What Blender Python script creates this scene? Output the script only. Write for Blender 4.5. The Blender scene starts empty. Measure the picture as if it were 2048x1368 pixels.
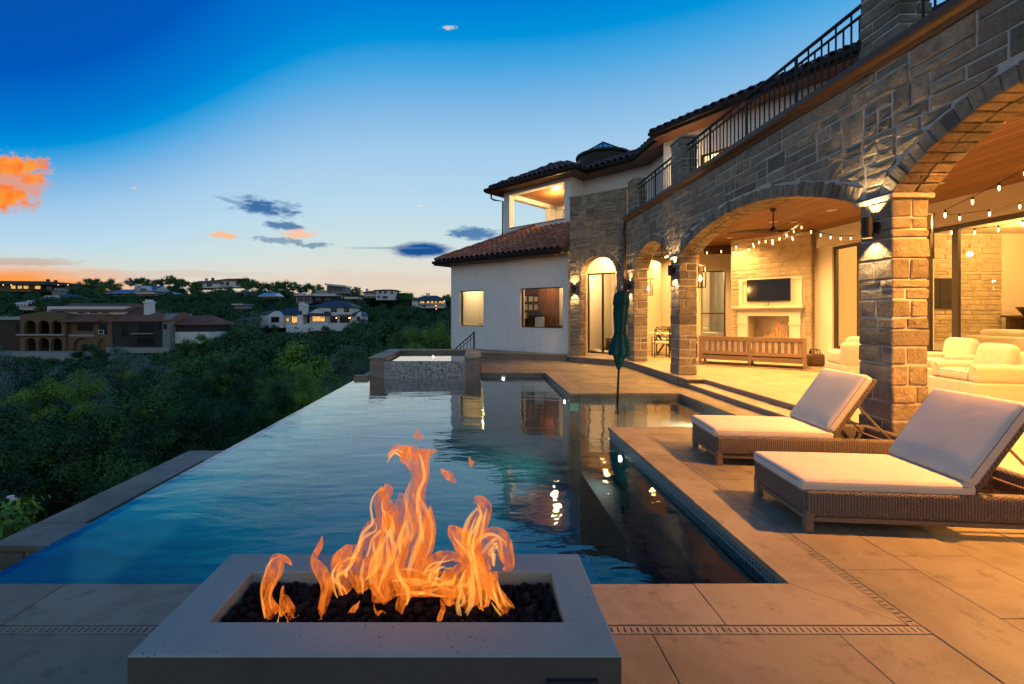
import bpy, bmesh, math, random
from mathutils import Vector, Matrix, noise as mnoise
PI = math.pi
R = math.radians
random.seed(11)
sc = bpy.context.scene
COL = sc.collection

# ------------------------------------------------------------------ camera
F = 910.0                       # focal length in pixels of a 2048-wide frame
CAMZ = 1.6
cd = bpy.data.cameras.new('camera')
cam = bpy.data.objects.new('camera', cd)
COL.objects.link(cam)
cam.location = (0, 0, CAMZ)
cam.rotation_euler = (R(90), 0, 0)
cd.sensor_width = 36
cd.lens = F / 2048 * 36
cd.shift_x = (1024 - 954) / 2048
cd.shift_y = -(684 - 628) / 2048
cd.clip_start = 0.05
cd.clip_end = 5000
sc.camera = cam

# ------------------------------------------------------------------ sky
world = bpy.data.worlds.new('World')
sc.world = world
world.use_nodes = True
WN, WL = world.node_tree.nodes, world.node_tree.links
WN.clear()
def wn(t, **k):
    n = WN.new(t)
    for a, b in k.items(): setattr(n, a, b)
    return n
def wmath(op, a, b=None, clamp=False):
    n = wn('ShaderNodeMath', operation=op, use_clamp=clamp)
    for i, v in enumerate((a, b)):
        if v is None: continue
        if isinstance(v, (int, float)): n.inputs[i].default_value = v
        else: WL.new(v, n.inputs[i])
    return n.outputs[0]
def wmix(fac, a, b):
    n = wn('ShaderNodeMixRGB')
    for i, v in enumerate((fac, a, b)):
        if isinstance(v, (int, float)): n.inputs[i].default_value = v
        elif isinstance(v, tuple): n.inputs[i].default_value = (*v, 1)
        else: WL.new(v, n.inputs[i])
    return n.outputs[0]
def lin(r, g, b):
    f = lambda c: (c / 255 / 12.92) if c <= 10 else ((c / 255 + .055) / 1.055) ** 2.4
    return (f(r), f(g), f(b))
tc = wn('ShaderNodeTexCoord')
sp = wn('ShaderNodeSeparateXYZ')
WL.new(tc.outputs['Generated'], sp.inputs[0])
dx, dy, dz = sp.outputs
el = wmath('DIVIDE', wmath('ARCSINE', dz), R(90))
# twilight: the deep blue comes down lower to one side of the glow
az = wmath('MULTIPLY', wmath('ARCTAN2', dx, dy), 180 / PI)
q_ = wmath('DIVIDE', wmath('ADD', az, 52.0), 20.0)
k_ = wmath('ADD', 1.0, wmath('MULTIPLY', wmath('EXPONENT', wmath('MULTIPLY', wmath('MULTIPLY', q_, q_), -1.0)), 1.3))
el2 = wmath('MULTIPLY', el, k_)
def wramp(fac, stops):
    r_ = wn('ShaderNodeValToRGB'); WL.new(fac, r_.inputs[0]); c_ = r_.color_ramp
    while len(c_.elements) < len(stops): c_.elements.new(0.5)
    for e, (p, c) in zip(c_.elements, stops): e.position = p; e.color = (*lin(*c), 1)
    return r_.outputs[0]
west = wramp(el2, [(0.0, (240, 206, 170)), (.03, (236, 214, 188)), (.06, (226, 221, 208)), (.1, (206, 226, 226)), (.157, (184, 217, 238)), (.22, (162, 203, 235)),
                   (.268, (130, 185, 230)), (.315, (74, 167, 226)), (.348, (0, 147, 219)), (.385, (0, 126, 212)), (.5, (0, 88, 186)), (1.0, (14, 66, 130))])
# opposite the sunset: unseen sky, low band brightened to light the walls
east = wramp(el, [(0.0, (178, 186, 192)), (.05, (206, 208, 208)), (.12, (210, 216, 218)), (.24, (170, 198, 214)), (.45, (72, 128, 178)), (1.0, (14, 66, 130))])
back = wn('ShaderNodeMapRange', interpolation_type='SMOOTHSTEP'); WL.new(dy, back.inputs[0])
for i_, v_ in zip((1, 2, 3, 4), (.25, -.55, 0, 1)): back.inputs[i_].default_value = v_
col = wmix(back.outputs[0], west, east)
# gnomonic coordinates of the half of the sky ahead (u to the side, v up)
ys = wmath('MAXIMUM', dy, 0.05)
U = wmath('DIVIDE', dx, ys)
V = wmath('DIVIDE', dz, ys)
ahead = wmath('GREATER_THAN', dy, 0.1)
def pu(px): return (px - 954) / F
def pv(py): return (628 - py) / F
cmb = wn('ShaderNodeCombineXYZ'); WL.new(U, cmb.inputs[0]); WL.new(V, cmb.inputs[1])
def wnoise(sx, sy, scale, detail, rough=.6):
    m = wn('ShaderNodeMapping'); m.inputs['Scale'].default_value = (sx, sy, 1)
    WL.new(cmb.outputs[0], m.inputs[0])
    n = wn('ShaderNodeTexNoise'); n.inputs['Scale'].default_value = scale
    n.inputs['Detail'].default_value = detail; n.inputs['Roughness'].default_value = rough
    WL.new(m.outputs[0], n.inputs['Vector'])
    return n.outputs['Fac']
nz_puff = wnoise(1, 1, 22, 6, .62)
nz_wisp = wnoise(.45, 1.7, 26, 6, .65)
nz_fine = wnoise(1, 1.3, 60, 5, .6)
nz_mix = wmath('ADD', wmath('MULTIPLY', nz_puff, .62), wmath('MULTIPLY', nz_fine, .38))
nz_wf = wmath('ADD', wmath('MULTIPLY', nz_wisp, .6), wmath('MULTIPLY', wnoise(.6, 1.6, 75, 5, .65), .4))
def smooth(x, lo, hi):
    n = wn('ShaderNodeMapRange', interpolation_type='SMOOTHSTEP')
    WL.new(x, n.inputs[0])
    n.inputs[1].default_value = lo; n.inputs[2].default_value = hi
    n.inputs[3].default_value = 0; n.inputs[4].default_value = 1
    return n.outputs[0]
def ell(px, py, rx, ry, tilt=0.0):
    a = wmath('SUBTRACT', U, pu(px)); b = wmath('SUBTRACT', V, pv(py))
    if tilt: b = wmath('SUBTRACT', b, wmath('MULTIPLY', a, tilt))
    a = wmath('DIVIDE', a, rx / F); b = wmath('DIVIDE', b, ry / F)
    return wmath('SQRT', wmath('ADD', wmath('MULTIPLY', a, a), wmath('MULTIPLY', b, b)))
def cloud(px, py, rx, ry, nz, amp, c, op, soft=.45, tilt=0):
    global col
    dd = ell(px, py, rx, ry, tilt)
    dd = wmath('ADD', dd, wmath('MULTIPLY', wmath('SUBTRACT', nz, .5), amp))
    m = wmath('SUBTRACT', 1.0, smooth(dd, 1 - soft, 1.0 + soft * .3))
    m = wmath('MULTIPLY', wmath('MULTIPLY', m, ahead), op)
    col = wmix(m, col, c)
haze_c = lin(186, 170, 168)
cloud(300, 548, 260, 9, nz_wisp, 1.6, lin(205, 196, 186), .5)
# afterglow low where the sun has set
d = ell(-80, 580, 430, 62)
d = wmath('ADD', d, wmath('MULTIPLY', wmath('SUBTRACT', nz_wisp, .5), .35))
col = wmix(wmath('MULTIPLY', wmath('SUBTRACT', 1.0, smooth(d, .4, 1.05)), ahead), col, lin(255, 140, 24))
d = ell(-200, 590, 900, 120)
col = wmix(wmath('MULTIPLY', wmath('MULTIPLY', wmath('SUBTRACT', 1.0, smooth(d, .2, 1.0)), ahead), .35), col, lin(250, 190, 130))
cloud(20, 524, 150, 9, nz_wisp, 1.8, lin(196, 140, 110), .45)
# the lit cumulus: salmon grey body, orange crests
cloud(8, 366, 92, 62, nz_mix, 2.2, lin(224, 158, 140), 1, .35)
puffc = wmix(smooth(nz_puff, .35, .65), lin(255, 120, 50), lin(255, 160, 60))
cloud(25, 332, 78, 22, nz_mix, 2.6, puffc, 1, .4)
cloud(0, 394, 66, 24, nz_mix, 2.6, puffc, 1, .4)
cloud(68, 356, 24, 14, nz_mix, 2.4, puffc, .9, .4)
cloud(100, 347, 9, 4, nz_fine, 2.0, lin(190, 170, 180), .7)
# small drifting clouds
cloud(843, 500, 68, 17, nz_wf, .9, lin(22, 84, 150), 1, .5)
cloud(770, 496, 90, 3, nz_wisp, 1.2, lin(120, 150, 175), .6, .8)
cloud(530, 415, 62, 20, nz_wf, 3.4, lin(46, 102, 160), .95, .6, -.12)
cloud(460, 402, 40, 5, nz_wisp, 2.2, lin(110, 150, 190), .7, .6, -.3)
cloud(572, 452, 44, 9, nz_wf, 3.2, lin(70, 116, 165), .9, .5, -.1)
cloud(448, 471, 36, 9, nz_wf, 3.4, lin(255, 190, 140), .95, .5, -.1)
cloud(598, 467, 36, 10, nz_wf, 3.6, lin(252, 196, 160), .9, .5)
cloud(560, 481, 58, 7, nz_fine, 2.4, lin(120, 148, 175), .8, .5, -.08)
cloud(630, 491, 40, 6, nz_fine, 2.4, lin(105, 140, 172), .8, .5)
cloud(955, 468, 60, 13, nz_wf, 3.0, lin(54, 112, 170), .9, .5)
cloud(896, 55, 16, 6, nz_fine, 2.6, lin(200, 200, 215), .9, .5)
cloud(840, 412, 8, 2, nz_fine, 1.6, lin(250, 220, 200), .6)
cloud(268, 376, 8, 3, nz_fine, 1.6, lin(230, 200, 190), .5)
cloud(740, 560, 260, 18, nz_wisp, 2.6, lin(226, 206, 188), .55, .6)
# below the horizon: dark country
col = wmix(wmath('LESS_THAN', dz, -0.004), col, (.012, .018, .016))
bg = wn('ShaderNodeBackground'); WL.new(col, bg.inputs[0]); bg.inputs[1].default_value = 1.0
wo = wn('ShaderNodeOutputWorld'); WL.new(bg.outputs[0], wo.inputs[0])

# the last of the sun, almost gone, from the glow
sd = bpy.data.lights.new('sun', 'SUN'); sd.energy = 0.04; sd.angle = R(12); sd.color = (1, .55, .25)
so = bpy.data.objects.new('sun', sd); COL.objects.link(so)
so.rotation_euler = Vector((1, -.93, -.12)).to_track_quat('-Z', 'Y').to_euler()

sc.view_settings.view_transform = 'Standard'
sc.view_settings.look = 'None'
sc.view_settings.exposure = 0
sc.view_settings.gamma = 1
sc.view_settings.use_curve_mapping = False
sc.render.engine = 'CYCLES'
cy = sc.cycles
cy.max_bounces = 8; cy.diffuse_bounces = 4; cy.glossy_bounces = 4; cy.transmission_bounces = 6
cy.transparent_max_bounces = 24
cy.caustics_reflective = False; cy.caustics_refractive = False
cy.sample_clamp_indirect = 4
cy.use_denoising = True

# ------------------------------------------------------------------ materials
M = {}
def mat(name, color, rough=.7, metal=0.0, spec=.5):
    m = bpy.data.materials.new(name); m.use_nodes = True
    b = m.node_tree.nodes['Principled BSDF']
    b.inputs['Base Color'].default_value = (*color, 1)
    b.inputs['Roughness'].default_value = rough
    b.inputs['Metallic'].default_value = metal
    b.inputs['Specular IOR Level'].default_value = spec
    M[name] = m
    return m
class NT:
    def __init__(s, m): s.m = m; s.n = m.node_tree.nodes; s.l = m.node_tree.links; s.b = s.n.get('Principled BSDF')
    def coord(s, kind='Object', scale=(1, 1, 1)):
        if kind == 'World':
            t = s.n.new('ShaderNodeNewGeometry'); out = t.outputs['Position']
        else:
            t = s.n.new('ShaderNodeTexCoord'); out = t.outputs[kind]
        mp = s.n.new('ShaderNodeMapping'); mp.inputs['Scale'].default_value = scale
        s.l.new(out, mp.inputs[0]); return mp.outputs[0]
    def noise(s, vec, scale, detail=4, rough=.6, dist=0):
        t = s.n.new('ShaderNodeTexNoise'); s.l.new(vec, t.inputs['Vector'])
        t.inputs['Scale'].default_value = scale; t.inputs['Detail'].default_value = detail
        t.inputs['Roughness'].default_value = rough; t.inputs['Distortion'].default_value = dist
        return t.outputs['Fac']
    def voro(s, vec, scale, feature='F1'):
        t = s.n.new('ShaderNodeTexVoronoi'); s.l.new(vec, t.inputs['Vector']); t.inputs['Scale'].default_value = scale
        t.feature = feature
        return t.outputs['Distance'], t.outputs.get('Color')
    def ramp(s, fac, stops, interp='LINEAR'):
        t = s.n.new('ShaderNodeValToRGB'); s.l.new(fac, t.inputs[0]); c = t.color_ramp; c.interpolation = interp
        while len(c.elements) < len(stops): c.elements.new(.5)
        for e, (p, k) in zip(c.elements, stops):
            e.position = p; e.color = (*(k if isinstance(k, tuple) else (k, k, k)), 1)
        return t.outputs[0]
    def mix(s, fac, a, b, mode='MIX'):
        t = s.n.new('ShaderNodeMixRGB'); t.blend_type = mode
        for i, v in enumerate((fac, a, b)):
            if isinstance(v, (int, float)): t.inputs[i].default_value = v
            elif isinstance(v, tuple): t.inputs[i].default_value = (*v, 1)
            else: s.l.new(v, t.inputs[i])
        return t.outputs[0]
    def math(s, op, a, b=0.0, clamp=False):
        t = s.n.new('ShaderNodeMath'); t.operation = op; t.use_clamp = clamp
        for i, v in enumerate((a, b)):
            if isinstance(v, (int, float)): t.inputs[i].default_value = v
            else: s.l.new(v, t.inputs[i])
        return t.outputs[0]
    def rnd(s):
        return s.n.new('ShaderNodeObjectInfo').outputs['Random']
    def color(s, c): s.l.new(c, s.b.inputs['Base Color'])
    def rough(s, c): s.l.new(c, s.b.inputs['Roughness'])
    def bump(s, h, strength=.5, dist=.01, prev=None):
        t = s.n.new('ShaderNodeBump'); s.l.new(h, t.inputs['Height'])
        t.inputs['Strength'].default_value = strength; t.inputs['Distance'].default_value = dist
        if prev is not None: s.l.new(prev, t.inputs['Normal'])
        s.l.new(t.outputs[0], s.b.inputs['Normal']); return t.outputs[0]

def stone_mat(name, cols, bump=1.0, dist=.05):
    t = NT(mat(name, cols[0], .85, spec=.3)); w = t.coord('World')
    base = t.ramp(t.rnd(), [(i / (len(cols) - 1), c) for i, c in enumerate(cols)])
    v = t.noise(w, 5, 6, .65)
    c = t.mix(t.ramp(v, [(.35, 0.0), (.7, .75)]), base, tuple(x * .55 for x in cols[0]))
    f = t.noise(w, 60, 3)
    c = t.mix(.35, c, t.ramp(f, [(.3, .2), (.7, .8)]), 'OVERLAY')
    t.color(c)
    h = t.noise(w, 10, 7, .68, .5)
    b1 = t.bump(h, bump, dist)
    t.bump(t.noise(w, 90, 3), .35, .004, b1)
stone_mat('stone', [(.2, .178, .135), (.35, .3, .215), (.26, .23, .175), (.42, .345, .235), (.31, .275, .21), (.15, .133, .105)])
stone_mat('stone_warm', [(.5, .41, .28), (.56, .46, .32), (.44, .36, .25), (.6, .5, .37)], .6, .02)
stone_mat('stone_cap', [(.42, .39, .34), (.46, .42, .37)], .25, .006)
t = NT(mat('mortar', (.36, .345, .31), .95, spec=.2)); w = t.coord('World')
t.color(t.ramp(t.noise(w, 8), [(.3, (.42, .4, .36)), (.7, (.54, .515, .47))])); t.bump(t.noise(w, 80), .5, .006)

def plain_rough(name, c0, c1, scale=3, rough=.8, fine=120, bs=.25, bd=.003, pits=0):
    t = NT(mat(name, c0, rough, spec=.35)); w = t.coord('World')
    a = t.noise(w, scale, 6, .65)
    c = t.ramp(a, [(.3, c0), (.7, c1)])
    f = t.noise(w, fine, 3)
    c = t.mix(.18, c, t.ramp(f, [(.3, .25), (.7, .75)]), 'OVERLAY')
    if pits:
        dd, _ = t.voro(w, pits)
        n2 = t.noise(w, pits * .21, 2)
        hole = t.math('MULTIPLY', t.ramp(dd, [(.10, 1.0), (.17, 0.0)]), t.ramp(n2, [(.52, 0.0), (.6, 1.0)]))
        c = t.mix(hole, c, tuple(x * .2 for x in c0))
    t.color(c)
    t.rough(t.ramp(a, [(.3, rough - .08), (.7, min(1, rough + .08))]))
    t.bump(f, bs, bd)
    return t
plain_rough('stucco', (.74, .72, .7), (.82, .8, .77), 1.3, .9, 70, .6, .006)
t = NT(M['stucco']); w = t.coord('World', (1, 1, .12)); old = t.b.inputs['Base Color'].links[0].from_socket
st = t.noise(w, 3.5, 5, .7)
t.color(t.mix(t.ramp(st, [(.5, 0.0), (.75, .3)]), old, (.5, .48, .45)))
t.bump(t.noise(t.coord('World'), 9, 5, .65), .35, .02, t.b.inputs['Normal'].links[0].from_socket)
plain_rough('interior_plaster', (.72, .66, .56), (.76, .7, .6), 1, .9, 90, .15, .002)
plain_rough('concrete_shaded', (.075, .062, .054), (.1, .085, .075), 3, .7, 160, .2, .002)
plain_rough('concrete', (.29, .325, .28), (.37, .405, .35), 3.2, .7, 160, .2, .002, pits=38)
def deck_mat(name, cols, rough=.62):
    t = NT(mat(name, cols[0], rough, spec=.4)); w = t.coord('World')
    base = t.ramp(t.rnd(), [(i / (len(cols) - 1), c) for i, c in enumerate(cols)])
    a = t.noise(w, 1.6, 7, .68, .5)
    c = t.mix(t.ramp(a, [(.42, 0.0), (.66, .65)]), base, (cols[0][0] * .55, cols[0][1] * .53, cols[0][2] * .5))
    s2 = t.noise(w, 5.5, 5, .7)
    c = t.mix(t.ramp(s2, [(.56, 0.0), (.7, .7)]), c, (cols[0][0] * .42, cols[0][1] * .4, cols[0][2] * .38))
    sp_ = t.noise(w, 46, 4, .75)
    c = t.mix(t.ramp(sp_, [(.62, 0.0), (.69, .6)]), c, (.06, .045, .035))
    f = t.noise(w, 190, 3)
    c = t.mix(.22, c, t.ramp(f, [(.3, .25), (.7, .75)]), 'OVERLAY')
    t.color(c)
    t.rough(t.ramp(a, [(.3, rough - .14), (.7, rough + .1)]))
    b1 = t.bump(f, .22, .002); t.bump(a, .2, .01, b1)
deck_mat('limestone', [(.235, .2, .13), (.26, .22, .145), (.22, .188, .124), (.25, .208, .134)])
deck_mat('coping_stone', [(.285, .245, .165), (.31, .265, .18), (.265, .23, .155)])
deck_mat('terrace_stone', [(.4, .34, .25), (.43, .365, .27)], .5)
plain_rough('riser_stone', (.2, .17, .145), (.31, .265, .225), 6, .85, 70, .5, .01)
def wood(name, c0, c1, axis=1, rough=.45, sc_=9):
    t = NT(mat(name, c0, rough, spec=.4)); s = [sc_, sc_, sc_]; s[axis] = .7
    w = t.coord('Object', tuple(s))
    a = t.noise(w, 1.5, 6, .65, 1.2)
    c = t.ramp(a, [(.3, c0), (.7, c1)])
    c = t.mix(.7, c, t.ramp(t.rnd(), [(0, .26), (1, .7)]), 'OVERLAY')
    t.color(c); t.bump(a, .25, .003)
wood('ceiling_wood', (.13, .05, .018), (.27, .115, .042), 1, .4, 14)
wood('soffit_wood', (.1, .042, .018), (.2, .085, .035), 1, .5, 14)
wood('teak', (.17, .11, .07), (.27, .185, .12), 0, .6, 12)
wood('dark_wood', (.05, .025, .012), (.1, .05, .025), 0, .45)
wood('cabinet_wood', (.12, .045, .02), (.2, .08, .035), 2, .4)
mat('bronze', (.02, .016, .013), .5, .3, .35)
mat('dark_metal', (.014, .012, .011), .6, 0, .25)
mat('gutter', (.1, .058, .03), .5, .25, .35)
mat('window_frame', (.035, .026, .02), .45, .2)
mat('steel', (.5, .48, .45), .3, 1)
mat('black_gloss', (.004, .004, .005), .12)
mat('charcoal', (.02, .018, .018), .7)
mat('white_paint', (.78, .75, .7), .6)
mat('cream', (.74, .68, .57), .75)
mat('leather', (.06, .03, .018), .5)
mat('black_hole', (.006, .006, .006), .95)
mat('paper', (.6, .56, .48), .8)
def tile_mat(name, cols):
    t = NT(mat(name, cols[0], .75, spec=.3)); w = t.coord('World')
    c = t.ramp(t.rnd(), [(i / (len(cols) - 1), k) for i, k in enumerate(cols)])
    c = t.mix(t.ramp(t.noise(w, 9, 5), [(.4, 0.0), (.75, .6)]), c, (.05, .04, .035))
    t.color(c); t.bump(t.noise(w, 40, 4), .4, .006)
tile_mat('roof_tile', [(.42, .17, .09), (.33, .13, .075), (.5, .24, .14), (.27, .12, .08), (.45, .19, .11)])
tile_mat('roof_tile_dark', [(.12, .075, .055), (.1, .07, .058), (.16, .09, .065), (.085, .065, .058)])
tile_mat('roof_far_red', [(.25, .095, .05), (.3, .12, .065), (.2, .08, .045)])
def fabric(name, c, s=260, fold=.35):
    t = NT(mat(name, c, .92, spec=.15)); w = t.coord('Object')
    a = t.noise(w, 4, 4); f = t.noise(w, s, 2)
    t.color(t.mix(.3, t.ramp(a, [(.3, tuple(x * .9 for x in c)), (.7, c)]), t.ramp(f, [(.3, .3), (.7, .7)]), 'OVERLAY'))
    b1 = t.bump(f, .3, .002); t.bump(t.noise(w, 5, 3, .5, .8), fold, .03, b1)
    t.b.inputs['Sheen Weight'].default_value = .2
fabric('cushion', (.7, .61, .49), fold=.1)
fabric('slipcover', (.72, .66, .54))
fabric('bedding', (.75, .72, .66))
fabric('piping', (.3, .28, .27))
t = NT(mat('umbrella_cloth', (.004, .06, .06), .85, spec=.2)); w = t.coord('World')
t.color(t.ramp(t.noise(w, 14, 4), [(.3, (.002, .04, .046)), (.7, (.004, .072, .08))])); t.bump(t.noise(w, 30, 4), .5, .01)
# woven rattan: alternating strands
t = NT(mat('wicker', (.16, .1, .065), .6, spec=.35)); w = t.coord('Object')
sx = t.n.new('ShaderNodeSeparateXYZ'); t.l.new(w, sx.inputs[0])
along = t.math('ADD', sx.outputs[0], sx.outputs[1])
rows = t.math('MULTIPLY', sx.outputs[2], 2 * PI / .014)
stk = t.math('MULTIPLY', along, PI / .024)
wv = t.math('MULTIPLY', t.math('SINE', rows), t.math('SINE', stk))
hh = t.math('ADD', t.math('ADD', t.math('MULTIPLY', wv, .28), t.math('MULTIPLY', t.math('SINE', t.math('MULTIPLY', along, 2 * PI / .021)), .2)), .5)
n_ = t.noise(w, 40, 4)
cc = t.ramp(hh, [(.1, (.03, .022, .018)), (.5, (.115, .088, .07)), (.95, (.23, .18, .145))])
cc = t.mix(.5, cc, t.ramp(n_, [(.3, .25), (.7, .75)]), 'OVERLAY'); t.color(cc)
t.bump(hh, .9, .008)
# pool finishes
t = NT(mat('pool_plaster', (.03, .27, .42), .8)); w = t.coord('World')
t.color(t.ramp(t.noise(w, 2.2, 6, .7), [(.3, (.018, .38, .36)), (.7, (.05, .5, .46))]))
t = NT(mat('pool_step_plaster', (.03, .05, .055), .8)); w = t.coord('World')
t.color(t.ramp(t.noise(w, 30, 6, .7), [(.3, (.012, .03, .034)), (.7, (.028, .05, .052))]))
t = NT(mat('shelf_plaster', (.2, .2, .16), .8)); w = t.coord('World')
t.color(t.ramp(t.noise(w, 20, 6, .7), [(.3, (.42, .36, .24)), (.7, (.56, .48, .34))]))
def mosaic(name, cols, size, grout):
    t = NT(mat(name, cols[0], .3)); w = t.coord('World')
    sx = t.n.new('ShaderNodeSeparateXYZ'); t.l.new(w, sx.inputs[0])
    al = t.math('ADD', sx.outputs[0], sx.outputs[1])
    cm = t.n.new('ShaderNodeCombineXYZ'); t.l.new(al, cm.inputs[0]); t.l.new(sx.outputs[2], cm.inputs[1])
    b = t.n.new('ShaderNodeTexBrick'); t.l.new(cm.outputs[0], b.inputs['Vector'])
    b.offset = 0; b.inputs['Scale'].default_value = 1; b.inputs['Brick Width'].default_value = size
    b.inputs['Row Height'].default_value = size; b.inputs['Mortar Size'].default_value = size * .09
    b.inputs['Color1'].default_value = (*cols[0], 1); b.inputs['Color2'].default_value = (*cols[1], 1)
    b.inputs['Mortar'].default_value = (*grout, 1)
    t.color(b.outputs['Color'])
    t.bump(t.math('SUBTRACT', 1.0, b.outputs['Fac']), .6, .003)
mosaic('waterline_tile', ((.015, .04, .05), (.06, .1, .11)), .036, (.3, .3, .28))
t = NT(mat('spa_mosaic', (.3, .32, .31), .35)); w = t.coord('World')
dd, vc = t.voro(w, 55)
sv = t.n.new('ShaderNodeSeparateColor'); t.l.new(vc, sv.inputs[0])
t.color(t.ramp(sv.outputs[0], [(0, (.07, .075, .075)), (.3, (.33, .35, .35)), (.6, (.5, .52, .5)), (1, (.24, .27, .28))], 'CONSTANT'))
# water: fresnel mix of a clear tinted body and a mirror
def water(name, tint, bumps, rough=.0):
    m = bpy.data.materials.new(name); m.use_nodes = True; M[name] = m
    t = NT(m); t.n.remove(t.b)
    out = t.n['Material Output']
    w = t.coord('World')
    prev = None
    for scx, scy, s, st, d_ in bumps:
        c = t.coord('World', (scx, scy, 1))
        bn = t.n.new('ShaderNodeBump'); t.l.new(t.noise(c, s, 3, .5, .35), bn.inputs['Height'])
        bn.inputs['Strength'].default_value = st; bn.inputs['Distance'].default_value = d_
        if prev is not None: t.l.new(prev, bn.inputs['Normal'])
        prev = bn.outputs[0]
    fr_ = t.n.new('ShaderNodeFresnel'); fr_.inputs[0].default_value = 1.45; t.l.new(prev, fr_.inputs[1])
    fr = t.n.new('ShaderNodeMath'); fr.operation = 'MULTIPLY'; fr.use_clamp = True; fr.inputs[1].default_value = 1.5; t.l.new(fr_.outputs[0], fr.inputs[0])
    tr = t.n.new('ShaderNodeBsdfTransparent'); tr.inputs[0].default_value = (*tint, 1)
    gl = t.n.new('ShaderNodeBsdfGlossy'); gl.inputs['Roughness'].default_value = rough; t.l.new(prev, gl.inputs['Normal'])
    gl.inputs[0].default_value = (1, 1, 1, 1)
    mx = t.n.new('ShaderNodeMixShader'); t.l.new(fr.outputs[0], mx.inputs[0])
    t.l.new(tr.outputs[0], mx.inputs[1]); t.l.new(gl.outputs[0], mx.inputs[2]); t.l.new(mx.outputs[0], out.inputs[0])
water('pool_water', (.86, .96, .95), [(.45, 1, 1.8, .28, .045), (.4, 1, 6, .3, .010), (.8, 1, 22, .2, .002)], .01)
water('spa_water', (.8, .93, .93), [(1, 1, 5, .15, .01)])
def glass(name, tint=(.95, .95, .93), ior=1.45, rough=0.0):
    m = bpy.data.materials.new(name); m.use_nodes = True; M[name] = m
    t = NT(m); t.n.remove(t.b); out = t.n['Material Output']
    f0 = t.n.new('ShaderNodeFresnel'); f0.inputs[0].default_value = ior
    gm = t.n.new('ShaderNodeNewGeometry')
    fr = t.n.new('ShaderNodeMath'); fr.operation = 'MULTIPLY'; t.l.new(f0.outputs[0], fr.inputs[0]); t.l.new(t.math('SUBTRACT', 1.0, gm.outputs['Backfacing']), fr.inputs[1])
    tr = t.n.new('ShaderNodeBsdfTransparent'); tr.inputs[0].default_value = (*tint, 1)
    gl = t.n.new('ShaderNodeBsdfGlossy'); gl.inputs['Roughness'].default_value = rough
    mx = t.n.new('ShaderNodeMixShader'); t.l.new(fr.outputs[0], mx.inputs[0])
    t.l.new(tr.outputs[0], mx.inputs[1]); t.l.new(gl.outputs[0], mx.inputs[2]); t.l.new(mx.outputs[0], out.inputs[0])
glass('glass'); glass('dark_glass', (.12, .13, .14)); glass('skylight_glass', (.35, .5, .55), 1.6)
def emit(name, c, s):
    m = bpy.data.materials.new(name); m.use_nodes = True; M[name] = m
    b = m.node_tree.nodes['Principled BSDF']
    b.inputs['Base Color'].default_value = (*c, 1)
    b.inputs['Emission Color'].default_value = (*c, 1); b.inputs['Emission Strength'].default_value = s
emit('bulb', (1, .66, .28), 7); emit('lamp_lens', (1, .74, .42), 9); emit('pool_lamp', (1, .93, .8), 22)
emit('far_lamp', (1, .62, .26), 12); emit('flame_lantern', (1, .6, .22), 30)
def lit_pane(name, c, s):
    m = bpy.data.materials.new(name); m.use_nodes = True; M[name] = m
    t = NT(m); w = t.coord('World')
    a = t.noise(w, 1.1, 3)
    k = t.ramp(a, [(.3, tuple(x * .25 for x in c)), (.65, c)])
    t.b.inputs['Base Color'].default_value = (.05, .04, .03, 1)
    t.l.new(k, t.b.inputs['Emission Color']); t.b.inputs['Emission Strength'].default_value = s
lit_pane('lit_window', (1, .55, .16), 1.1)
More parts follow.
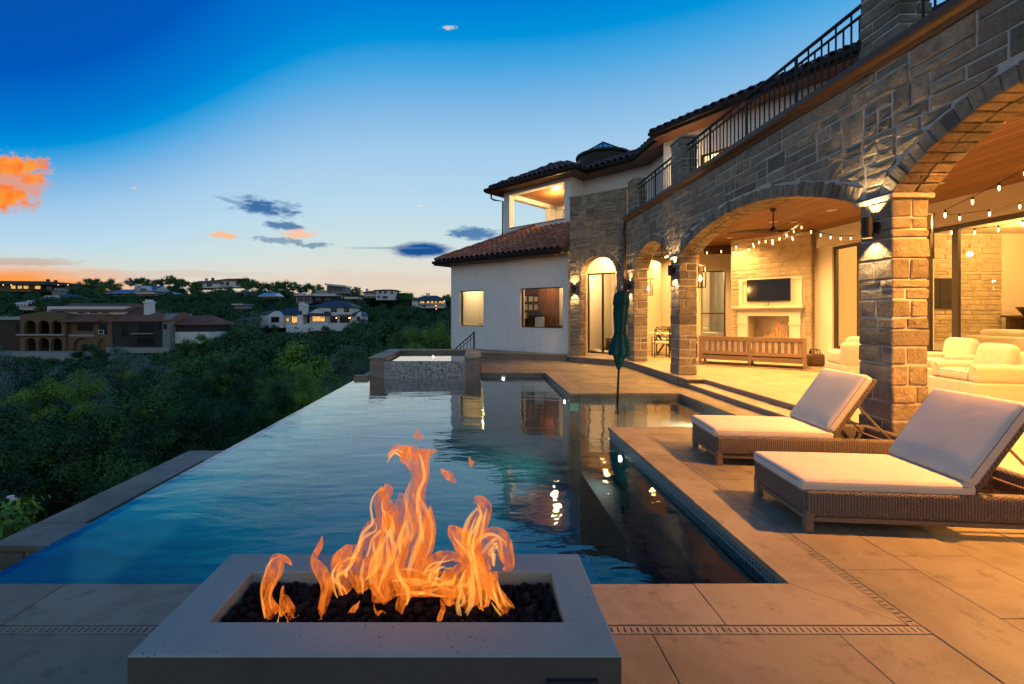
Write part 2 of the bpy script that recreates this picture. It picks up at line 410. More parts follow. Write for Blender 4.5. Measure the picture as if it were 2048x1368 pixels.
# flame: a luminous sheet, brightest where it is seen edge on
def flame(name, strength):
    m = bpy.data.materials.new(name); m.use_nodes = True; M[name] = m
    t = NT(m); t.n.remove(t.b); out = t.n['Material Output']
    lw = t.n.new('ShaderNodeLayerWeight'); lw.inputs['Blend'].default_value = .5
    w = t.coord('World', (1, 1, .3))
    n1 = t.noise(w, 30, 2, .5, 1.1)
    n2 = t.noise(w, 17, 3, .5, 1.4)
    rdg = t.math('POWER', t.math('SUBTRACT', 1.0, t.math('ABSOLUTE', t.math('MULTIPLY', t.math('SUBTRACT', n1, .5), 6.5)), True), 1.6)   # bright folds
    at = t.n.new('ShaderNodeAttribute'); at.attribute_name = 'heat'
    core = t.math('SUBTRACT', 1.0, lw.outputs['Facing'])
    edge = t.math('POWER', lw.outputs['Facing'], 2.2)
    hot = t.math('ADD', t.math('MULTIPLY', at.outputs['Fac'], .14), t.math('MULTIPLY', rdg, t.math('ADD', t.math('MULTIPLY', at.outputs['Fac'], .55), .05)))
    hot = t.math('ADD', hot, t.math('MULTIPLY', edge, t.math('ADD', t.math('MULTIPLY', at.outputs['Fac'], .7), .12)))
    hot = t.math('ADD', hot, t.math('MULTIPLY', t.math('SUBTRACT', n2, .5), .9), True)
    c = t.ramp(hot, [(0, (.95, .17, .015)), (.25, (1, .25, .028)), (.5, (1, .42, .08)), (.75, (1, .7, .32)), (1, (1, .9, .62))])
    em = t.n.new('ShaderNodeEmission'); t.l.new(c, em.inputs[0])
    t.l.new(t.math('ADD', t.math('MULTIPLY', hot, strength), strength * .55), em.inputs[1])
    tr = t.n.new('ShaderNodeBsdfTransparent')
    body = t.math('ADD', t.math('MULTIPLY', at.outputs['Fac'], .12), t.math('ADD', t.math('MULTIPLY', t.math('SUBTRACT', n2, .5), 1.9), .2), True)
    op = t.math('ADD', body, t.math('ADD', t.math('MULTIPLY', edge, .5), t.math('MULTIPLY', rdg, .3)), True)
    op = t.math('MULTIPLY', op, t.math('MULTIPLY', t.ramp(core, [(.0, 0.0), (.5, 1.0)]), .95))
    mx = t.n.new('ShaderNodeMixShader'); t.l.new(op, mx.inputs[0]); t.l.new(tr.outputs[0], mx.inputs[1]); t.l.new(em.outputs[0], mx.inputs[2])
    t.l.new(mx.outputs[0], out.inputs[0])
flame('flame', 1.5)
m = bpy.data.materials.new('flame_core'); m.use_nodes = True; M['flame_core'] = m
t = NT(m); t.n.remove(t.b)
lw = t.n.new('ShaderNodeLayerWeight'); lw.inputs['Blend'].default_value = .5
at = t.n.new('ShaderNodeAttribute'); at.attribute_name = 'heat'
em = t.n.new('ShaderNodeEmission'); t.l.new(t.ramp(at.outputs['Fac'], [(0, (1, .4, .07)), (.45, (1, .68, .27)), (.85, (1, .88, .56))]), em.inputs[0]); em.inputs[1].default_value = 2.1
tr = t.n.new('ShaderNodeBsdfTransparent'); mx = t.n.new('ShaderNodeMixShader')
t.l.new(t.math('MULTIPLY', t.ramp(t.math('SUBTRACT', 1.0, lw.outputs['Facing']), [(.05, 0.0), (.85, 1.0)]), t.math('ADD', t.math('MULTIPLY', at.outputs['Fac'], .7), .2)), mx.inputs[0])
t.l.new(tr.outputs[0], mx.inputs[1]); t.l.new(em.outputs[0], mx.inputs[2]); t.l.new(mx.outputs[0], t.n['Material Output'].inputs[0])
t = NT(mat('lava', (.012, .010, .010), .95, spec=.2)); w = t.coord('World')
t.color(t.ramp(t.rnd(), [(0, (.008, .008, .009)), (.6, (.017, .013, .013)), (1, (.034, .024, .022))]))
b1 = t.bump(t.noise(w, 110, 5, .7), .9, .006)
def foliage(name, cs):
    m = mat(name, cs[0], .75, spec=.2); t = NT(m); w = t.coord('World')
    base = t.ramp(t.rnd(), [(i / (len(cs) - 1), c) for i, c in enumerate(cs)])
    n1 = t.noise(w, 2.6, 4)
    c = t.mix(t.ramp(n1, [(.4, 0.0), (.68, .75)]), base, tuple(min(1, x * 2.0) for x in cs[1]))
    c = t.mix(.3, c, t.ramp(t.noise(w, 40, 2), [(.3, .25), (.7, .75)]), 'OVERLAY')
    t.color(c)
    t.b.inputs['Transmission Weight'].default_value = 0
foliage('leaf_dark', [(.013, .042, .014), (.026, .072, .02), (.018, .05, .026), (.042, .095, .03)])
foliage('leaf_mid', [(.036, .095, .024), (.062, .14, .03), (.04, .1, .04), (.075, .15, .04)])
foliage('leaf_light', [(.09, .18, .024), (.12, .21, .03), (.08, .155, .035)])
foliage('leaf_grey', [(.07, .115, .08), (.1, .145, .11), (.065, .11, .08)])
t = NT(mat('bark', (.07, .05, .035), .95)); t.bump(t.noise(t.coord('World', (8, 8, 1)), 3), .8, .03)
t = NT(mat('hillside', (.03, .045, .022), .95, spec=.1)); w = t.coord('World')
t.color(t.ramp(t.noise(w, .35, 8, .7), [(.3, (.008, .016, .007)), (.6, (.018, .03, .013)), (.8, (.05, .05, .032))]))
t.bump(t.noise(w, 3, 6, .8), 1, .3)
for nm, c in (('far_white', (.7, .69, .67)), ('far_cream', (.5, .46, .38)), ('far_tan', (.17, .108, .055)), ('far_brown', (.06, .042, .03)),
              ('far_dark', (.035, .036, .04)), ('far_grey', (.22, .23, .23)), ('far_concrete', (.33, .32, .3))):
    plain_rough(nm, tuple(x * .9 for x in c), c, 2, .85, 30, .2, .01)
mat('roof_slate', (.04, .05, .06), .6); mat('roof_metal', (.38, .42, .46), .3, .6); mat('roof_blue', (.2, .28, .34), .35, .5); mat('far_glass', (.015, .02, .024), .1)
# ------------------------------------------------------------------ helpers
def V(*a): return Vector(a)
def atY(px, py, y): return V((px - 954) * y / F, y, CAMZ - (py - 628) * y / F)
def atZ(px, py, z):
    y = (CAMZ - z) * F / (py - 628); return V((px - 954) * y / F, y, z)
BASE = {}
def thing(name, label, cat, loc=(0, 0, 0), rot=0, group=None):
    o = bpy.data.objects.new(name, None); COL.objects.link(o)
    o.location = loc; o.rotation_euler = (0, 0, rot); o.empty_display_size = .1
    o['label'] = label; o['category'] = cat
    if group: o['group'] = group
    return o
def tag(o, label, cat, group=None):
    o['label'] = label; o['category'] = cat
    if group: o['group'] = group
    return o
def relabel(o, label): o['label'] = label; return o
class MB:
    def __init__(s): s.v = []; s.f = []
    def add(s, vs, fs):
        b = len(s.v); s.v += [tuple(p) for p in vs]; s.f += [tuple(i + b for i in f) for f in fs]; return s
    def hexa(s, p):
        return s.add(p, [(0, 3, 2, 1), (4, 5, 6, 7), (0, 1, 5, 4), (1, 2, 6, 5), (2, 3, 7, 6), (3, 0, 4, 7)])
    def box(s, x0, x1, y0, y1, z0, z1):
        return s.hexa([(x0, y0, z0), (x1, y0, z0), (x1, y1, z0), (x0, y1, z0), (x0, y0, z1), (x1, y0, z1), (x1, y1, z1), (x0, y1, z1)])
    def obox(s, o, u, v, w):
        o, u, v, w = Vector(o), Vector(u), Vector(v), Vector(w)
        return s.hexa([o, o + u, o + u + v, o + v, o + w, o + u + w, o + u + v + w, o + v + w])
    def quad(s, a, b, c, d): return s.add([a, b, c, d], [(0, 1, 2, 3)])
    def poly(s, pts, z0, z1):
        n = len(pts); vs = [(x, y, z0) for x, y in pts] + [(x, y, z1) for x, y in pts]
        return s.add(vs, [tuple(range(n - 1, -1, -1)), tuple(range(n, 2 * n))] + [(i, (i + 1) % n, n + (i + 1) % n, n + i) for i in range(n)])
    def ringed(s, rings, cap0=True, cap1=True):
        n = len(rings[0]); vs = [p for r in rings for p in r]; fs = []
        for k in range(len(rings) - 1):
            for i in range(n):
                j = (i + 1) % n; fs.append((k * n + i, k * n + j, (k + 1) * n + j, (k + 1) * n + i))
        if cap0: fs.append(tuple(range(n - 1, -1, -1)))
        if cap1: fs.append(tuple((len(rings) - 1) * n + i for i in range(n)))
        return s.add(vs, fs)
    def tube(s, pts, r, n=8, r1=None):
        pts = [Vector(p) for p in pts]; rings = []; m = len(pts)
        up = None
        for i, p in enumerate(pts):
            d = (pts[min(i + 1, m - 1)] - pts[max(i - 1, 0)]).normalized()
            if up is None:
                up = d.orthogonal().normalized()
            up = (up - d * up.dot(d)).normalized(); sd_ = d.cross(up)
            rr = r if r1 is None else r + (r1 - r) * i / (m - 1)
            if isinstance(r, (list, tuple)): rr = r[i]
            rings.append([p + (up * math.cos(2 * PI * k / n) + sd_ * math.sin(2 * PI * k / n)) * rr for k in range(n)])
        return s.ringed(rings)
    def lathe(s, prof, n=16, c=(0, 0, 0), fold=0, nf=8):
        rings = []
        for r, z in prof:
            rings.append([(c[0] + r * (1 + fold * math.cos(nf * 2 * PI * k / n)) * math.cos(2 * PI * k / n),
                           c[1] + r * (1 + fold * math.cos(nf * 2 * PI * k / n)) * math.sin(2 * PI * k / n), c[2] + z) for k in range(n)])
        return s.ringed(rings)
    def cyl(s, c, r, z0, z1, n=16): return s.lathe([(r, z0), (r, z1)], n, c)
    def mesh(s, name, m, smooth=False, fix=True):
        me = bpy.data.meshes.new(name); me.from_pydata(s.v, [], s.f)
        if fix:
            bm = bmesh.new(); bm.from_mesh(me); bmesh.ops.recalc_face_normals(bm, faces=bm.faces); bm.to_mesh(me); bm.free()
        if m: me.materials.append(M[m])
        if smooth:
            for p in me.polygons: p.use_smooth = True
        return me
    def build(s, name, m, parent=None, smooth=False, fix=True, local=False):
        """links the collected shape as one object; shapes are given in world space unless local"""
        o = bpy.data.objects.new(name, s.mesh(name, m, smooth, fix)); COL.objects.link(o)
        if parent is not None:
            o.parent = parent
            if not local:
                root = parent
                while root.parent: root = root.parent
                base = Vector(root.location)
                o.data.transform(Matrix.Translation(-base)); o.data.update()
        return o
def put(me, name, parent, mw):
    """links an instance of mesh me at world matrix mw under parent (parents are never scaled)"""
    o = bpy.data.objects.new(name, me); COL.objects.link(o)
    if parent is not None:
        o.parent = parent; root = parent
        while root.parent: root = root.parent
        mw = Matrix.Translation(-Vector(root.location)) @ mw
    o.matrix_basis = mw
    return o
def struct(o): o['kind'] = 'structure'; return o
def stuff(o): o['kind'] = 'stuff'; return o
def copy_tree(o, parent=None):
    kids = list(o.children)
    c = o.copy(); COL.objects.link(c); c.parent = parent
    for k in kids: copy_tree(k, c)
    return c
def rbox(lx, ly, lz, r, seg=2, div=1, puff=0.0, puff_side=0.0):
    """rounded box centred on the origin, top puffed like a cushion"""
    def axis(l, rr):
        h = l / 2; a = []
        for i in range(seg + 1): a.append(-h + rr * i / seg)
        for i in range(1, div): a.append(-h + rr + (l - 2 * rr) * i / div)
        for i in range(seg + 1): a.append(h - rr + rr * i / seg)
        return sorted(set(round(x, 6) for x in a))
    r = min(r, lx / 2.01, ly / 2.01, lz / 2.01)
    X, Y, Z = axis(lx, r), axis(ly, r), axis(lz, r)
    idx = {}; vs = []; fs = []
    def vid(x, y, z):
        k = (x, y, z)
        if k in idx: return idx[k]
        c = V(max(-lx / 2 + r, min(lx / 2 - r, x)), max(-ly / 2 + r, min(ly / 2 - r, y)), max(-lz / 2 + r, min(lz / 2 - r, z)))
        p = V(x, y, z); d = p - c
        if d.length > 1e-9:
            # face-grid to sphere
            p = c + d.normalized() * r
        u, v_, w = p.x / (lx / 2), p.y / (ly / 2), p.z / (lz / 2)
        p.z += puff * (1 - u ** 4) * (1 - v_ ** 4) * w
        if puff_side:
            p.x += puff_side * (1 - v_ ** 2) * (1 - w ** 2) * u; p.y += puff_side * (1 - u ** 2) * (1 - w ** 2) * v_
        idx[k] = len(vs); vs.append(p); return idx[k]
    def grid(A, B, fn, flip):
        for i in range(len(A) - 1):
            for j in range(len(B) - 1):
                q = (fn(A[i], B[j]), fn(A[i + 1], B[j]), fn(A[i + 1], B[j + 1]), fn(A[i], B[j + 1]))
                fs.append(q[::-1] if flip else q)
    grid(X, Y, lambda a, b: vid(a, b, Z[-1]), False); grid(X, Y, lambda a, b: vid(a, b, Z[0]), True)
    grid(X, Z, lambda a, b: vid(a, Y[0], b), False); grid(X, Z, lambda a, b: vid(a, Y[-1], b), True)
    grid(Y, Z, lambda a, b: vid(X[-1], a, b), False); grid(Y, Z, lambda a, b: vid(X[0], a, b), True)
    return vs, fs
def addm(mb, vf, mtx):
    mb.add([mtx @ Vector(p) for p in vf[0]], vf[1]); return mb
def T(x, y, z): return Matrix.Translation((x, y, z))
def RZ(a): return Matrix.Rotation(a, 4, 'Z')
def RX(a): return Matrix.Rotation(a, 4, 'X')
def RY(a): return Matrix.Rotation(a, 4, 'Y')
def frame_m(o, x, y, z):
    m = Matrix((x, y, z)).transposed().to_4x4(); m.translation = Vector(o); return m
def lamp(name, kind, loc, energy, color=(1, .6, .24), size=.06, target=None, spot=120, blend=.6):
    l = bpy.data.lights.new(name, kind); l.energy = energy; l.color = color
    if kind in ('POINT', 'SPOT'): l.shadow_soft_size = size
    if kind == 'SPOT': l.spot_size = R(spot); l.spot_blend = blend
    if kind == 'AREA': l.size = size
    o = bpy.data.objects.new(name, l); COL.objects.link(o); o.location = loc
    if target is not None: o.rotation_euler = (Vector(target) - Vector(loc)).to_track_quat('-Z', 'Y').to_euler()
    return o

# a dressed stone: outline in plane coordinates, rock-faced front proud of the mortar
def stone(outline, place, proud=.018, back=-.03, rough=.012, rnd_=random):
    """outline: list of (u,v); place(u,v,d) -> world"""
    pts = []
    n = len(outline)
    for i in range(n):
        a = outline[i]; b = outline[(i + 1) % n]
        pts.append(a)
        if math.hypot(b[0] - a[0], b[1] - a[1]) > .13:
            pts.append(((a[0] + b[0]) / 2, (a[1] + b[1]) / 2))
    cu = sum(p[0] for p in pts) / len(pts); cv = sum(p[1] for p in pts) / len(pts)
    pts = [(u + rnd_.uniform(-.006, .006), v + rnd_.uniform(-.006, .006)) for u, v in pts]
    pr = proud + rnd_.uniform(-.005, .008)
    r0 = [place(u, v, back) for u, v in pts]
    r1 = [place(u, v, pr - .012) for u, v in pts]
    r2 = []
    for u, v in pts:
        l = math.hypot(u - cu, v - cv) or 1
        k = max(0, 1 - .016 / l)
        r2.append(place(cu + (u - cu) * k, cv + (v - cv) * k, pr + rnd_.uniform(-.3, .5) * rough))
    m = len(pts); vs = r0 + r1 + r2 + [place(cu, cv, pr + rnd_.uniform(0, 1.0) * rough)]
    fs = []
    for k in range(2):
        for i in range(m):
            j = (i + 1) % m; fs.append((k * m + i, k * m + j, (k + 1) * m + j, (k + 1) * m + i))
    fs += [(2 * m + i, 2 * m + (i + 1) % m, 3 * m) for i in range(m)]
    return vs, fs
def courses(z0, z1, hs, rnd_=random):
    out = []; z = z0
    while z < z1 - 1e-6:
        h = rnd_.choice(hs)
        if z1 - (z + h) < min(hs) * .8: h = z1 - z
        out.append((z, z + h)); z += h
    return out
def ashlar(u0, u1, z0, z1, hs, ws, rnd_=random, split=.3):
    """random coursed ashlar rectangles"""
    rects = []
    for a, b in courses(z0, z1, hs, rnd_):
        u = u0
        while u < u1 - 1e-6:
            w = rnd_.uniform(*ws) * (0.75 + (b - a) * 1.6)
            if u1 - (u + w) < ws[0] * .7: w = u1 - u
            if (b - a) > .17 and rnd_.random() < split and w > .2:
                c = a + (b - a) * rnd_.uniform(.4, .6)
                rects += [(u, u + w, a, c), (u, u + w, c, b)]
            elif (b - a) > .17 and rnd_.random() < split and w > .45:
                c = a + (b - a) * rnd_.uniform(.4, .6); e = u + w * rnd_.uniform(.4, .6)
                rects += [(u, e, a, c), (e, u + w, a, c), (u, u + w, c, b)]
            else: rects.append((u, u + w, a, b))
            u += w
    return rects
def rubble(u0, u1, z0, z1, rnd_, bands=(.26, .33, .4), ws=(.3, .8)):
    """broken-course ashlar: tall bands, each filled with whole stones, pairs and triples"""
    rects = []
    for a, b in courses(z0, z1, bands, rnd_):
        u = u0 - rnd_.uniform(0, .2)
        while u < u1 - 1e-6:
            w = rnd_.uniform(*ws)
            if u1 - (u + w) < .22: w = u1 - u
            s, e = max(u, u0), u + w; h = b - a; k = rnd_.random()
            def row(c, d, n_max):
                n = rnd_.randint(1, n_max) if e - s > .36 else 1
                cuts = [s] + sorted(s + (e - s) * (i + rnd_.uniform(-.18, .18)) / n for i in range(1, n)) + [e]
                for p_, q_ in zip(cuts, cuts[1:]): rects.append((p_, q_, c, d))
            if h < .17 or (k < .2 and w < .6): row(a, b, 1)
            elif k < .8:
                m_ = a + h * rnd_.choice((.36, .45, .55, .64)); row(a, m_, 2); row(m_, b, 2)
            else:
                m1 = a + h * .33; m2 = a + h * .68; row(a, m1, 2); row(m1, m2, 2); row(m2, b, 1)
            u += w
    return rects
G = .008
def lay(rects, place, parent, name='stone', m='stone', bottom=None, holes=(), **k):
    """lays stones; bottom(u) gives a curved lower limit, holes are rectangles left free"""
    for (a, b, c, d) in rects:
        skip = False
        for (ha, hb, hc, hd) in holes:
            if a < hb and b > ha and c < hd and d > hc:
                # trim to the side with most left
                opts = [(a, min(b, ha), c, d), (max(a, hb), b, c, d), (a, b, max(c, hd), d), (a, b, c, min(d, hc))]
                opts = [o for o in opts if o[1] - o[0] > .05 and o[3] - o[2] > .05]
                if not opts: skip = True; break
                a, b, c, d = max(opts, key=lambda o: (o[1] - o[0]) * (o[3] - o[2]))
        if skip: continue
        a += G; b -= G; c += G; d -= G
        if bottom is None:
            mb = MB(); mb.add(*stone([(a, c), (b, c), (b, d), (a, d)], place, **k)); mb.build(name, m, parent)
            continue
        N = 8; us = [a + (b - a) * i / N for i in range(N + 1)]
        runs = []; cur = []
        for u in us:
            if bottom(u) + G < d - .035: cur.append(u)
            else:
                if len(cur) > 1: runs.append(cur)
                cur = []
        if len(cur) > 1: runs.append(cur)
        for run in runs:
            if run[-1] - run[0] < .06: continue
            low = [(u, max(c, bottom(u) + G)) for u in run]
            if all(abs(p[1] - c) < 1e-6 for p in low): low = [low[0], low[-1]]
            else: low = low[::2] if len(low) % 2 else low[::2] + [low[-1]]
            out = low + [(run[-1], d), (run[0], d)]
            mb = MB(); mb.add(*stone(out, place, **k)); mb.build(name, m, parent)
def seg_arch(a, rise, zs):
    Rr = (a * a + rise * rise) / (2 * rise); return Rr, zs + rise - Rr
def voussoirs(n, a, Rr, zc, mid, place, parent, depth, thick, rows=2, m='stone', name='voussoir'):
    """ring of arch stones: place(u, z, d), d from 0 (face) inwards negative; split through the depth"""
    th = math.asin(min(1, a / Rr))
    for i in range(n):
        t0 = -th + 2 * th * i / n + .006 / Rr; t1 = -th + 2 * th * (i + 1) / n - .006 / Rr
        cuts = [0.0]; 
        for r_ in range(1, rows): cuts.append(-(thick * (r_ + random.uniform(-.18, .18)) / rows))
        cuts.append(-thick)
        dep = depth + random.uniform(-.015, .025)
        for r_ in range(rows):
            d0, d1 = cuts[r_], cuts[r_ + 1]
            d0 += (.016 + random.uniform(-.006, .008)) if r_ == 0 else -.006
            d1 += .006 if r_ < rows - 1 else -.016
            ri = Rr - .012 + random.uniform(-.006, .006)
            def pt(t, rr, dd): return place(mid + rr * math.sin(t), zc + rr * math.cos(t), dd)
            j = lambda s_=.005: random.uniform(-s_, s_)
            e = .012 / Rr; q = []
            for dd in (d0, d1):
                q += [pt(t0 + j(.003), ri + j(), dd + j()), pt(t1 + j(.003), ri + j(), dd + j()), pt(t1 + j(.003), Rr + dep, dd + j()), pt(t0 + j(.003), Rr + dep, dd + j())]
            mb = MB(); mb.hexa(q)
            o = mb.build(name, m, parent)
            bm = bmesh.new(); bm.from_mesh(o.data)
            bmesh.ops.bevel(bm, geom=bm.edges[:], offset=.009, segments=1, affect='EDGES'); bm.to_mesh(o.data); bm.free()
def block(x0, x1, y0, y1, z0, z1, bev=.011, jit=.006):
    """a rough stone block with chamfered edges, ~44 triangles"""
    vs = []; fs = []
    j = lambda: random.uniform(-jit, jit)
    c = ((x0 + x1) / 2, (y0 + y1) / 2, (z0 + z1) / 2); h = ((x1 - x0) / 2, (y1 - y0) / 2, (z1 - z0) / 2)
    idx = {}
    cj = {}
    for sx in (-1, 1):
        for sy in (-1, 1):
            for sz in (-1, 1):
                jj = (j(), j(), j())
                for ax in range(3):
                    p = [c[0] + sx * (h[0] - (bev if ax != 0 else 0)) + jj[0], c[1] + sy * (h[1] - (bev if ax != 1 else 0)) + jj[1], c[2] + sz * (h[2] - (bev if ax != 2 else 0)) + jj[2]]
                    idx[(sx, sy, sz, ax)] = len(vs); vs.append(p)
                fs.append((idx[(sx, sy, sz, 0)], idx[(sx, sy, sz, 1)], idx[(sx, sy, sz, 2)]))
    for ax in range(3):
        o1, o2 = (ax + 1) % 3, (ax + 2) % 3
        def key(s_, a, b, k):
            t_ = [0, 0, 0]; t_[ax] = s_; t_[o1] = a; t_[o2] = b; return idx[(*t_, k)]
        for s_ in (-1, 1):
            # face with a raised centre: rock face
            q = [key(s_, a, b, ax) for a, b in ((-1, -1), (1, -1), (1, 1), (-1, 1))]
            ctr = [sum(vs[i][k] for i in q) / 4 for k in range(3)]; ctr[ax] += s_ * random.uniform(-.004, .009)
            vs.append(ctr); n = len(vs) - 1
            for i in range(4): fs.append((q[i], q[(i + 1) % 4], n))
        # edges along ax
        for a in (-1, 1):
            for b in (-1, 1):
                fs.append((key(-1, a, b, o1), key(1, a, b, o1), key(1, a, b, o2), key(-1, a, b, o2)))
    return vs, fs

# ------------------------------------------------------------------ plan of the place
XW, TH = 4.63, .42            # face of the stone arcade, and its thickness
ZT, ZP = .2, 0.0              # terrace level, pool deck level
ZS = 2.95                     # spring of the arches
ZCOR0, ZCOR1 = 4.42, 4.61     # cornice
ZCEIL = 4.1
PIL = [(13.44, 14.05), (10.43, 10.92), (5.07, 5.53), (1.59, 2.05)]
ARCH = [(10.92, 13.44, .58), (5.53, 10.43, .53), (2.05, 5.07, .65)]
XL, XR = -3.13, 1.88          # pool
YN, YFAR, YSH, YSF = 2.676, 12.44, 6.425, 9.215
XSH = 4.12
WZ = -.12                     # water level

# ------------------------------------------------------------------ ground
def lerp_table(tab, x):
    if x <= tab[0][0]: return tab[0][1]
    for (a, b), (c, d) in zip(tab, tab[1:]):
        if x <= c:
            t_ = (x - a) / (c - a); t_ = t_ * t_ * (3 - 2 * t_); return b + (d - b) * t_
    return tab[-1][1]
HT = [(-40, -3.5), (4, -2.4), (10, -4.2), (25, -7.2), (60, -9), (88, -8.4), (104, -7), (128, -4.2), (160, .5), (190, 4.6), (225, 8.2), (262, 7.5), (420, 0), (900, -10)]
def ground_z(x, y):
    r = y
    z = lerp_table(HT, r)
    a = x / max(r, 20)
    if r > 120:
        k = min(1, (r - 120) / 60)
        z += k * (-4.5 * max(0, min(1, (a + .62) / .5)))
    z += 1.1 * mnoise.noise(V(x * .03, y * .03, 0)) * min(1, r / 40) + .35 * mnoise.noise(V(x * .13, y * .13, 3))
    if x > -4.5 and y < 24: z = min(z, -3.2)
    return z
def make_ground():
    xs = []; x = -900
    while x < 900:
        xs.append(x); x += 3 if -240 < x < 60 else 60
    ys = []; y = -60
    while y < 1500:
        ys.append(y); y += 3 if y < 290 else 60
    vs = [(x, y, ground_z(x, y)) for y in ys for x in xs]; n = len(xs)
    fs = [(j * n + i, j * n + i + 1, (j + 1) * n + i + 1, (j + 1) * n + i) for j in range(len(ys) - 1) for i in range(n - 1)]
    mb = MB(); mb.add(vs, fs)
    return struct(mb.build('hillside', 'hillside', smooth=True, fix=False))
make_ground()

# ------------------------------------------------------------------ pool shell, water, deck
mb = MB()
mb.box(XL, XR, YN, YFAR, -1.75, -1.6)                                   # floor
mb.box(XR - .002, XR + .25, YN - .25, YSH, -1.6, -.21)                  # walls under the tile band
mb.box(XL - .02, XR - .002, YN - .25, YN, -1.6, -.21)
mb.box(XL, XR, YFAR, YFAR + .25, -1.6, -.21); mb.box(XL, XL + .03, YN + .002, YFAR - .002, -1.6, WZ - .012)
mb.box(XR - .002, XR + .25, YSF, YFAR, -1.6, -.21)
pool = struct(mb.build('pool', 'pool_plaster'))
mb = MB(); mb.box(XR - .14, XSH, YSH, YSF, -.55, -.36); mb.box(XR - .14, XR + .1, YSH, YSF, -1.6, -.55)
mb.build('sun_shelf', 'shelf_plaster', pool)
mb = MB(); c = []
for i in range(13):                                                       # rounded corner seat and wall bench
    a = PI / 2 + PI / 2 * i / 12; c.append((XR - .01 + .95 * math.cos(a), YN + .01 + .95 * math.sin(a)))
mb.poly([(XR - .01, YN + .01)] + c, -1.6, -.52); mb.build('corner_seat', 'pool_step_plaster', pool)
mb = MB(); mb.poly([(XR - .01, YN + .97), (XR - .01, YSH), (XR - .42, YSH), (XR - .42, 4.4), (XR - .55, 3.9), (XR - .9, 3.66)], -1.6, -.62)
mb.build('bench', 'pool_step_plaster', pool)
for (x, y) in ((1.2, 3.3), (1.55, 3.05), (1.55, 4.2), (1.6, 5.0), (.9, 3.1)):
    mb = MB(); mb.cyl((x, y, 0), .018, -.6, -.5, 8); mb.build('jet', 'charcoal', pool)
mb = MB()                                                                  # water-line tile
for (x0, x1, y0, y1) in ((XR - .012, XR + .2, YN - .2, YSH), (XL, XR - .012, YN - .2, YN + .012), (XL + .2, XR, YFAR - .012, YFAR + .2),
                         (XR - .012, XR + .2, YSF, YFAR - .012), (XR + .2, XSH, YSF - .012, YSF + .2), (XR + .2, XSH, YSH - .2, YSH + .012), (XSH - .012, XSH + .2, YSH - .2, YSF + .2)):
    mb.box(x0, x1, y0, y1, -.36 if x1 > XR + .3 else -.21, -.045)
mb.build('tile_band', 'waterline_tile', pool)
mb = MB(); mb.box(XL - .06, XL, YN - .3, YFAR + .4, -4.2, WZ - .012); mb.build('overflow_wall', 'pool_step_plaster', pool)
def sheet(x0, x1, y0, y1, z):
    m_ = MB(); m_.quad((x0, y0, z), (x1, y0, z), (x1, y1, z), (x0, y1, z)); return m_
mb = sheet(XL - .055, XR - .012, YN + .012, YFAR - .012, WZ)
mb.quad((XR - .012, YSH + .012, WZ), (XSH - .012, YSH + .012, WZ), (XSH - .012, YSF - .012, WZ), (XR - .012, YSF - .012, WZ))
mb.quad((XL - .055, YN + .012, WZ), (XL - .055, YFAR, WZ), (XL - .068, YFAR, WZ - .5), (XL - .068, YN + .012, WZ - .5))
struct(mb.build('pool_water', 'pool_water', fix=False))

# deck: base slab with pool left open, then every slab of stone
mb = MB(); b0, b1 = -.45, -.022
mb.box(-6.5, 9, -2.5, YN - .2, b0, b1); mb.box(XR + .2, 4.75, YN - .2, YSH - .2, b0, b1)
mb.box(XSH + .2, 4.75, YSH - .2, YSF + .2, b0, b1); mb.box(XR + .2, 4.75, YSF + .2, YFAR + .2, b0, b1)
mb.box(.1, 4.75, YFAR + .2, 17.6, b0, b1); mb.box(XL, .1, YFAR + .2, 15.6, b0, b1 - .05)
mb.box(.1, 4.6, YFAR + .3, 17.6, -3.6, b0); mb.box(-6.5, XL - .2, 1.9, 2.3, -4, b0)
deck = struct(mb.build('pool_deck', 'mortar'))
def slab(x0, x1, y0, y1, m='limestone', z1=0.0, th=.045, name='paver', g=.0018, parent=None):
    vf = rbox(x1 - x0 - 2 * g, y1 - y0 - 2 * g, th, .004, 1)
    m_ = MB(); addm(m_, vf, T((x0 + x1) / 2, (y0 + y1) / 2, z1 - th / 2 + random.uniform(-.0012, .0012)))
    return m_.build(name, m, parent or deck)
def slab_poly(pts, m, z1=0.0, th=.045, name='paver', parent=None):
    m_ = MB(); m_.poly(pts, z1 - th, z1); return m_.build(name, m, parent or deck)
cw = .34; ov = .025                                                        # coping width, nosing
xs = [-6.4, -5.0, -3.75, -2.445, -1.2, .05, 1.283]
for a, b in zip(xs, xs[1:]): slab(a, b, YN - cw + .006, YN + ov, 'coping_stone', name='coping')
slab_poly([(1.286, YN - cw + .006), (XR + cw - .005, YN - cw + .006), (XR - ov, YN + ov), (1.286, YN + ov)], 'coping_stone', name='coping')
slab_poly([(XR + cw - .003, YN - cw + .010), (XR + cw - .003, 3.9), (XR - ov, 3.9), (XR - ov, YN + ov + .004)], 'coping_stone', name='coping')
ys = [3.9, 5.15, YSH - cw]
for a, b in zip(ys, ys[1:]): slab(XR - ov, XR + cw, a, b, 'coping_stone', name='coping')
for a, b in ((XR - ov, 3.0), (3.0, XSH + ov)): slab(a, b, YSH - cw, YSH + ov, 'coping_stone', name='coping')
for a, b in ((YSH - .3, 7.6), (7.6, YSF + .0)): slab(XSH - ov, XSH + .46, a, b, 'coping_stone', name='coping')
for a, b in ((XR - ov, 3.0), (3.0, XSH + .46)): slab(a, b, YSF - ov, YSF + cw, 'coping_stone', name='coping')
for a, b in ((YSF + cw, 10.9), (10.9, YFAR - ov)): slab(XR - ov, XR + cw, a, b, 'coping_stone', name='coping')
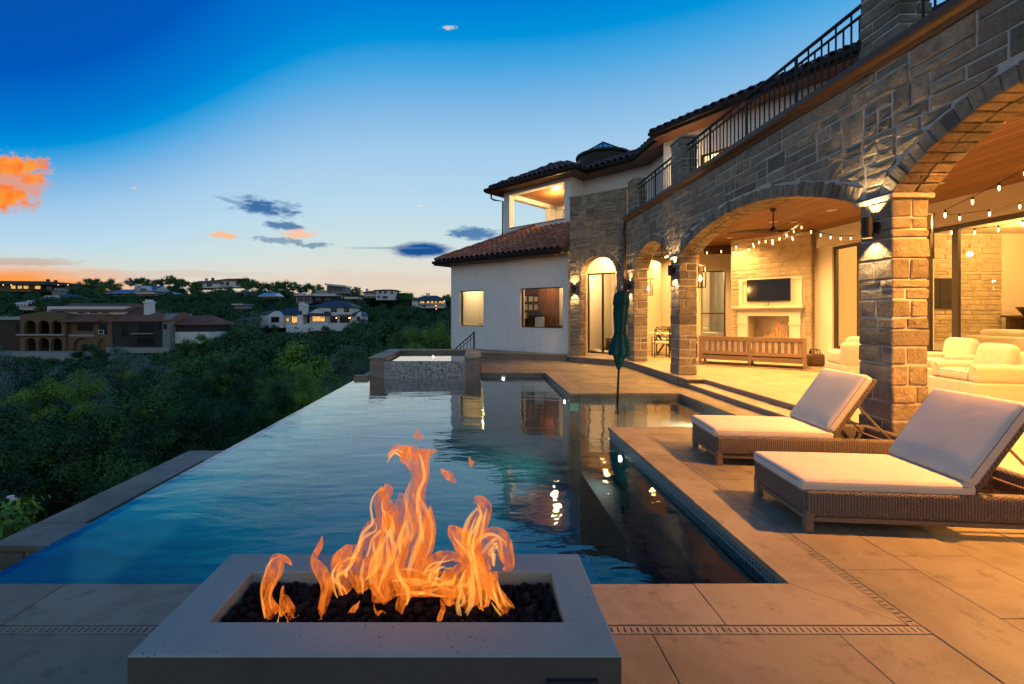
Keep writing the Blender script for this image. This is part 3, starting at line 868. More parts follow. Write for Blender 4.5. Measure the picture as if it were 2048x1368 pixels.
for a, b in ((.12, 1.1), (1.1, XR + cw)): slab(a, b, YFAR - ov, YFAR + cw, 'coping_stone', name='coping')
# linear drain in the deck
YD0, YD1, XD0, XD1 = 2.276, YN - cw, XR + cw, XR + cw + .06
# field slabs
def rows_x(xe, y0, y1):
    for a, b in zip(xe, xe[1:]): slab(a, b, y0, y1)
xe = [-6.2, -5.2, -4.3, -3.35, -2.45, -1.4, -.05, .877, 1.808, XD1 + .001]
rows_x(xe, 1.25, YD0); rows_x([x + .4 for x in xe[:-1]] + [XD1 + .001], .2, 1.25); rows_x(xe, -1.0, .2)
strips = [XD1 + .001, 2.75, 3.27, 3.8, 4.32, 4.57]
for k, (a, b) in enumerate(zip(strips, strips[1:])):
    y = -1.0 + (k % 3) * .37; cuts = [-1.0]
    while y < YSH - cw - .5:
        if y > -.9: cuts.append(y)
        y += .82 + .12 * ((k * 7 + int(y * 3)) % 3)
    # known joints of the photograph
    cuts = [c_ for c_ in cuts if abs(c_ - (2.85 if k == 0 else 2.39)) > .35]
    cuts.append(2.85 if k == 0 else 2.39 if k == 1 else cuts[-1] + .01); cuts = sorted(set(cuts)); cuts.append(YSH - cw - .062)
    for c0, c1 in zip(cuts, cuts[1:]):
        if c1 - c0 > .05: slab(a, b, c0, c1)
for k, (y0, y1) in enumerate(((YSF + cw, 10.5), (10.5, 11.5), (11.5, YFAR + cw))):
    xx = [XR + cw, 3.0 + .3 * (k % 2), 3.9 + .2 * (k % 2), 4.6]; rows_x(xx, y0, y1)
for k in range(5):
    y0 = YFAR + cw + k * .95; xx = [.12 + (.4 if k % 2 else 0) - (.4 if k % 2 else 0), 1.0 + .35 * (k % 2), 1.95 + .35 * (k % 2), 2.9 + .35 * (k % 2), 3.85, 4.6]
    rows_x(xx, y0, y0 + .95)
# drain grates
def drain(x0, x1, y0, y1, along):
    ch = MB(); ch.box(x0, x1, y0, y1, -.05, -.021); o = ch.build('drain', 'black_hole', deck)
    m_ = MB()
    L = (x1 - x0) if along == 'x' else (y1 - y0); n = int(L / .033); e = .006
    if along == 'x':
        m_.box(x0, x1, y0 + .003, y0 + e + .006, -.021, -.001); m_.box(x0, x1, y1 - e - .006, y1 - .003, -.021, -.001)
        for i in range(n): m_.box(x0 + L * i / n + .004, x0 + L * (i + 1) / n - .004, y0 + e + .006, y1 - e - .006, -.021, -.001)
    else:
        m_.box(x0 + .003, x0 + e + .006, y0, y1, -.021, -.001); m_.box(x1 - e - .006, x1 - .003, y0, y1, -.021, -.001)
        for i in range(n): m_.box(x0 + e + .006, x1 - e - .006, y0 + L * i / n + .004, y0 + L * (i + 1) / n - .004, -.021, -.001)
    stuff(m_.build('grate', 'coping_stone', o))
drain(-6.2, -1.25, YD0, YD1, 'x'); drain(.35, XD1, YD0, YD1, 'x'); drain(XD0, XD1, YD1 + .001, YSH - cw - .061, 'y'); drain(XD0, 4.5, YSH - cw - .06, YSH - cw - .001, 'x')
slab(-1.25, .35, YD0, YD1, name='paver')
mb = MB(); mb.cyl((.68, 13.4, 0), .14, -.01, .006, 24); tag(mb.build('skimmer_lid', 'coping_stone'), 'round pale skimmer lid set flush in the deck past the pool', 'lid')

# steps and terrace
mb = MB(); mb.box(4.92, 12, 5.3, 9.9, -.3, ZT - .03); mb.box(4.6, 12, -1, 5.3, -.3, ZT - .03); mb.box(4.60, 12, 9.9, 20.4, -.3, ZT - .03)
mb.poly([(3.16, 15.2), (4.6, 13.75), (4.6, 20.4), (3.0, 20.4)], -.3, ZT - .03)
terrace = struct(mb.build('terrace', 'riser_stone'))
def tile_floor(x0, x1, y0, y1, sx_, sy_, parent):
    nx, ny = max(1, round((x1 - x0) / sx_)), max(1, round((y1 - y0) / sy_))
    for j in range(ny):
        for i in range(nx):
            slab(x0 + (x1 - x0) * i / nx, x0 + (x1 - x0) * (i + 1) / nx, y0 + (y1 - y0) * j / ny, y0 + (y1 - y0) * (j + 1) / ny, 'terrace_stone', ZT, .029, 'floor_tile', .002, parent)
tile_floor(4.9, 10.3, 5.4, 9.8, .9, .9, terrace); tile_floor(4.56, 10.3, 1.2, 5.4, .9, .9, terrace); tile_floor(4.5, 10.3, 9.8, 17.6, .9, .9, terrace)
slab_poly([(3.04, 15.1), (4.5, 13.7), (4.5, 17.6), (3.04, 17.6)], 'terrace_stone', ZT, .029, 'floor_tile', terrace)
slab_poly([(4.9, 17.6), (10.3, 17.6), (7.5, 20.4), (4.9, 20.4)], 'terrace_stone', ZT, .029, 'floor_tile', terrace)
mb = MB(); mb.box(4.57, 4.918, 5.4, 9.82, -.02, .07); st = struct(mb.build('step', 'riser_stone'))
for a, b in ((5.4, 6.9), (6.9, 8.4), (8.4, 9.82)): slab(4.545, 4.918, a, b, 'terrace_stone', .1, .029, 'tread', .002, st)
# planter kerb in front of the stucco wing
mb = MB(); mb.poly([(3.1, 15.62), (.12, 16.6), (.12, 18.2), (3.15, 15.8)], -.02, .17); kb = struct(mb.build('kerb', 'riser_stone'))
mb = MB(); mb.poly([(3.12, 15.58), (.08, 16.55), (.08, 18.2), (3.16, 15.8)], .17, .2); mb.build('kerb_cap', 'coping_stone', kb)

# ------------------------------------------------------------------ stone arcade
arc = thing('stone_arcade', 'long grey stone arcade with three arches opening on the terrace', 'arcade', (XW, 7.5, ZT))
YE = (PIL[3][0], 14.05)
rings = [(*seg_arch((b - a) / 2, r, ZS), (a + b) / 2, (b - a) / 2) for a, b, r in ARCH]
def arch_z(y, extra=0.0):
    for Rr, zc, mid, a in rings:
        d_ = abs(y - mid); lim = a * (Rr + extra) / Rr
        if d_ <= lim: return zc + math.sqrt((Rr + extra) ** 2 - d_ * d_)
    return ZS
mb = MB()
edges = sorted(set([YE[0], YE[1]] + [p for q in PIL for p in q]))
yy = [YE[0]]
for (a, b, r), k in zip(ARCH, (26, 40, 28)):
    yy += [a + (b - a) * i / k for i in range(k + 1)]
yy = sorted(set(round(v, 5) for v in yy + list(YE)))
for a, b in zip(yy, yy[1:]):
    za = max(arch_z(a + 1e-4), ZS) + .02; zb = max(arch_z(b - 1e-4), ZS) + .02
    x0, x1 = XW + .009, XW + TH - .009
    mb.hexa([(x0, a, za), (x1, a, za), (x1, b, zb), (x0, b, zb), (x0, a, ZCOR0), (x1, a, ZCOR0), (x1, b, ZCOR0), (x0, b, ZCOR0)])
wall = mb.build('wall', 'mortar', arc)
face = lambda u, v, d: V(XW + .018 - d, u, v)
VD = .2
def ext(u): return arch_z(u, VD) if arch_z(u, VD) > ZS else ZS
rs = random.Random(5)
lay(rubble(YE[0], YE[1], ZS + .0, ZCOR0, rs), face, wall, bottom=lambda u: ext(u), rnd_=rs)
for (Rr, zc, mid, a), n in zip(rings, (25, 46, 27)):
    voussoirs(n, a, Rr, zc, mid, lambda u, z, d: V(XW - d, u, z), wall, VD - .03, TH, 2)
def stone_pier(x0, x1, y0, y1, z0, z1, parent, hs=(.1, .13, .16, .2, .23), nm='stone'):
    core = MB(); core.box(x0 + .02, x1 - .02, y0 + .02, y1 - .02, z0, z1)
    p = core.build('pillar', 'mortar', parent) if nm == 'stone' and parent is arc else core.build('core', 'mortar', parent)
    last = -1
    for a, b in courses(z0, z1, hs):
        k = random.choice([i for i in range(5) if i != last]); last = k
        cx = x0 + (x1 - x0) * random.uniform(.3, .7); cy = y0 + (y1 - y0) * random.uniform(.32, .68); q = []
        if k == 0: q = [(x0, x1, y0, y1)]
        elif k == 1: q = [(x0, cx, y0, y1), (cx, x1, y0, y1)]
        elif k == 2: q = [(x0, x1, y0, cy), (x0, x1, cy, y1)]
        elif k == 3: q = [(x0, cx, y0, cy), (cx, x1, y0, cy), (x0, x1, cy, y1)]
        else: q = [(x0, cx, y0, cy), (x0, cx, cy, y1), (cx, x1, y0, y1)]
        for (p0, p1, r0, r1) in q:
            m_ = MB(); e = random.uniform(-.006, .008)
            m_.add(*block(p0 + G - (e if p0 == x0 else 0), p1 - G + (e if p1 == x1 else 0), r0 + G - (e if r0 == y0 else 0), r1 - G + (e if r1 == y1 else 0), a + G, b - G))
            m_.build('stone', 'stone', p)
    return p
for i, (a, b) in enumerate(PIL):
    p = stone_pier(XW, XW + TH, a, b, ZT, ZS - .06, arc)
    m_ = MB(); addm(m_, rbox(TH + .06, b - a + .06, .055, .012, 2), T(XW + TH / 2, (a + b) / 2, ZS - .03)); m_.build('capital', 'stone_cap', p)
    m_ = MB(); m_.box(XW - .05, XW + TH + .03, a - .05, b + .05, ZT - .22, ZT - .001); m_.build('plinth', 'riser_stone', p)
# cornice and gutter
mb = MB(); prof = [(.06, 0), (.0, 0), (-.02, .03), (-.03, .06), (-.09, .075), (-.11, .1), (-.11, .17), (-.095, .19), (.06, .19)]
r0 = [V(XW + x, YE[0] - .05, ZCOR0 + z) for x, z in prof]; r1 = [V(XW + x, YE[1] + .0, ZCOR0 + z) for x, z in prof]
mb.ringed([r0, r1]); mb.build('cornice', 'gutter', arc)
mb = MB(); mb.box(XW + .062, 11.5, YE[0], 17.2, ZCOR0 + .05, ZCOR1 - .03); mb.build('balcony_floor', 'riser_stone', arc)
mb = MB(); mb.tube([(XW - .04, 14.1, ZCOR0 + .05), (XW - .06, 14.12, ZCOR0 - .15), (XW - .12, 14.02, ZCOR0 - .35), (XW - .1, 13.95, ZCOR0 - .5), (XW - .09, 13.95, .25)], .045, 10)
tag(mb.build('downspout', 'gutter', smooth=True), 'copper coloured downspout where the arcade meets the stone tower', 'downspout')

# balcony posts and railings
def post(label, y0, y1, z1, x0=XW + .03, x1=XW + TH - .02):
    t_ = thing('stone_post', label, 'post', ((x0 + x1) / 2, (y0 + y1) / 2, ZCOR1), group='stone posts along the balcony')
    stone_pier(x0, x1, y0, y1, ZCOR1 - .02, z1 - .05, t_, nm='core')
    m_ = MB(); addm(m_, rbox(x1 - x0 + .05, y1 - y0 + .05, .05, .01, 1), T((x0 + x1) / 2, (y0 + y1) / 2, z1 - .025)); m_.build('cap', 'stone_cap', t_)
post('short stone balcony post between the two railings, above the second pillar', 10.36, 10.95, 5.68)
post('tall stone balcony post above the thick sconce-lit pillar nearest the loungers', 5.02, 5.56, 6.4)
post('small stone balcony post beside the stone tower at the far end', 13.5, 14.08, 5.66)
def railing(label, y0, y1, x=XW + .16):
    t_ = thing('balcony_railing', label, 'railing', (x, (y0 + y1) / 2, ZCOR1), group='black balcony railings')
    zt = 5.46; L = y1 - y0; n = int(L / .125)
    m_ = MB(); m_.box(x - .022, x + .022, y0, y1, zt - .03, zt); m_.build('top_rail', 'dark_metal', t_)
    m_ = MB(); m_.box(x - .015, x + .015, y0, y1, zt - .155, zt - .13); m_.build('middle_rail', 'dark_metal', t_)
    m_ = MB(); m_.box(x - .015, x + .015, y0, y1, ZCOR1 + .06, ZCOR1 + .085); m_.build('bottom_rail', 'dark_metal', t_)
    bal = MB(); bal.box(-.008, .008, -.008, .008, ZCOR1 + .085, zt - .155); me = bal.mesh('baluster', 'dark_metal')
    pk = MB(); pk.box(-.008, .008, -.008, .008, zt - .13, zt - .03); me2 = pk.mesh('picket', 'dark_metal')
    st_ = MB(); st_.box(-.016, .016, -.016, .016, ZCOR1, zt - .03); me3 = st_.mesh('standard', 'dark_metal')
    for i in range(1, n):
        y = y0 + L * i / n
        if i % 10 == 0: put(me3, 'standard', t_, T(x, y, 0)); continue
        put(me, 'baluster', t_, T(x, y, 0))
        if i % 2 == 0: put(me2, 'picket', t_, T(x, y, 0))
railing('short black railing beside the stone tower', 10.96, 13.49)
railing('long black balcony railing between the two stone posts', 5.57, 10.35)
railing('black railing beyond the tall stone post, cut by the picture edge', 1.6, 5.01)

# ------------------------------------------------------------------ stone tower
TA, TB = V(3.12, 15.3, 0), V(4.63, 14.1, 0)
tu = (TB - TA).normalized(); tn = V(tu.y, -tu.x, 0)
if tn.dot(V(-1, -1, 0)) < 0: tn = -tn
TL = (TB - TA).length
tow = thing('stone_tower', 'tall stone tower bay with a narrow lit arch beside the white wing', 'tower', (3.9, 14.9, ZT))
tp = lambda u, v, d: TA + tu * u + tn * (d - .018) + V(0, 0, v)
s0, s1, rise, zs2, zt2 = .37, 1.60, .56, 2.93, 5.55
Rr2, zc2 = seg_arch((s1 - s0) / 2, rise, zs2); mid2 = (s0 + s1) / 2
def tz(u, e=0.0):
    d_ = abs(u - mid2); a = (s1 - s0) / 2
    return zc2 + math.sqrt((Rr2 + e) ** 2 - d_ * d_) if d_ <= a * (Rr2 + e) / Rr2 else ZT
mb = MB(); D2 = .42
def tbox(ua, ub, za, zb, za2=None, d0=-.008, d1=-D2):
    za2 = za if za2 is None else za2
    q = [tp(ua, za, d0), tp(ub, za2, d0), tp(ub, za2, d1), tp(ua, za, d1), tp(ua, zb, d0), tp(ub, zb, d0), tp(ub, zb, d1), tp(ua, zb, d1)]
    mb.hexa(q)
tbox(0.0, s0, ZT, zt2 - .06); tbox(s1, TL, ZT, zt2 - .06)
for i in range(20):
    a = s0 + (s1 - s0) * i / 20; b = s0 + (s1 - s0) * (i + 1) / 20
    tbox(a, b, tz(a + 1e-4) + .02, zt2 - .06, tz(b - 1e-4) + .02)
twall = mb.build('wall', 'mortar', tow)
rs = random.Random(8)
R_ = rubble(0, TL, zs2 - .0, zt2 - .06, rs, ws=(.25, .65))
lay(R_, tp, twall, bottom=lambda u: tz(u, .17) if tz(u, .17) > ZT + .1 else zs2, rnd_=rs)
lay(ashlar(0, s0, ZT, zs2, (.14, .18, .22), (.3, .5), rs, .3), tp, twall, rnd_=rs)
lay(ashlar(s1, TL, ZT, zs2, (.14, .18, .22), (.3, .5), rs, .3), tp, twall, rnd_=rs)
voussoirs(19, (s1 - s0) / 2, Rr2, zc2, mid2, lambda u, z, d: tp(u, z, d), twall, .16, D2, 3)
# jamb stones, facing into the arch
for uu, dirn in ((s0, 1), (s1, -1)):
    pl = lambda u, v, d, uu=uu, dirn=dirn: tp(uu + dirn * (d - .0), v, -.01 - u)
    lay(ashlar(.0, D2 - .0, ZT, zs2 - .02, (.14, .18, .22), (.18, .26), rs, .3), pl, twall, rnd_=rs, proud=.014)
# return side of the tower, toward the wing
ps = lambda u, v, d: TA - tn * u - tu * (d - .005) + V(0, 0, v)
lay(ashlar(.0, .6, ZT, zt2 - .06, (.16, .2, .24), (.25, .4), rs, .3), ps, twall, rnd_=rs)
mb = MB(); q = [tp(-.04, 0, .04), tp(TL + .02, 0, .04), tp(TL + .02, 0, -D2 - .1), tp(-.04, 0, -D2 - .1)]
mb.poly([(p.x, p.y) for p in q], zt2 - .055, zt2); mb.build('cap', 'stone_cap', tow)
# ------------------------------------------------------------------ walls with openings, windows, tiled roofs
def wall_open(mb, A, u, n, L, z0, z1, th, ops):
    """wall from A along u (length L), thickness th going along -n; ops: (s0,s1,za,zb)"""
    A = Vector(A)
    def bx(a, b, c, d):
        if b - a < 1e-4 or d - c < 1e-4: return
        o = A + u * a + V(0, 0, c); mb.obox(o, u * (b - a), -n * th, V(0, 0, d - c))
    s = 0
    for (a, b, c, d) in sorted(ops):
        bx(s, a, z0, z1); bx(a, b, z0, c); bx(a, b, d, z1); s = b
    bx(s, L, z0, z1)
def window(parent, A, u, n, s0, s1, za, zb, inset=.1, fw=.05, mull=(), rails=(), m='window_frame', pane='glass', name='window'):
    mb = MB(); A = Vector(A)
    def bx(a, b, c, d, t0=inset, t1=inset + .07):
        mb.obox(A + u * a - n * t0 + V(0, 0, c), u * (b - a), -n * (t1 - t0), V(0, 0, d - c))
    e = .002
    bx(s0 + e, s0 + fw, za + e, zb - e); bx(s1 - fw, s1 - e, za + e, zb - e)
    bx(s0 + fw + e, s1 - fw - e, za + e, za + fw); bx(s0 + fw + e, s1 - fw - e, zb - fw, zb - e)
    for q in mull: bx(q - fw * .6, q + fw * .6, za + fw + e, zb - fw - e)
    for q in rails: bx(s0 + fw + e, s1 - fw - e, q - fw * .5, q + fw * .5, inset + .005, inset + .065)
    f = mb.build(name, m, parent)
    cuts = [s0 + fw] + list(mull) + [s1 - fw]
    for a, b in zip(cuts, cuts[1:]):
        p = MB(); p.obox(A + u * (a + e) - n * (inset + .03) + V(0, 0, za + fw), u * (b - a - 2 * e), -n * .008, V(0, 0, zb - za - 2 * fw))
        p.build('pane', pane, f)
    return f
def tile_mesh(name, m, w=.26, l=.42):
    vs = []; n = 8; prof = []
    for i in range(n + 1):
        t_ = i / n; x = (t_ - .5) * w * 1.06
        prof.append((x, .068 * max(0, math.sin(PI * min(1, t_ / .68))) if t_ < .68 else -.02 * math.sin(PI * (t_ - .68) / .32)))
    mb = MB(); r = []
    for y, k, dz_ in ((0, 1.06, .0), (l, .96, -.012)):
        r.append([V(x * k, y, z * k + dz_ + .016) for x, z in prof])
        r.append([V(x * k, y, z * k + dz_) for x, z in prof])
    vs = r[0] + r[2] + r[3] + r[1]; N = n + 1; fs = []
    for k in range(4):
        for i in range(n): fs.append((k * N + i, k * N + i + 1, ((k + 1) % 4) * N + i + 1, ((k + 1) % 4) * N + i))
    mb.add(vs, fs)
    return mb.mesh(name, m)
TILE = {}
def roof_facet(parent, P, Q, P2, Q2, m='roof_tile', limit=300, counter=None, w=.26, l=.36):
    """tiles on the planar facet eave P->Q, top P2->Q2"""
    P, Q, P2, Q2 = map(Vector, (P, Q, P2, Q2))
    e = (Q - P).normalized(); nrm = e.cross(P2 - P).normalized()
    if nrm.z < 0: nrm = -nrm
    s = nrm.cross(e)
    if s.dot(P2 - P) < 0: s = -s
    if e.cross(s).z < 0: pass
    def st(p): d_ = p - P; return d_.dot(e), d_.dot(s)
    poly = [st(p) for p in (P, Q, Q2, P2)]
    H = max(p[1] for p in poly)
    if m not in TILE: TILE[m] = tile_mesh('tile', m)
    rows = int(H / l)
    def span(t_):
        xs = []
        for a, b in zip(poly, poly[1:] + poly[:1]):
            if (a[1] - t_) * (b[1] - t_) <= 0 and abs(a[1] - b[1]) > 1e-6:
                xs.append(a[0] + (b[0] - a[0]) * (t_ - a[1]) / (b[1] - a[1]))
        return (min(xs), max(xs)) if len(xs) > 1 else None
    xdir = s.cross(nrm)  # so that (xdir, s, nrm) is right handed
    for r_ in range(rows):
        t_ = r_ * l + .02; sp_ = span(min(t_ + l * .5, H - .02))
        if not sp_: continue
        k0 = math.ceil((sp_[0] - .02) / w); k = k0
        while (k + .5) * w < sp_[1] + .05:
            if counter is not None:
                if counter[0] >= limit: return
                counter[0] += 1
            o = P + e * ((k + .5) * w + random.uniform(-.006, .006)) + s * (t_ - .05) + nrm * (.012 + .016)
            tilt = s * 1.0 + nrm * -.03
            mt = frame_m(o, xdir, tilt.normalized(), xdir.cross(tilt.normalized()))
            put(TILE[m], 'tile', parent, mt @ RZ(random.uniform(-.012, .012))); k += 1
def fascia(mb, P, Q, out, h=.2, d=.14):
    """gutter section swept along the eave P-Q, out = outward normal"""
    prof = [(.03, -.02), (-.0, -.02), (0, -h), (-.05, -h - .03), (-.32, -h - .04), (-.32, -.02)]
    prof2 = [(.0, -.01), (.09, -.02), (.12, -.06), (.10, -.13), (.0, -.14)]
    for pr in ([(0, -.01), (0, -h), (-.06, -h), (-.06, -.01)], prof2):
        mb.ringed([[P + out * a + V(0, 0, b) for a, b in pr], [Q + out * a + V(0, 0, b) for a, b in pr]])

# ------------------------------------------------------------------ white stucco wing
WA, WB = V(-1.11, 19.49, 0), V(3.16, 15.8, 0)
wu = (WB - WA).normalized(); wnr = V(-wu.y, wu.x, 0)
if wnr.dot(V(-.6, -1, 0)) < 0: wnr = -wnr
WLn = (WB - WA).length
wing = thing('stucco_wing', 'low white stucco wing with two lit windows under a red tiled roof', 'house', (1, 17.6, 0))
def wpar(px):
    k = pu(px); 
    # ray x = k*y meets WA + wu*s
    return (k * WA.y - WA.x) / (wu.x - k * wu.y)
w1 = (wpar(919), wpar(967), 1.09, 2.57); w2 = (wpar(1040), wpar(1126), 1.09, 2.56)
mb = MB(); wall_open(mb, WA, wu, wnr, WLn, -.6, 3.8, .3, [w1, w2])
mb.obox(WA - wnr * .302 + V(0, 0, -.6), wu * .3, -wnr * 4.5, V(0, 0, 4.4))
mb.obox(WA - wnr * 4.81 + V(0, 0, -.6), wu * WLn, -wnr * .3, V(0, 0, 4.4))
wingwall = mb.build('wall', 'stucco', wing)
for wdw in (w1, w2):
    window(wing, WA, wu, wnr, *wdw, inset=.12, fw=.035, m='window_frame')
    m_ = MB(); m_.obox(WA + wu * (wdw[0] - .04) + wnr * .02 + V(0, 0, wdw[2] - .06), wu * (wdw[1] - wdw[0] + .08), -wnr * .135, V(0, 0, .055)); m_.build('sill', 'stucco', wing)
# roof
EZ = 3.86
ov_ = .5
E0 = WA - wu * .5 + wnr * ov_; E1 = WB + wnr * ov_ + wu * .02
E0.z = E1.z = EZ
up = -wnr * 3.05 + V(0, 0, 1.5)
R0 = E0 + up + wu * 3.0; R1 = E1 + up
E2 = E0 - wnr * 6.1
roof = MB(); roof.quad(E0, E1, R1, R0); roof.quad(E2, E0, R0, R0 - wnr * .05 + V(0, 0, 0))
roof.quad(E0 - V(0, 0, .03), E1 - V(0, 0, .03), R1 - V(0, 0, .03), R0 - V(0, 0, .03))
rf = roof.build('roof', 'charcoal', wing, fix=False)
ctr = [0]; roof_facet(rf, E0, E1, R0, R1, 'roof_tile', 290, ctr)
mb = MB(); fascia(mb, E0 - wu * .05, E1 + wu * .0, wnr); fascia(mb, E2, E0, -wu)
mb.build('gutter', 'bronze', wing)
mb = MB(); a = E0 - V(0, 0, .2); b = E1 - V(0, 0, .2); mb.obox(a - wnr * .005, wu * (E1 - E0).length, -wnr * .55, V(0, 0, .03)); mb.build('soffit', 'soffit_wood', wing)
mb = MB()                                                    # ridge caps along the hip
for i in range(9):
    p = E0.lerp(R0, i / 9); q = E0.lerp(R0, (i + 1.15) / 9); mb.tube([p + V(0, 0, .03), q + V(0, 0, .06)], .1, 8)
mb.build('hip_cap', 'roof_tile', rf)
# rooms behind the windows
def room(parent, A, u, n, s0, s1, z0, z1, depth, m='interior_plaster', back='interior_plaster'):
    mb = MB(); A = Vector(A)
    o = A + u * s0 - n * .31 + V(0, 0, z0); L = u * (s1 - s0); D = -n * depth; H = V(0, 0, z1 - z0)
    mb.obox(o, L, D, V(0, 0, -.05)); mb.obox(o + H, L, D, V(0, 0, .05)); mb.obox(o + D, L, -n * .05, H)
    mb.obox(o, -u * .05, D, H); mb.obox(o + L, u * .05, D, H)
    return mb.build('room', m, parent)
sm = w2[0] - 1.0
room(wing, WA, wu, wnr, .1, sm - .06, .3, 3.2, 1.6); room(wing, WA, wu, wnr, sm + .06, WLn - .1, .3, 3.2, 1.3)
def wp(s, d, z): return WA + wu * s - wnr * d + V(0, 0, z)
lamp('bath_lamp', 'POINT', wp((w1[0] + w1[1]) / 2 - .2, 1.1, 2.8), 60, (1, .68, .3), .1)
lamp('study_lamp', 'POINT', wp((w2[0] + w2[1]) / 2 - .1, .8, 3.0), 60, (1, .66, .3), .15)
mb = MB(); mb.lathe([(.0, -.05), (.05, -.03), (.06, 0), (.05, .03), (.0, .05)], 12, wp(w1[1] - .15, .75, 2.15)); tag(mb.build('globe_lamp', 'lamp_lens', smooth=True), 'small glowing globe lamp inside the narrower stucco window', 'lamp')
fc = thing('faucet', 'slim faucet standing behind the sill of the narrower window', 'faucet', wp((w1[0] + w1[1]) / 2 + .15, .5, 1.02))
b = wp((w1[0] + w1[1]) / 2 + .15, .5, 1.0)
m_ = MB(); m_.tube([b, b + V(0, 0, .16), b + V(-.03, -.02, .21), b + V(-.1, -.05, .2), b + V(-.13, -.07, .15)], .014, 8); m_.build('spout', 'bronze', fc)
for k in (-.16, .16):
    c_ = b + wu * k; m_ = MB(); m_.tube([c_, c_ + V(0, 0, .08)], .018, 8); m_.tube([c_ + V(0, 0, .08) - wu * .05, c_ + V(0, 0, .1) + wu * .05], .01, 6); m_.build('handle', 'bronze', fc)
m_ = MB(); m_.obox(wp(w1[0] - .2, .35, .95), wu * 1.8, -wnr * .55, V(0, 0, .05)); m_.obox(wp(w1[0] - .15, .4, .3), wu * 1.7, -wnr * .48, V(0, 0, .65)); tag(m_.build('vanity', 'cream'), 'pale vanity counter under the narrower stucco window', 'counter')
bs = thing('bookshelf', 'tall brown bookcase of framed prints seen through the wider window', 'bookcase', wp(w2[0] - .4, 1.5, .3))
s_a, s_b = w2[0] - .88, w2[0] - .02; DB = 1.59
m_ = MB(); m_.obox(wp(s_a, DB, .3), wu * (s_b - s_a), wnr * .02, V(0, 0, 2.6)); m_.obox(wp(s_a - .04, DB, .3), wu * .04, wnr * .3, V(0, 0, 2.6)); m_.obox(wp(s_b, DB, .3), wu * .04, wnr * .3, V(0, 0, 2.6)); m_.build('carcass', 'cabinet_wood', bs)
BL = ['topmost', 'upper', 'lower', 'lowest']
for k in range(6):
    z = .72 + k * .34; m_ = MB(); m_.obox(wp(s_a, DB - .03, z), wu * (s_b - s_a), wnr * .25, V(0, 0, .03)); m_.build('shelf', 'cabinet_wood', bs)
    if 1.3 < z < 2.4:
        for j in range(3):
            m_ = MB(); m_.obox(wp(s_a + .06 + j * .27, DB - .17, z + .032), wu * random.uniform(.15, .21), wnr * .03, V(0, 0, random.uniform(.17, .24)))
            tag(m_.build('framed_print', 'paper'), 'small pale framed print on the ' + ('lowest', 'middle', 'top')[k - 2] + ' lit shelf of the brown bookcase', 'picture', 'framed prints in the bookcase')
cb = thing('wardrobe', 'tall brown panelled cupboard beside the bookcase behind the wider window', 'cupboard', wp(s_b + .4, 1.4, .3))
m_ = MB(); m_.obox(wp(s_b + .05, DB, .3), wu * .72, wnr * .32, V(0, 0, 2.75)); m_.build('carcass', 'cabinet_wood', cb)
for k in range(2):
    m_ = MB(); m_.obox(wp(s_b + .07 + k * .34, DB - .322, .36), wu * .32, wnr * .025, V(0, 0, 2.6)); d_ = m_.build('door', 'cabinet_wood', cb)
    m_ = MB(); m_.obox(wp(s_b + .12 + k * .34, DB - .348, 1.5), wu * .22, wnr * .012, V(0, 0, 1.3)); m_.build('panel', 'cabinet_wood', d_)
dk = thing('desk', 'dark desk seen through the wider stucco window', 'desk', wp((w2[0] + w2[1]) / 2, .9, .3))
m_ = MB(); m_.obox(wp(w2[0] - .45, 1.2, 1.12), wu * 1.6, wnr * .5, V(0, 0, .05)); m_.build('top', 'dark_wood', dk)
for s_ in (w2[0] - .4, w2[0] + 1.0):
    m_ = MB(); m_.obox(wp(s_, 1.18, .3), wu * .06, wnr * .45, V(0, 0, .815)); m_.build('leg', 'dark_wood', dk)
mn = thing('monitor', 'black computer monitor on the dark desk in the study', 'monitor', wp(w2[0] + .1, .95, 1.17))
m_ = MB(); m_.obox(wp(w2[0] - .32, .95, 1.27), wu * .56, wnr * .03, V(0, 0, .34)); m_.build('screen', 'black_gloss', mn)
m_ = MB(); m_.obox(wp(w2[0] - .07, .99, 1.172), wu * .06, wnr * .02, V(0, 0, .2)); m_.obox(wp(w2[0] - .13, 1.05, 1.171), wu * .2, wnr * .16, V(0, 0, .012)); m_.build('stand', 'charcoal', mn)
oc = thing('office_chair', 'pale high-backed office chair at the dark desk in the study', 'chair', wp(w2[0] + .6, .55, .3))
SC_ = w2[0] + .52
m_ = MB(); addm(m_, rbox(.4, .1, .5, .045, 2), frame_m(wp(SC_, .55, 1.24), wu, wnr, V(0, 0, 1))); m_.build('backrest', 'slipcover', oc, smooth=True)
m_ = MB(); addm(m_, rbox(.26, .09, .17, .04, 2), frame_m(wp(SC_, .55, 1.6), wu, wnr, V(0, 0, 1))); m_.build('headrest', 'charcoal', oc, smooth=True)
m_ = MB(); addm(m_, rbox(.46, .4, .1, .04, 2), frame_m(wp(SC_, .72, .8), wu, wnr, V(0, 0, 1))); m_.build('seat', 'slipcover', oc, smooth=True)
m_ = MB(); p = wp(SC_, .72, .3); m_.tube([p + V(0, 0, .05), p + V(0, 0, .48)], .03, 8)
for k in range(5): m_.tube([p + V(0, 0, .07), p + V(.24 * math.cos(k * 1.257), .24 * math.sin(k * 1.257), .03)], .018, 6)
m_.build('base', 'charcoal', oc)
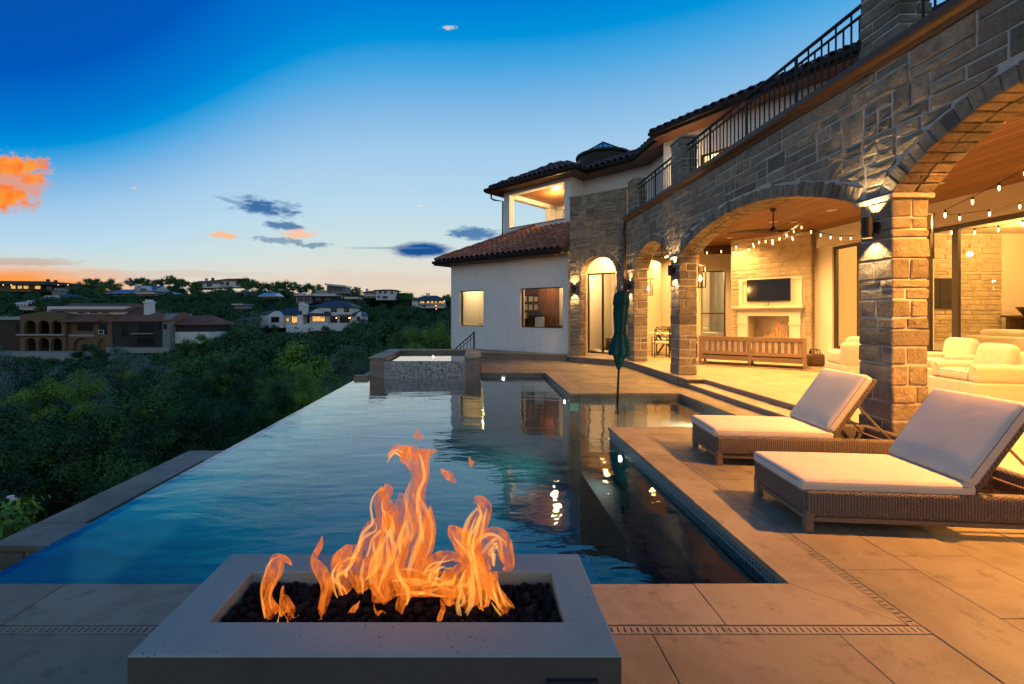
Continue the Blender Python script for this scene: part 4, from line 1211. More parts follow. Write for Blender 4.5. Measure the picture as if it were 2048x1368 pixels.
# outdoor handrail at the stair down beside the wing
hr = thing('stair_handrail', 'black stepped-down handrail between the spa and the white wing', 'handrail', (-.1, 16.85, 0))
top = V(-.11, 16.85, .9); low = V(-.82, 16.85, .28); dn = (low - top)
m_ = MB(); m_.box(-.14, -.08, 16.82, 16.88, -.3, .96); m_.build('post', 'dark_metal', hr)
m_ = MB(); m_.tube([top + V(0, 0, .02), low + V(0, 0, .02)], .022, 6); m_.build('top_rail', 'dark_metal', hr)
m_ = MB(); m_.tube([top - V(0, 0, .12), low - V(0, 0, .12)], .013, 6); m_.build('middle_rail', 'dark_metal', hr)
for i in range(1, 6):
    p = top + dn * (i / 5.6); m_ = MB(); m_.box(p.x - .01, p.x + .01, 16.84, 16.86, p.z - .75, p.z); m_.build('baluster', 'dark_metal', hr)
mb = MB()
for k in range(6): mb.box(-.1 - .3 * (k + 1), -.1 - .3 * k, 15.7, 17.3, -4, -.06 - .17 * (k + 1))
struct(mb.build('stair', 'riser_stone'))

# ------------------------------------------------------------------ upper storey
ZE = 7.45
ups = thing('upper_storey', 'white upper storey with dark tiled roofs set back above the arcade', 'house', (5, 19, 4.6))
def wl(mb, P, Q, z0, z1, th=.3, ops=()):
    P, Q = Vector((*P, 0)), Vector((*Q, 0)); u = (Q - P).normalized(); n = V(u.y, -u.x, 0)
    if n.dot(V(-.5, -1, 0)) < 0: n = -n
    wall_open(mb, P, u, n, (Q - P).length, z0, z1, th, ops); return P, u, n
U0, U1 = (1.26, 21.27), (3.84, 18.65)
L01 = math.hypot(U1[0] - U0[0], U1[1] - U0[1])
mb = MB(); op = (.335, 3.36, 5.58, 7.09)
pu0, uu, un = wl(mb, U0, U1, 3.4, ZE, .32, [op])
# the open belvedere: side and back walls with their own openings
def seg(mb, s0, d0, s1, d1, z0, z1, th=.32):
    a = pu0 + uu * s0 - un * d0; b = pu0 + uu * s1 - un * d1
    u = (b - a).normalized(); n = V(u.y, -u.x, 0); mb.obox(a + V(0, 0, z0), u * (b - a).length, -n * th, V(0, 0, z1 - z0))
BD = 3.6
seg(mb, 0, BD, 0, .34, 3.4, 5.58, .3); seg(mb, 0, BD, 0, BD - .4, 5.582, ZE, .3); seg(mb, 0, BD, 0, .34, 7.0, ZE, .3)
seg(mb, .0, BD + .3, L01, BD + .3, 3.4, 5.58, .3); seg(mb, 0, BD + .3, .55, BD + .3, 5.582, ZE, .3); seg(mb, 0, BD + .3, L01, BD + .3, 7.0, ZE, .3)
seg(mb, L01 - .6, BD + .3, L01, BD + .3, 5.582, ZE, .3)
mb.obox(pu0 + uu * (L01 - .3) - un * .33 + V(0, 0, 3.4), uu * .3, -un * (BD - .04), V(0, 0, ZE - 3.4))
U2, U3, U4, U5 = (4.52, 19.3), (6.52, 17.17), (6.6, 15.5), (6.75, 14.0)
UA = (6.15, 15.0); U6 = (9.0, 10.0); U7 = (10.3, 5.9)
seg(mb, L01, .0, L01 + .02, 1.2, 4.5, ZE)
wl(mb, U1, U2, 4.5, ZE); wl(mb, U2, U3, 4.5, ZE); wl(mb, U3, U4, 4.5, ZE)
P6, u6, n6 = wl(mb, UA, U6, 4.5, ZE, .3, [(1.28, 2.44, 4.7, 6.45), (3.3, 4.6, 4.7, 6.45)])
wl(mb, U6, U7, 4.5, ZE)
mb.build('wall', 'stucco', ups)
window(ups, P6, u6, n6, 1.28, 2.44, 4.7, 6.45, mull=(1.86,)); window(ups, P6, u6, n6, 3.3, 4.6, 4.7, 6.45, mull=(3.95,))
room(ups, P6, u6, n6, 1.0, 5.3, 4.6, 6.9, 3)
lamp('upper_room_lamp', 'POINT', P6 + u6 * 1.4 - n6 * 1.4 + V(0, 0, 6.3), 170, (1, .62, .26), .1)
lamp('upper_room_lamp', 'POINT', P6 + u6 * 3.6 - n6 * 1.4 + V(0, 0, 6.3), 170, (1, .62, .26), .1)
# belvedere ceiling and lamp
mb = MB(); mb.obox(pu0 + uu * .3 - un * .33 + V(0, 0, 7.2), uu * (L01 - .61), -un * (BD - .05), V(0, 0, .08)); mb.build('ceiling', 'ceiling_wood', ups)
mb = MB(); mb.obox(pu0 + uu * .3 - un * .33 + V(0, 0, 5.0), uu * (L01 - .61), -un * (BD - .05), V(0, 0, .1)); mb.build('floor', 'riser_stone', ups)
mb = MB(); mb.obox(pu0 + uu * .32 + un * .03 + V(0, 0, 5.53), uu * 3.06, -un * .36, V(0, 0, .045)); mb.build('sill', 'stone_cap', ups)
lamp('belvedere_lamp', 'POINT', pu0 + uu * 1.9 - un * 1.5 + V(0, 0, 6.75), 260, (1, .62, .24), .12)
# eaves and roofs
def off_poly(pts, d, side=-1):
    out = []
    n = len(pts)
    for i, p in enumerate(pts):
        p = Vector((*p, 0)); ns = []
        for a, b in ((i - 1, i), (i, i + 1)):
            if a < 0 or b >= n: continue
            u = (Vector((*pts[b], 0)) - Vector((*pts[a], 0))).normalized(); nn = V(u.y, -u.x, 0)
            ns.append(nn)
        m_ = sum(ns, V(0, 0, 0)).normalized(); k = d / max(.35, m_.dot(ns[0])); out.append(p + m_ * k)
    return out
def roof_run(pts, over, depth, pitch, m, first_cap=None, lim=300):
    """pts run so that the outside is to the right of the walking direction"""
    eave = off_poly(pts, over); ridge = off_poly(pts, over - depth)
    if eave[0].y > 0:
        pass
    Eo = [V(p.x, p.y, ZE) for p in eave]; Ri = [V(p.x, p.y, ZE + depth * pitch) for p in ridge]
    sh = MB()
    for i in range(len(Eo) - 1):
        sh.quad(Eo[i], Eo[i + 1], Ri[i + 1], Ri[i])
    rf = sh.build('roof', 'charcoal', ups, fix=False)
    ctr = [0]
    for i in range(len(Eo) - 1): roof_facet(rf, Eo[i], Eo[i + 1], Ri[i], Ri[i + 1], m, lim, ctr)
    mb = MB(); sf = MB(); wl_ = off_poly(pts, -.05)
    for i in range(len(Eo) - 1):
        u = (Eo[i + 1] - Eo[i]).normalized(); nn = V(u.y, -u.x, 0)
        fascia(mb, Eo[i], Eo[i + 1], nn)
        z = ZE - .2 - .004 * i
        a, b, c, d_ = [V(q.x, q.y, z) for q in (Eo[i], Eo[i + 1], wl_[i + 1], wl_[i])]
        sf.hexa([a, b, c, d_, a + V(0, 0, .03), b + V(0, 0, .03), c + V(0, 0, .03), d_ + V(0, 0, .03)])
    mb.build('gutter', 'bronze', ups); sf.build('soffit', 'soffit_wood', ups)
    return Eo, Ri
bel_l = tuple((pu0 - un * BD)[:2])
# outside on the right hand while walking from the back-left corner round to the return
roof_run([(pu0 - un * 4.2)[:2], U0, U1, (U1[0] + .68 * 1.35, U1[1] + .65 * 1.35)], .62, 2.4, .5, 'roof_tile_dark', lim=200)
roof_run([U2, U3, U4, U5], .75, 4.2, .42, 'roof_tile_dark', lim=300)
roof_run([UA, U6, U7, (11.2, 2)], .65, 4.6, .44, 'roof_tile_dark', lim=300)
wsn = thing('balcony_light', 'small glowing wall lamp on the white upper wall behind the railing', 'lamp', P6 + u6 * .85 + V(0, 0, 6.2))
m_ = MB(); q = P6 + u6 * .85 + n6 * .09 + V(0, 0, 6.15); m_.lathe([(.02, -.07), (.05, -.05), (.055, .05), (.02, .07)], 10, q); m_.build('shade', 'lamp_lens', wsn, smooth=True)
m_ = MB(); m_.obox(q - n6 * .088 - u6 * .03 + V(0, 0, -.05), u6 * .06, n6 * .03, V(0, 0, .1)); m_.build('back_plate', 'bronze', wsn)
lamp('balcony_lamp', 'POINT', q + n6 * .14, 45, (1, .6, .25), .05)
ds = thing('roof_downpipe', 'dark downpipe elbow under the eave at the belvedere corner', 'downpipe', (1, 21, 7.0))
m_ = MB(); c0 = pu0 + V(0, 0, 7.2) + un * .5 - uu * .35
m_.tube([c0, c0 + V(0, 0, -.22), c0 - un * .1 + uu * .1 + V(0, 0, -.3), c0 - un * .46 + uu * .32 + V(0, 0, -.34), c0 - un * .46 + uu * .3 + V(0, 0, -3.2)], .04, 8); m_.build('pipe', 'bronze', ds)
# glass lantern on the roof
sk = thing('roof_lantern', 'glass pyramid skylight on a round drum above the tiled roof', 'skylight', (6.1, 22, 8.6))
m_ = MB(); m_.cyl((6.1, 22, 0), 1.2, 7.6, 9.1, 28); m_.lathe([(1.2, 9.1), (1.3, 9.12), (1.3, 9.22), (1.15, 9.25)], 28, (6.1, 22, 0)); m_.build('drum', 'bronze', sk)
ap = V(6.1, 22, 9.92); cs = [V(6.1 + 1.12 * math.cos(k * PI / 3 + .2), 22 + 1.12 * math.sin(k * PI / 3 + .2), 9.25) for k in range(6)]
for k in range(6):
    m_ = MB(); m_.add([cs[k], cs[(k + 1) % 6], ap], [(0, 1, 2)]); m_.build('pane', 'skylight_glass', sk, fix=False)
    m_ = MB(); m_.tube([cs[k], ap], .03, 5); m_.build('rib', 'bronze', sk)

# ------------------------------------------------------------------ loggia: ceiling, rear walls, rooms behind glass
log = thing('loggia', 'warm lit loggia interior of plaster walls and tall glazing behind the arches', 'room', (8, 12, ZT))
WLY = [(6.3, 20.2), (8.35, 17.1), (10.3, 16.8)]
mb = MB()
wl(mb, WLY[0], WLY[1], ZT, ZCEIL, .25, [(.55, 1.75, ZT, 3.3)])
PA = V(*WLY[0], 0); ua = (V(*WLY[1], 0) - PA).normalized(); na = V(-ua.y, ua.x, 0); na = na if na.dot(V(-1, -1, 0)) > 0 else -na
wl(mb, WLY[1], WLY[2], ZT, ZCEIL, .25, [(.06, .95, ZT + .1, 3.22)])
PB = V(*WLY[1], 0); ub = (V(*WLY[2], 0) - PB).normalized(); nb = V(ub.y, -ub.x, 0)
BX = 10.3
def bw(y0, y1, z0, z1): mb.box(BX, BX + .25, y0, y1, z0, z1)
bw(13.2, 16.76, ZT, ZCEIL); bw(11.6, 13.198, ZT, .6); bw(11.6, 13.198, 3.55, ZCEIL); bw(10.5, 11.598, ZT, ZCEIL)
bw(4.2, 10.498, ZT, .68); bw(4.2, 10.498, 3.54, ZCEIL); bw(1, 4.198, ZT, ZCEIL)
mb.box(BX - .16, BX - .002, 10.5, 13.6, 3.58, 3.86)                                   # plaster beam
mb.box(4.7, BX, .8, .998, ZT, ZCEIL)
wl(mb, (5.35, 15.3), (6.3, 20.2), ZT, ZCEIL, .2)
pc, uc, nc = wl(mb, (3.45, 16.8), (5.3, 15.32), ZT, ZCEIL, .2, [(.66, 1.72, ZT, 3.05)])
mb.build('wall', 'interior_plaster', log)
window(log, PA, ua, na, .55, 1.75, ZT, 3.3, inset=.06, fw=.06, name='glass_door')
window(log, PB, ub, nb, .06, .95, ZT + .1, 3.22, inset=.06, fw=.04, rails=(1.62,))
window(log, (BX, 13.198, 0), V(0, -1, 0), V(-1, 0, 0), 0, 1.598, .6, 3.55, inset=.05, fw=.09, mull=(.85,))
window(log, (BX, 10.498, 0), V(0, -1, 0), V(-1, 0, 0), 0, 6.298, .68, 3.54, inset=.05, fw=.1, mull=(.64, 2.9, 4.6))
window(log, pc, uc, nc, .66, 1.72, ZT, 3.05, inset=.05, fw=.05, mull=(1.22,), name='glass_door')
# planked ceiling
mb = MB(); mb.box(XW + TH + .002, BX + .2, .9, 17.2, ZCEIL + .02, ZCEIL + .06); mb.poly([(5.05, 17.2), (8.4, 17.2), (6.2, 20.4), (5.05, 20.4)], ZCEIL + .02, ZCEIL + .06); mb.poly([(3.4, 16.9), (3.4, 15.6), (4.62, 14.55), (XW + TH, 14.5), (XW + TH, 17.2)], ZCEIL + .02, ZCEIL + .06)
cl = mb.build('ceiling', 'soffit_wood', log)
x = XW + TH + .004
while x < BX - .01:
    x1 = min(x + .135, BX - .003); cuts = [.95] + sorted(random.uniform(2, 16) for _ in range(2)) + [17.15]
    for a, b in zip(cuts, cuts[1:]):
        m_ = MB(); m_.box(x + .005, x1 - .005, a + .002, b - .002, ZCEIL, ZCEIL + .018); m_.build('plank', 'ceiling_wood', cl)
    x = x1
for (y0, y1) in ((10.42, 10.62), (5.2, 5.4)):
    m_ = MB(); m_.box(XW + TH + .004, BX - .17, y0, y1, ZCEIL - .16, ZCEIL - .002)
    if y0 < 6: m_.build('beam', 'dark_wood', log)
m_ = MB(); m_.box(8.36, 10.28, 16.6, 16.78, ZCEIL - .3, ZCEIL - .01); m_.build('beam', 'dark_wood', log)
# living room behind the long glazing
mb = MB(); X2 = 16.5
mb.box(BX + .26, X2, 3.5, 13.6, ZT - .1, ZT); mb.box(BX + .26, X2, 3.5, 13.6, 4.0, 4.1); mb.box(X2, X2 + .2, 3.5, 13.6, ZT, 4.0)
mb.box(BX + .26, X2, 13.6, 13.8, ZT, 4.0); mb.box(BX + .26, X2, 3.3, 3.5, ZT, 4.0)
lr = mb.build('living_room', 'interior_plaster', log)
rs = random.Random(3)
m_ = MB(); m_.box(12.9, 15.5, 13.45, 13.598, ZT, 3.95); sw = m_.build('stone_wall', 'mortar', log)
lay(ashlar(12.9, 15.5, ZT + .6, 3.95, (.09, .12, .16), (.3, .7), rs, .2), lambda u, v, d: V(u, 13.45 - d, v), sw, m='stone_warm', rnd_=rs, proud=.025)
# bedroom, dining passage behind the rear windows
mb = MB(); o = PB - nb * 4.2
mb.obox(PB - ub * .1 - nb * .27 + V(0, 0, ZT - .02), ub * 2.2, -nb * 4, V(0, 0, .02)); mb.obox(PB - ub * .1 - nb * 4.3 + V(0, 0, ZT), ub * 2.2, -nb * .1, V(0, 0, 3.6))
mb.obox(PB - ub * .1 - nb * .27 + V(0, 0, 3.7), ub * 2.2, -nb * 4, V(0, 0, .05)); mb.obox(PB - ub * .2 - nb * .27 + V(0, 0, ZT), ub * .1, -nb * 4, V(0, 0, 3.5)); mb.obox(PB + ub * 2.1 - nb * .27 + V(0, 0, ZT), ub * .1, -nb * 4, V(0, 0, 3.5))
mb.build('bedroom', 'interior_plaster', log)
room(log, PA, ua, na, .2, 2.2, ZT, 3.7, 3); room(log, pc, uc, nc, .2, 2.2, ZT, 3.6, 3.0)
lamp('bedroom_lamp', 'POINT', PB + ub * .7 - nb * 2 + V(0, 0, 3.2), 150, (1, .7, .34), .2)
lamp('hall_lamp', 'POINT', PA + ua * 1.1 - na * 1.5 + V(0, 0, 3.2), 120, (1, .66, .3), .2)
lamp('porch_room_lamp', 'POINT', pc + uc * 1.2 - nc * 1.4 + V(0, 0, 3.2), 170, (1, .66, .3), .2)
dr = thing('wooden_door', 'brown wooden door standing ajar behind the narrow tower arch glazing', 'door', pc + uc * 1.5 - nc * .7)
m_ = MB(); m_.obox(pc + uc * 1.32 - nc * .9 + V(0, 0, ZT + .01), uc * .75, -nc * .05, V(0, 0, 2.5)); d_ = m_.build('leaf', 'cabinet_wood', dr)
m_ = MB(); m_.obox(pc + uc * 1.42 - nc * .86 + V(0, 0, ZT + 1.0), uc * .04, -nc * .03, V(0, 0, .18)); m_.build('handle', 'bronze', d_)
sc_ = thing('side_chair', 'low dark bench standing behind the narrow tower arch glazing', 'bench', pc + uc * .9 - nc * 1.6)
m_ = MB(); m_.obox(pc + uc * .7 - nc * 1.9 + V(0, 0, ZT + .4), uc * .4, nc * .35, V(0, 0, .06)); m_.build('seat', 'dark_wood', sc_)
for a in (.7, 1.06):
    m_ = MB(); m_.obox(pc + uc * a - nc * 1.88 + V(0, 0, ZT + .001), uc * .04, nc * .3, V(0, 0, .398)); m_.build('leg', 'dark_wood', sc_)

# ------------------------------------------------------------------ fireplace wall
FL = V(8.65, 15.5, 0); FR = FL + V(1.3, -1.6, 0).normalized() * 2.27
fu = (FR - FL).normalized(); fn = V(fu.y, -fu.x, 0); fn = fn if fn.dot(V(-1, -1, 0)) > 0 else -fn
FW = (FR - FL).length
fp = thing('fireplace', 'tall pale stone fireplace breast with carved mantel in the loggia', 'fireplace', (9.3, 14.7, ZT))
ff = lambda u, v, d: FL + fu * u + fn * (d - .02) + V(0, 0, v)
def fo(mb, a, b, z0, z1, d0, d1): mb.obox(FL + fu * a + fn * d0 + V(0, 0, z0), fu * (b - a), fn * (d1 - d0), V(0, 0, z1 - z0)); return mb
ox0, ox1, oz, hz = .53, 1.74, 1.56, .66        # firebox opening above a raised hearth
mb = MB(); fo(mb, 0, ox0, ZT, ZCEIL, -1.2, -.012); fo(mb, ox1, FW, ZT, ZCEIL, -1.2, -.012); fo(mb, ox0, ox1, oz, ZCEIL, -1.2, -.012); fo(mb, ox0, ox1, ZT, hz, -1.2, -.012); fo(mb, ox0, ox1, hz, oz, -1.2, -.62)
br = mb.build('chimney_breast', 'mortar', fp)
rs = random.Random(21)
lay(ashlar(0, FW, ZT, ZCEIL - .01, (.14, .18, .22), (.3, .62), rs, .25), ff, br, m='stone_warm', rnd_=rs, holes=[(.24, 2.1, ZT, 2.78)])
lay(ashlar(0, .6, ZT, ZCEIL - .01, (.14, .18, .22), (.3, .5), rs, .25), lambda u, v, d: FR - fn * u + fu * (d - .005) + V(0, 0, v), br, m='stone_warm', rnd_=rs)
m_ = MB(); fo(m_, .28, 2.06, 1.86, 2.76, -.01, .035); m_.build('overmantel', 'cream', fp)
for a, b in ((.28, .39), (1.95, 2.06)):
    m_ = MB(); fo(m_, a, b, 1.86, 2.68, .036, .07); m_.build('trim', 'cream', fp)
m_ = MB(); fo(m_, .26, 2.08, 2.682, 2.76, .036, .08); m_.build('trim', 'cream', fp)
m_ = MB(); fo(m_, .13, 2.14, 1.79, 1.858, -.01, .26); fo(m_, .17, 2.1, 1.74, 1.788, -.01, .2); fo(m_, .2, 2.07, 1.702, 1.738, -.01, .15); m_.build('mantel_shelf', 'cream', fp)
m_ = MB(); fo(m_, .25, 2.03, oz - .02, 1.70, -.01, .09); m_.build('frieze', 'cream', fp)
for a, b in ((.25, ox0), (ox1, 2.03)):
    m_ = MB(); fo(m_, a, b, ZT, oz - .022, -.01, .11); fo(m_, a - .03, b + .03, ZT, ZT + .14, .112, .14); fo(m_, a - .02, b + .02, oz - .3, oz - .22, .112, .13); m_.build('jamb', 'cream', fp)
m_ = MB(); fo(m_, ox0 + .002, ox1 - .002, hz + .002, oz - .03, -.6, -.55); fo(m_, ox0 + .002, ox0 + .03, hz + .002, oz - .03, -.548, -.02); fo(m_, ox1 - .03, ox1 - .002, hz + .002, oz - .03, -.548, -.02); m_.build('firebox', 'riser_stone', fp)
m_ = MB(); fo(m_, ox0 + .002, ox1 - .002, ZT, hz, -.01, .09); m_.build('hearth_front', 'cream', fp)
m_ = MB(); fo(m_, .1, 2.0, ZT + .001, ZT + .05, .0, .5); m_.build('hearth', 'cream', fp)
tv = thing('television', 'black flat television hung over the mantel on the stone chimney', 'television', ff(1.15, 2.35, .1))
m_ = MB(); fo(m_, .54, 1.77, 2.02, 2.72, .07, .11); m_.build('case', 'charcoal', tv)
m_ = MB(); fo(m_, .55, 1.76, 2.03, 2.71, .111, .114); m_.build('screen', 'black_gloss', tv)
ck = thing('mantel_clock', 'small square dark clock on the mantel below the television', 'clock', ff(1.14, 1.86, .15))
m_ = MB(); fo(m_, 1.09, 1.19, 1.86, 1.965, .14, .18); m_.build('case', 'dark_wood', ck); m_ = MB(); fo(m_, 1.105, 1.175, 1.876, 1.95, .181, .184); m_.build('dial', 'paper', ck)
# flames: closed tapering tongues, each swept along a path with its own widths
def crom(pts, n):
    out = []
    P = [pts[0]] + list(pts) + [pts[-1]]
    for i in range(1, len(P) - 2):
        for k in range(n):
            t_ = k / n; r_ = []
            for a, b, c, d_ in zip(P[i - 1], P[i], P[i + 1], P[i + 2]):
                r_.append(.5 * ((2 * b) + (-a + c) * t_ + (2 * a - 5 * b + 4 * c - d_) * t_ ** 2 + (-a + 3 * b - 3 * c + d_) * t_ ** 3))
            out.append(r_)
    out.append(list(pts[-1])); return out
def ribbons(path, parent, place, seed, heat, count=4):
    rn = random.Random(seed * 7 + 1); C = crom(path, 8); n_ = len(C)
    for k in range(count):
        f = rn.choice((-.8, -.55, -.1, .25, .6, .82)) + rn.uniform(-.1, .1); i0 = int(n_ * rn.uniform(.0, .45)); i1 = min(n_ - 1, int(i0 + n_ * rn.uniform(.28, .55)))
        if i1 - i0 < 5: continue
        ph = rn.uniform(0, 6); sub = []
        for j in range(i0, i1 + 1, 2):
            x, z, w = C[j]; a = C[max(0, j - 1)]; b = C[min(n_ - 1, j + 1)]; l = math.hypot(b[0] - a[0], b[1] - a[1]) or 1
            nx, nz_ = (b[1] - a[1]) / l, -(b[0] - a[0]) / l; s_ = (j - i0) / (i1 - i0)
            q = (f + .3 * math.sin(ph + s_ * 4)) * w
            sub.append((x + nx * q, z + nz_ * q, max(.0012, min(.012, w * .2) * math.sin(PI * min(1, .12 + s_ * .88)))))
        sub[-1] = (sub[-1][0], sub[-1][1], .001)
        flame_tongue(sub, parent, place, seed * 31 + k, .8, heat, 'flame_ribbon', 8, 'flame_core')
def flame_tongue(path, parent, place, seed, flat=.5, heat=(1, .15), name='flame_tongue', n=14, m='flame'):
    """path: (x, z, halfwidth); place(x, y, z) -> world"""
    rn = random.Random(seed); rings = []; hs = []
    C = crom(path, 6); y0 = rn.uniform(-.03, .03); ph = rn.uniform(0, 9)
    tot = len(C)
    for i, (x, z, w) in enumerate(C):
        a = C[max(0, i - 1)]; b = C[min(tot - 1, i + 1)]
        tx, tz_ = b[0] - a[0], b[1] - a[1]; l = math.hypot(tx, tz_) or 1; nx, nz_ = tz_ / l, -tx / l
        w = max(w, .0012); t_ = i / (tot - 1); yc = y0 + .03 * math.sin(ph + t_ * 5) * t_
        ring = []
        for k in range(n):
            q = 2 * PI * k / n
            wob = 1 + .34 * mnoise.noise(V(math.cos(q) * 1.3 + seed, math.sin(q) * 1.3, t_ * 5.0))
            # a folded, horseshoe section
            ring.append(place(x + nx * w * math.cos(q) * wob, yc + w * flat * (math.sin(q) + .5 * math.cos(2 * q + ph)) * wob, z + nz_ * w * math.cos(q) * wob))
        rings.append(ring); hs.append(heat[0] + (heat[1] - heat[0]) * t_)
    mb = MB(); mb.ringed(rings)
    o = mb.build(name, m, parent, smooth=True)
    at = o.data.attributes.new('heat', 'FLOAT', 'POINT')
    for i in range(len(rings) * n): at.data[i].value = hs[i // n]
    return o
hf = thing('hearth_fire', 'small fire burning on logs in the loggia fireplace', 'fire', ff(1.3, hz + .05, -.25))
for i in range(9):
    u = .98 + .085 * i; h = .18 + .42 * math.exp(-((i - 4.5) / 2.2) ** 2) * random.uniform(.6, 1.1)
    flame_tongue([(u, hz + .08, .03), (u + random.uniform(-.02, .02), hz + .12 + h * .4, .045), (u + random.uniform(-.03, .03), hz + .12 + h * .75, .022), (u + random.uniform(-.05, .05), hz + .12 + h, .001)],
                 hf, lambda x, y, z: FL + fu * x + fn * (-.2 + y) + V(0, 0, z), 100 + i, heat=(1, .8))
    flame_tongue([(u + .02, hz + .1, .012), (u, hz + .12 + h * .35, .026), (u + .015, hz + .12 + h * .7, .001)], hf, lambda x, y, z: FL + fu * x + fn * (-.17 + y) + V(0, 0, z), 140 + i, .8, (1, .6), 'flame_ribbon', 8, 'flame_core')
for i in range(3):
    m_ = MB(); a = ff(.95 + .05 * i, hz + .05 + .06 * (i == 2), -.3 + .1 * i); b = ff(1.66 - .04 * i, hz + .05 + .08 * (i == 2), -.25 + .05 * i); m_.tube([a, a.lerp(b, .5) + V(0, 0, .015), b], .045, 8)
    tag(m_.build('log', 'charcoal'), 'charred log in the loggia fireplace', 'log', 'logs in the loggia fireplace')
lamp('hearth_glow', 'POINT', ff(1.3, hz + .4, -.2), 14, (1, .42, .1), .08)

# ------------------------------------------------------------------ lamps of the loggia
def can_light(x, y, where, lit=True, tgt=None, e=70, z=ZCEIL, c=(1, .66, .3)):
    t_ = thing('ceiling_light', 'round recessed light in the planked ceiling ' + where, 'light', (x, y, z), group='recessed ceiling lights')
    m_ = MB(); m_.lathe([(.075, -.001), (.105, -.001), (.105, -.012), (.075, -.012)], 20, (x, y, z)); m_.build('trim', 'white_paint', t_)
    m_ = MB(); m_.cyl((x, y, z), .072, -.006, -.002, 20); m_.build('lens', 'lamp_lens' if lit else 'white_paint', t_)
    if lit:
        lamp('downlight', 'SPOT', (x, y, z - .03), e, c, .06, (x, y, 0) if tgt is None else tgt, 150, .8)
LIGHTS = [(8.03, 12.33), (8.55, 12.33), (8.3, 14.9), (8.53, 10.94), (6.0, 12.4), (6.1, 9.2), (8.8, 8.7), (6.2, 6.6), (8.9, 6.6), (5.75, 3.3), (8.8, 3.6), (6.0, 15.4), (7.2, 17.2)]
WHERE = ['in front of the fireplace, nearer the arches', 'in front of the fireplace, nearer the glazing', 'close above the chimney breast', 'beside the ceiling fan rod, toward the glazing', 'above the middle pillar end of the sofa', 'behind the wide arch, midway along it', 'over the glazing side of the wide arch', 'behind the thick pillar, on the arch side', 'above the armchairs by the thick pillar', 'just inside the nearest arch', 'over the nearest armchair, by the long glazing', 'above the small arch', 'above the dining table']
for i, (x, y) in enumerate(LIGHTS): can_light(x, y, WHERE[i], e=(850 if x < 7 else 600) if y > 5 else 3600 if x < 7 else 500, c=((1, .44, .09) if x < 7 else (1, .52, .15)) if y > 5 else (1, .39, .07))
lamp('porch_light', 'POINT', (4.3, 15.2, 3.6), 300, (1, .52, .15), .08)
for x, y in ((12.2, 9.5), (12.6, 6.5), (14.5, 11.5)): lamp('living_room_lamp', 'POINT', (x, y, 3.7), 330, (1, .52, .14), .12)
# up and down sconces on the pillars
def sconce(label, y, z, e=9, x=XW, nrm=V(-1, 0, 0), pos=None):
    p = V(x, y, z) if pos is None else pos
    t_ = thing('wall_sconce', label, 'sconce', p, group='up and down wall sconces')
    u = V(-nrm.y, nrm.x, 0); fr = lambda a, b, c: p + u * a + nrm * b + V(0, 0, c)
    m_ = MB(); m_.obox(fr(-.05, .005, -.06), u * .1, nrm * .035, V(0, 0, .12)); m_.build('back_plate', 'bronze', t_)
    r0 = [fr(.055 * math.cos(k * PI / 8), .1 + .055 * math.sin(k * PI / 8), -.12) for k in range(16)]; m_ = MB()
    r1 = [q + V(0, 0, .24) for q in r0]; m_.ringed([r0, r1], False, False)
    i0 = [fr(.05 * math.cos(k * PI / 8), .1 + .05 * math.sin(k * PI / 8), -.12) for k in range(16)]; i1 = [q + V(0, 0, .24) for q in i0]; m_.ringed([i0, i1], False, False)
    m_.ringed([r0, i0], False, False); m_.ringed([r1, i1], False, False)
    m_.build('shade', 'bronze', t_, fix=False)
    for s_ in (-1, 1):
        m_ = MB(); m_.cyl(fr(0, .1, .05 * s_), .046, -.004, .004, 12); m_.build('lens', 'lamp_lens', t_)
        lamp('sconce_lamp', 'SPOT', fr(0, .1, .07 * s_), e, (1, .62, .27), .02, fr(0, .085, 3 * s_), 95, .5)
sconce('dark sconce on the thick pillar behind the loungers', 5.28, 2.6, 90)
sconce('dark sconce on the pillar at the near edge of the small arch', 10.66, 2.62, 80)
sconce('dark sconce on the pillar next to the copper downspout', 13.72, 2.42, 70)
sconce('dark sconce on the stone tower beside its narrow arch', 0, 0, 70, pos=tp(.18, 2.42, .02), nrm=tn)
def lantern(label, p, h=.5):
    t_ = thing('wall_lantern', label, 'lantern', p, group='box lanterns behind the pillars'); w = .085
    m_ = MB()
    for sx_ in (-1, 1):
        for sy in (-1, 1): m_.box(p[0] + sx_ * w - .009, p[0] + sx_ * w + .009, p[1] + sy * w - .009, p[1] + sy * w + .009, p[2] - h / 2, p[2] + h / 2)
    for z in (-h / 2 - .012, h / 2): m_.box(p[0] - w - .012, p[0] + w + .012, p[1] - w - .012, p[1] + w + .012, p[2] + z, p[2] + z + .014)
    m_.box(p[0] - w - .08, p[0] - w - .01, p[1] - .02, p[1] + .02, p[2] + .1, p[2] + .16); m_.build('cage', 'bronze', t_)
    m_ = MB(); m_.box(p[0] - w + .002, p[0] + w - .002, p[1] - w + .002, p[1] + w - .002, p[2] - h / 2 + .01, p[2] + h / 2 - .01); m_.build('pane', 'glass', t_)
    m_ = MB(); m_.lathe([(.004, -.06), (.028, -.04), (.034, .0), (.02, .05), (.004, .08)], 12, (p[0], p[1], p[2] - .05)); m_.build('bulb', 'flame_lantern', t_, smooth=True)
    lamp('lantern_lamp', 'POINT', (p[0], p[1], p[2] + .16), 55, (1, .52, .15), .03)
lantern('box lantern in the small arch, behind the downspout pillar', (5.17, 13.72, 2.42))
lantern('box lantern in the wide arch, behind the middle pillar', (5.24, 10.68, 2.48))
lantern('box lantern behind the thick pillar near the loungers', (5.14, 5.3, 2.5))
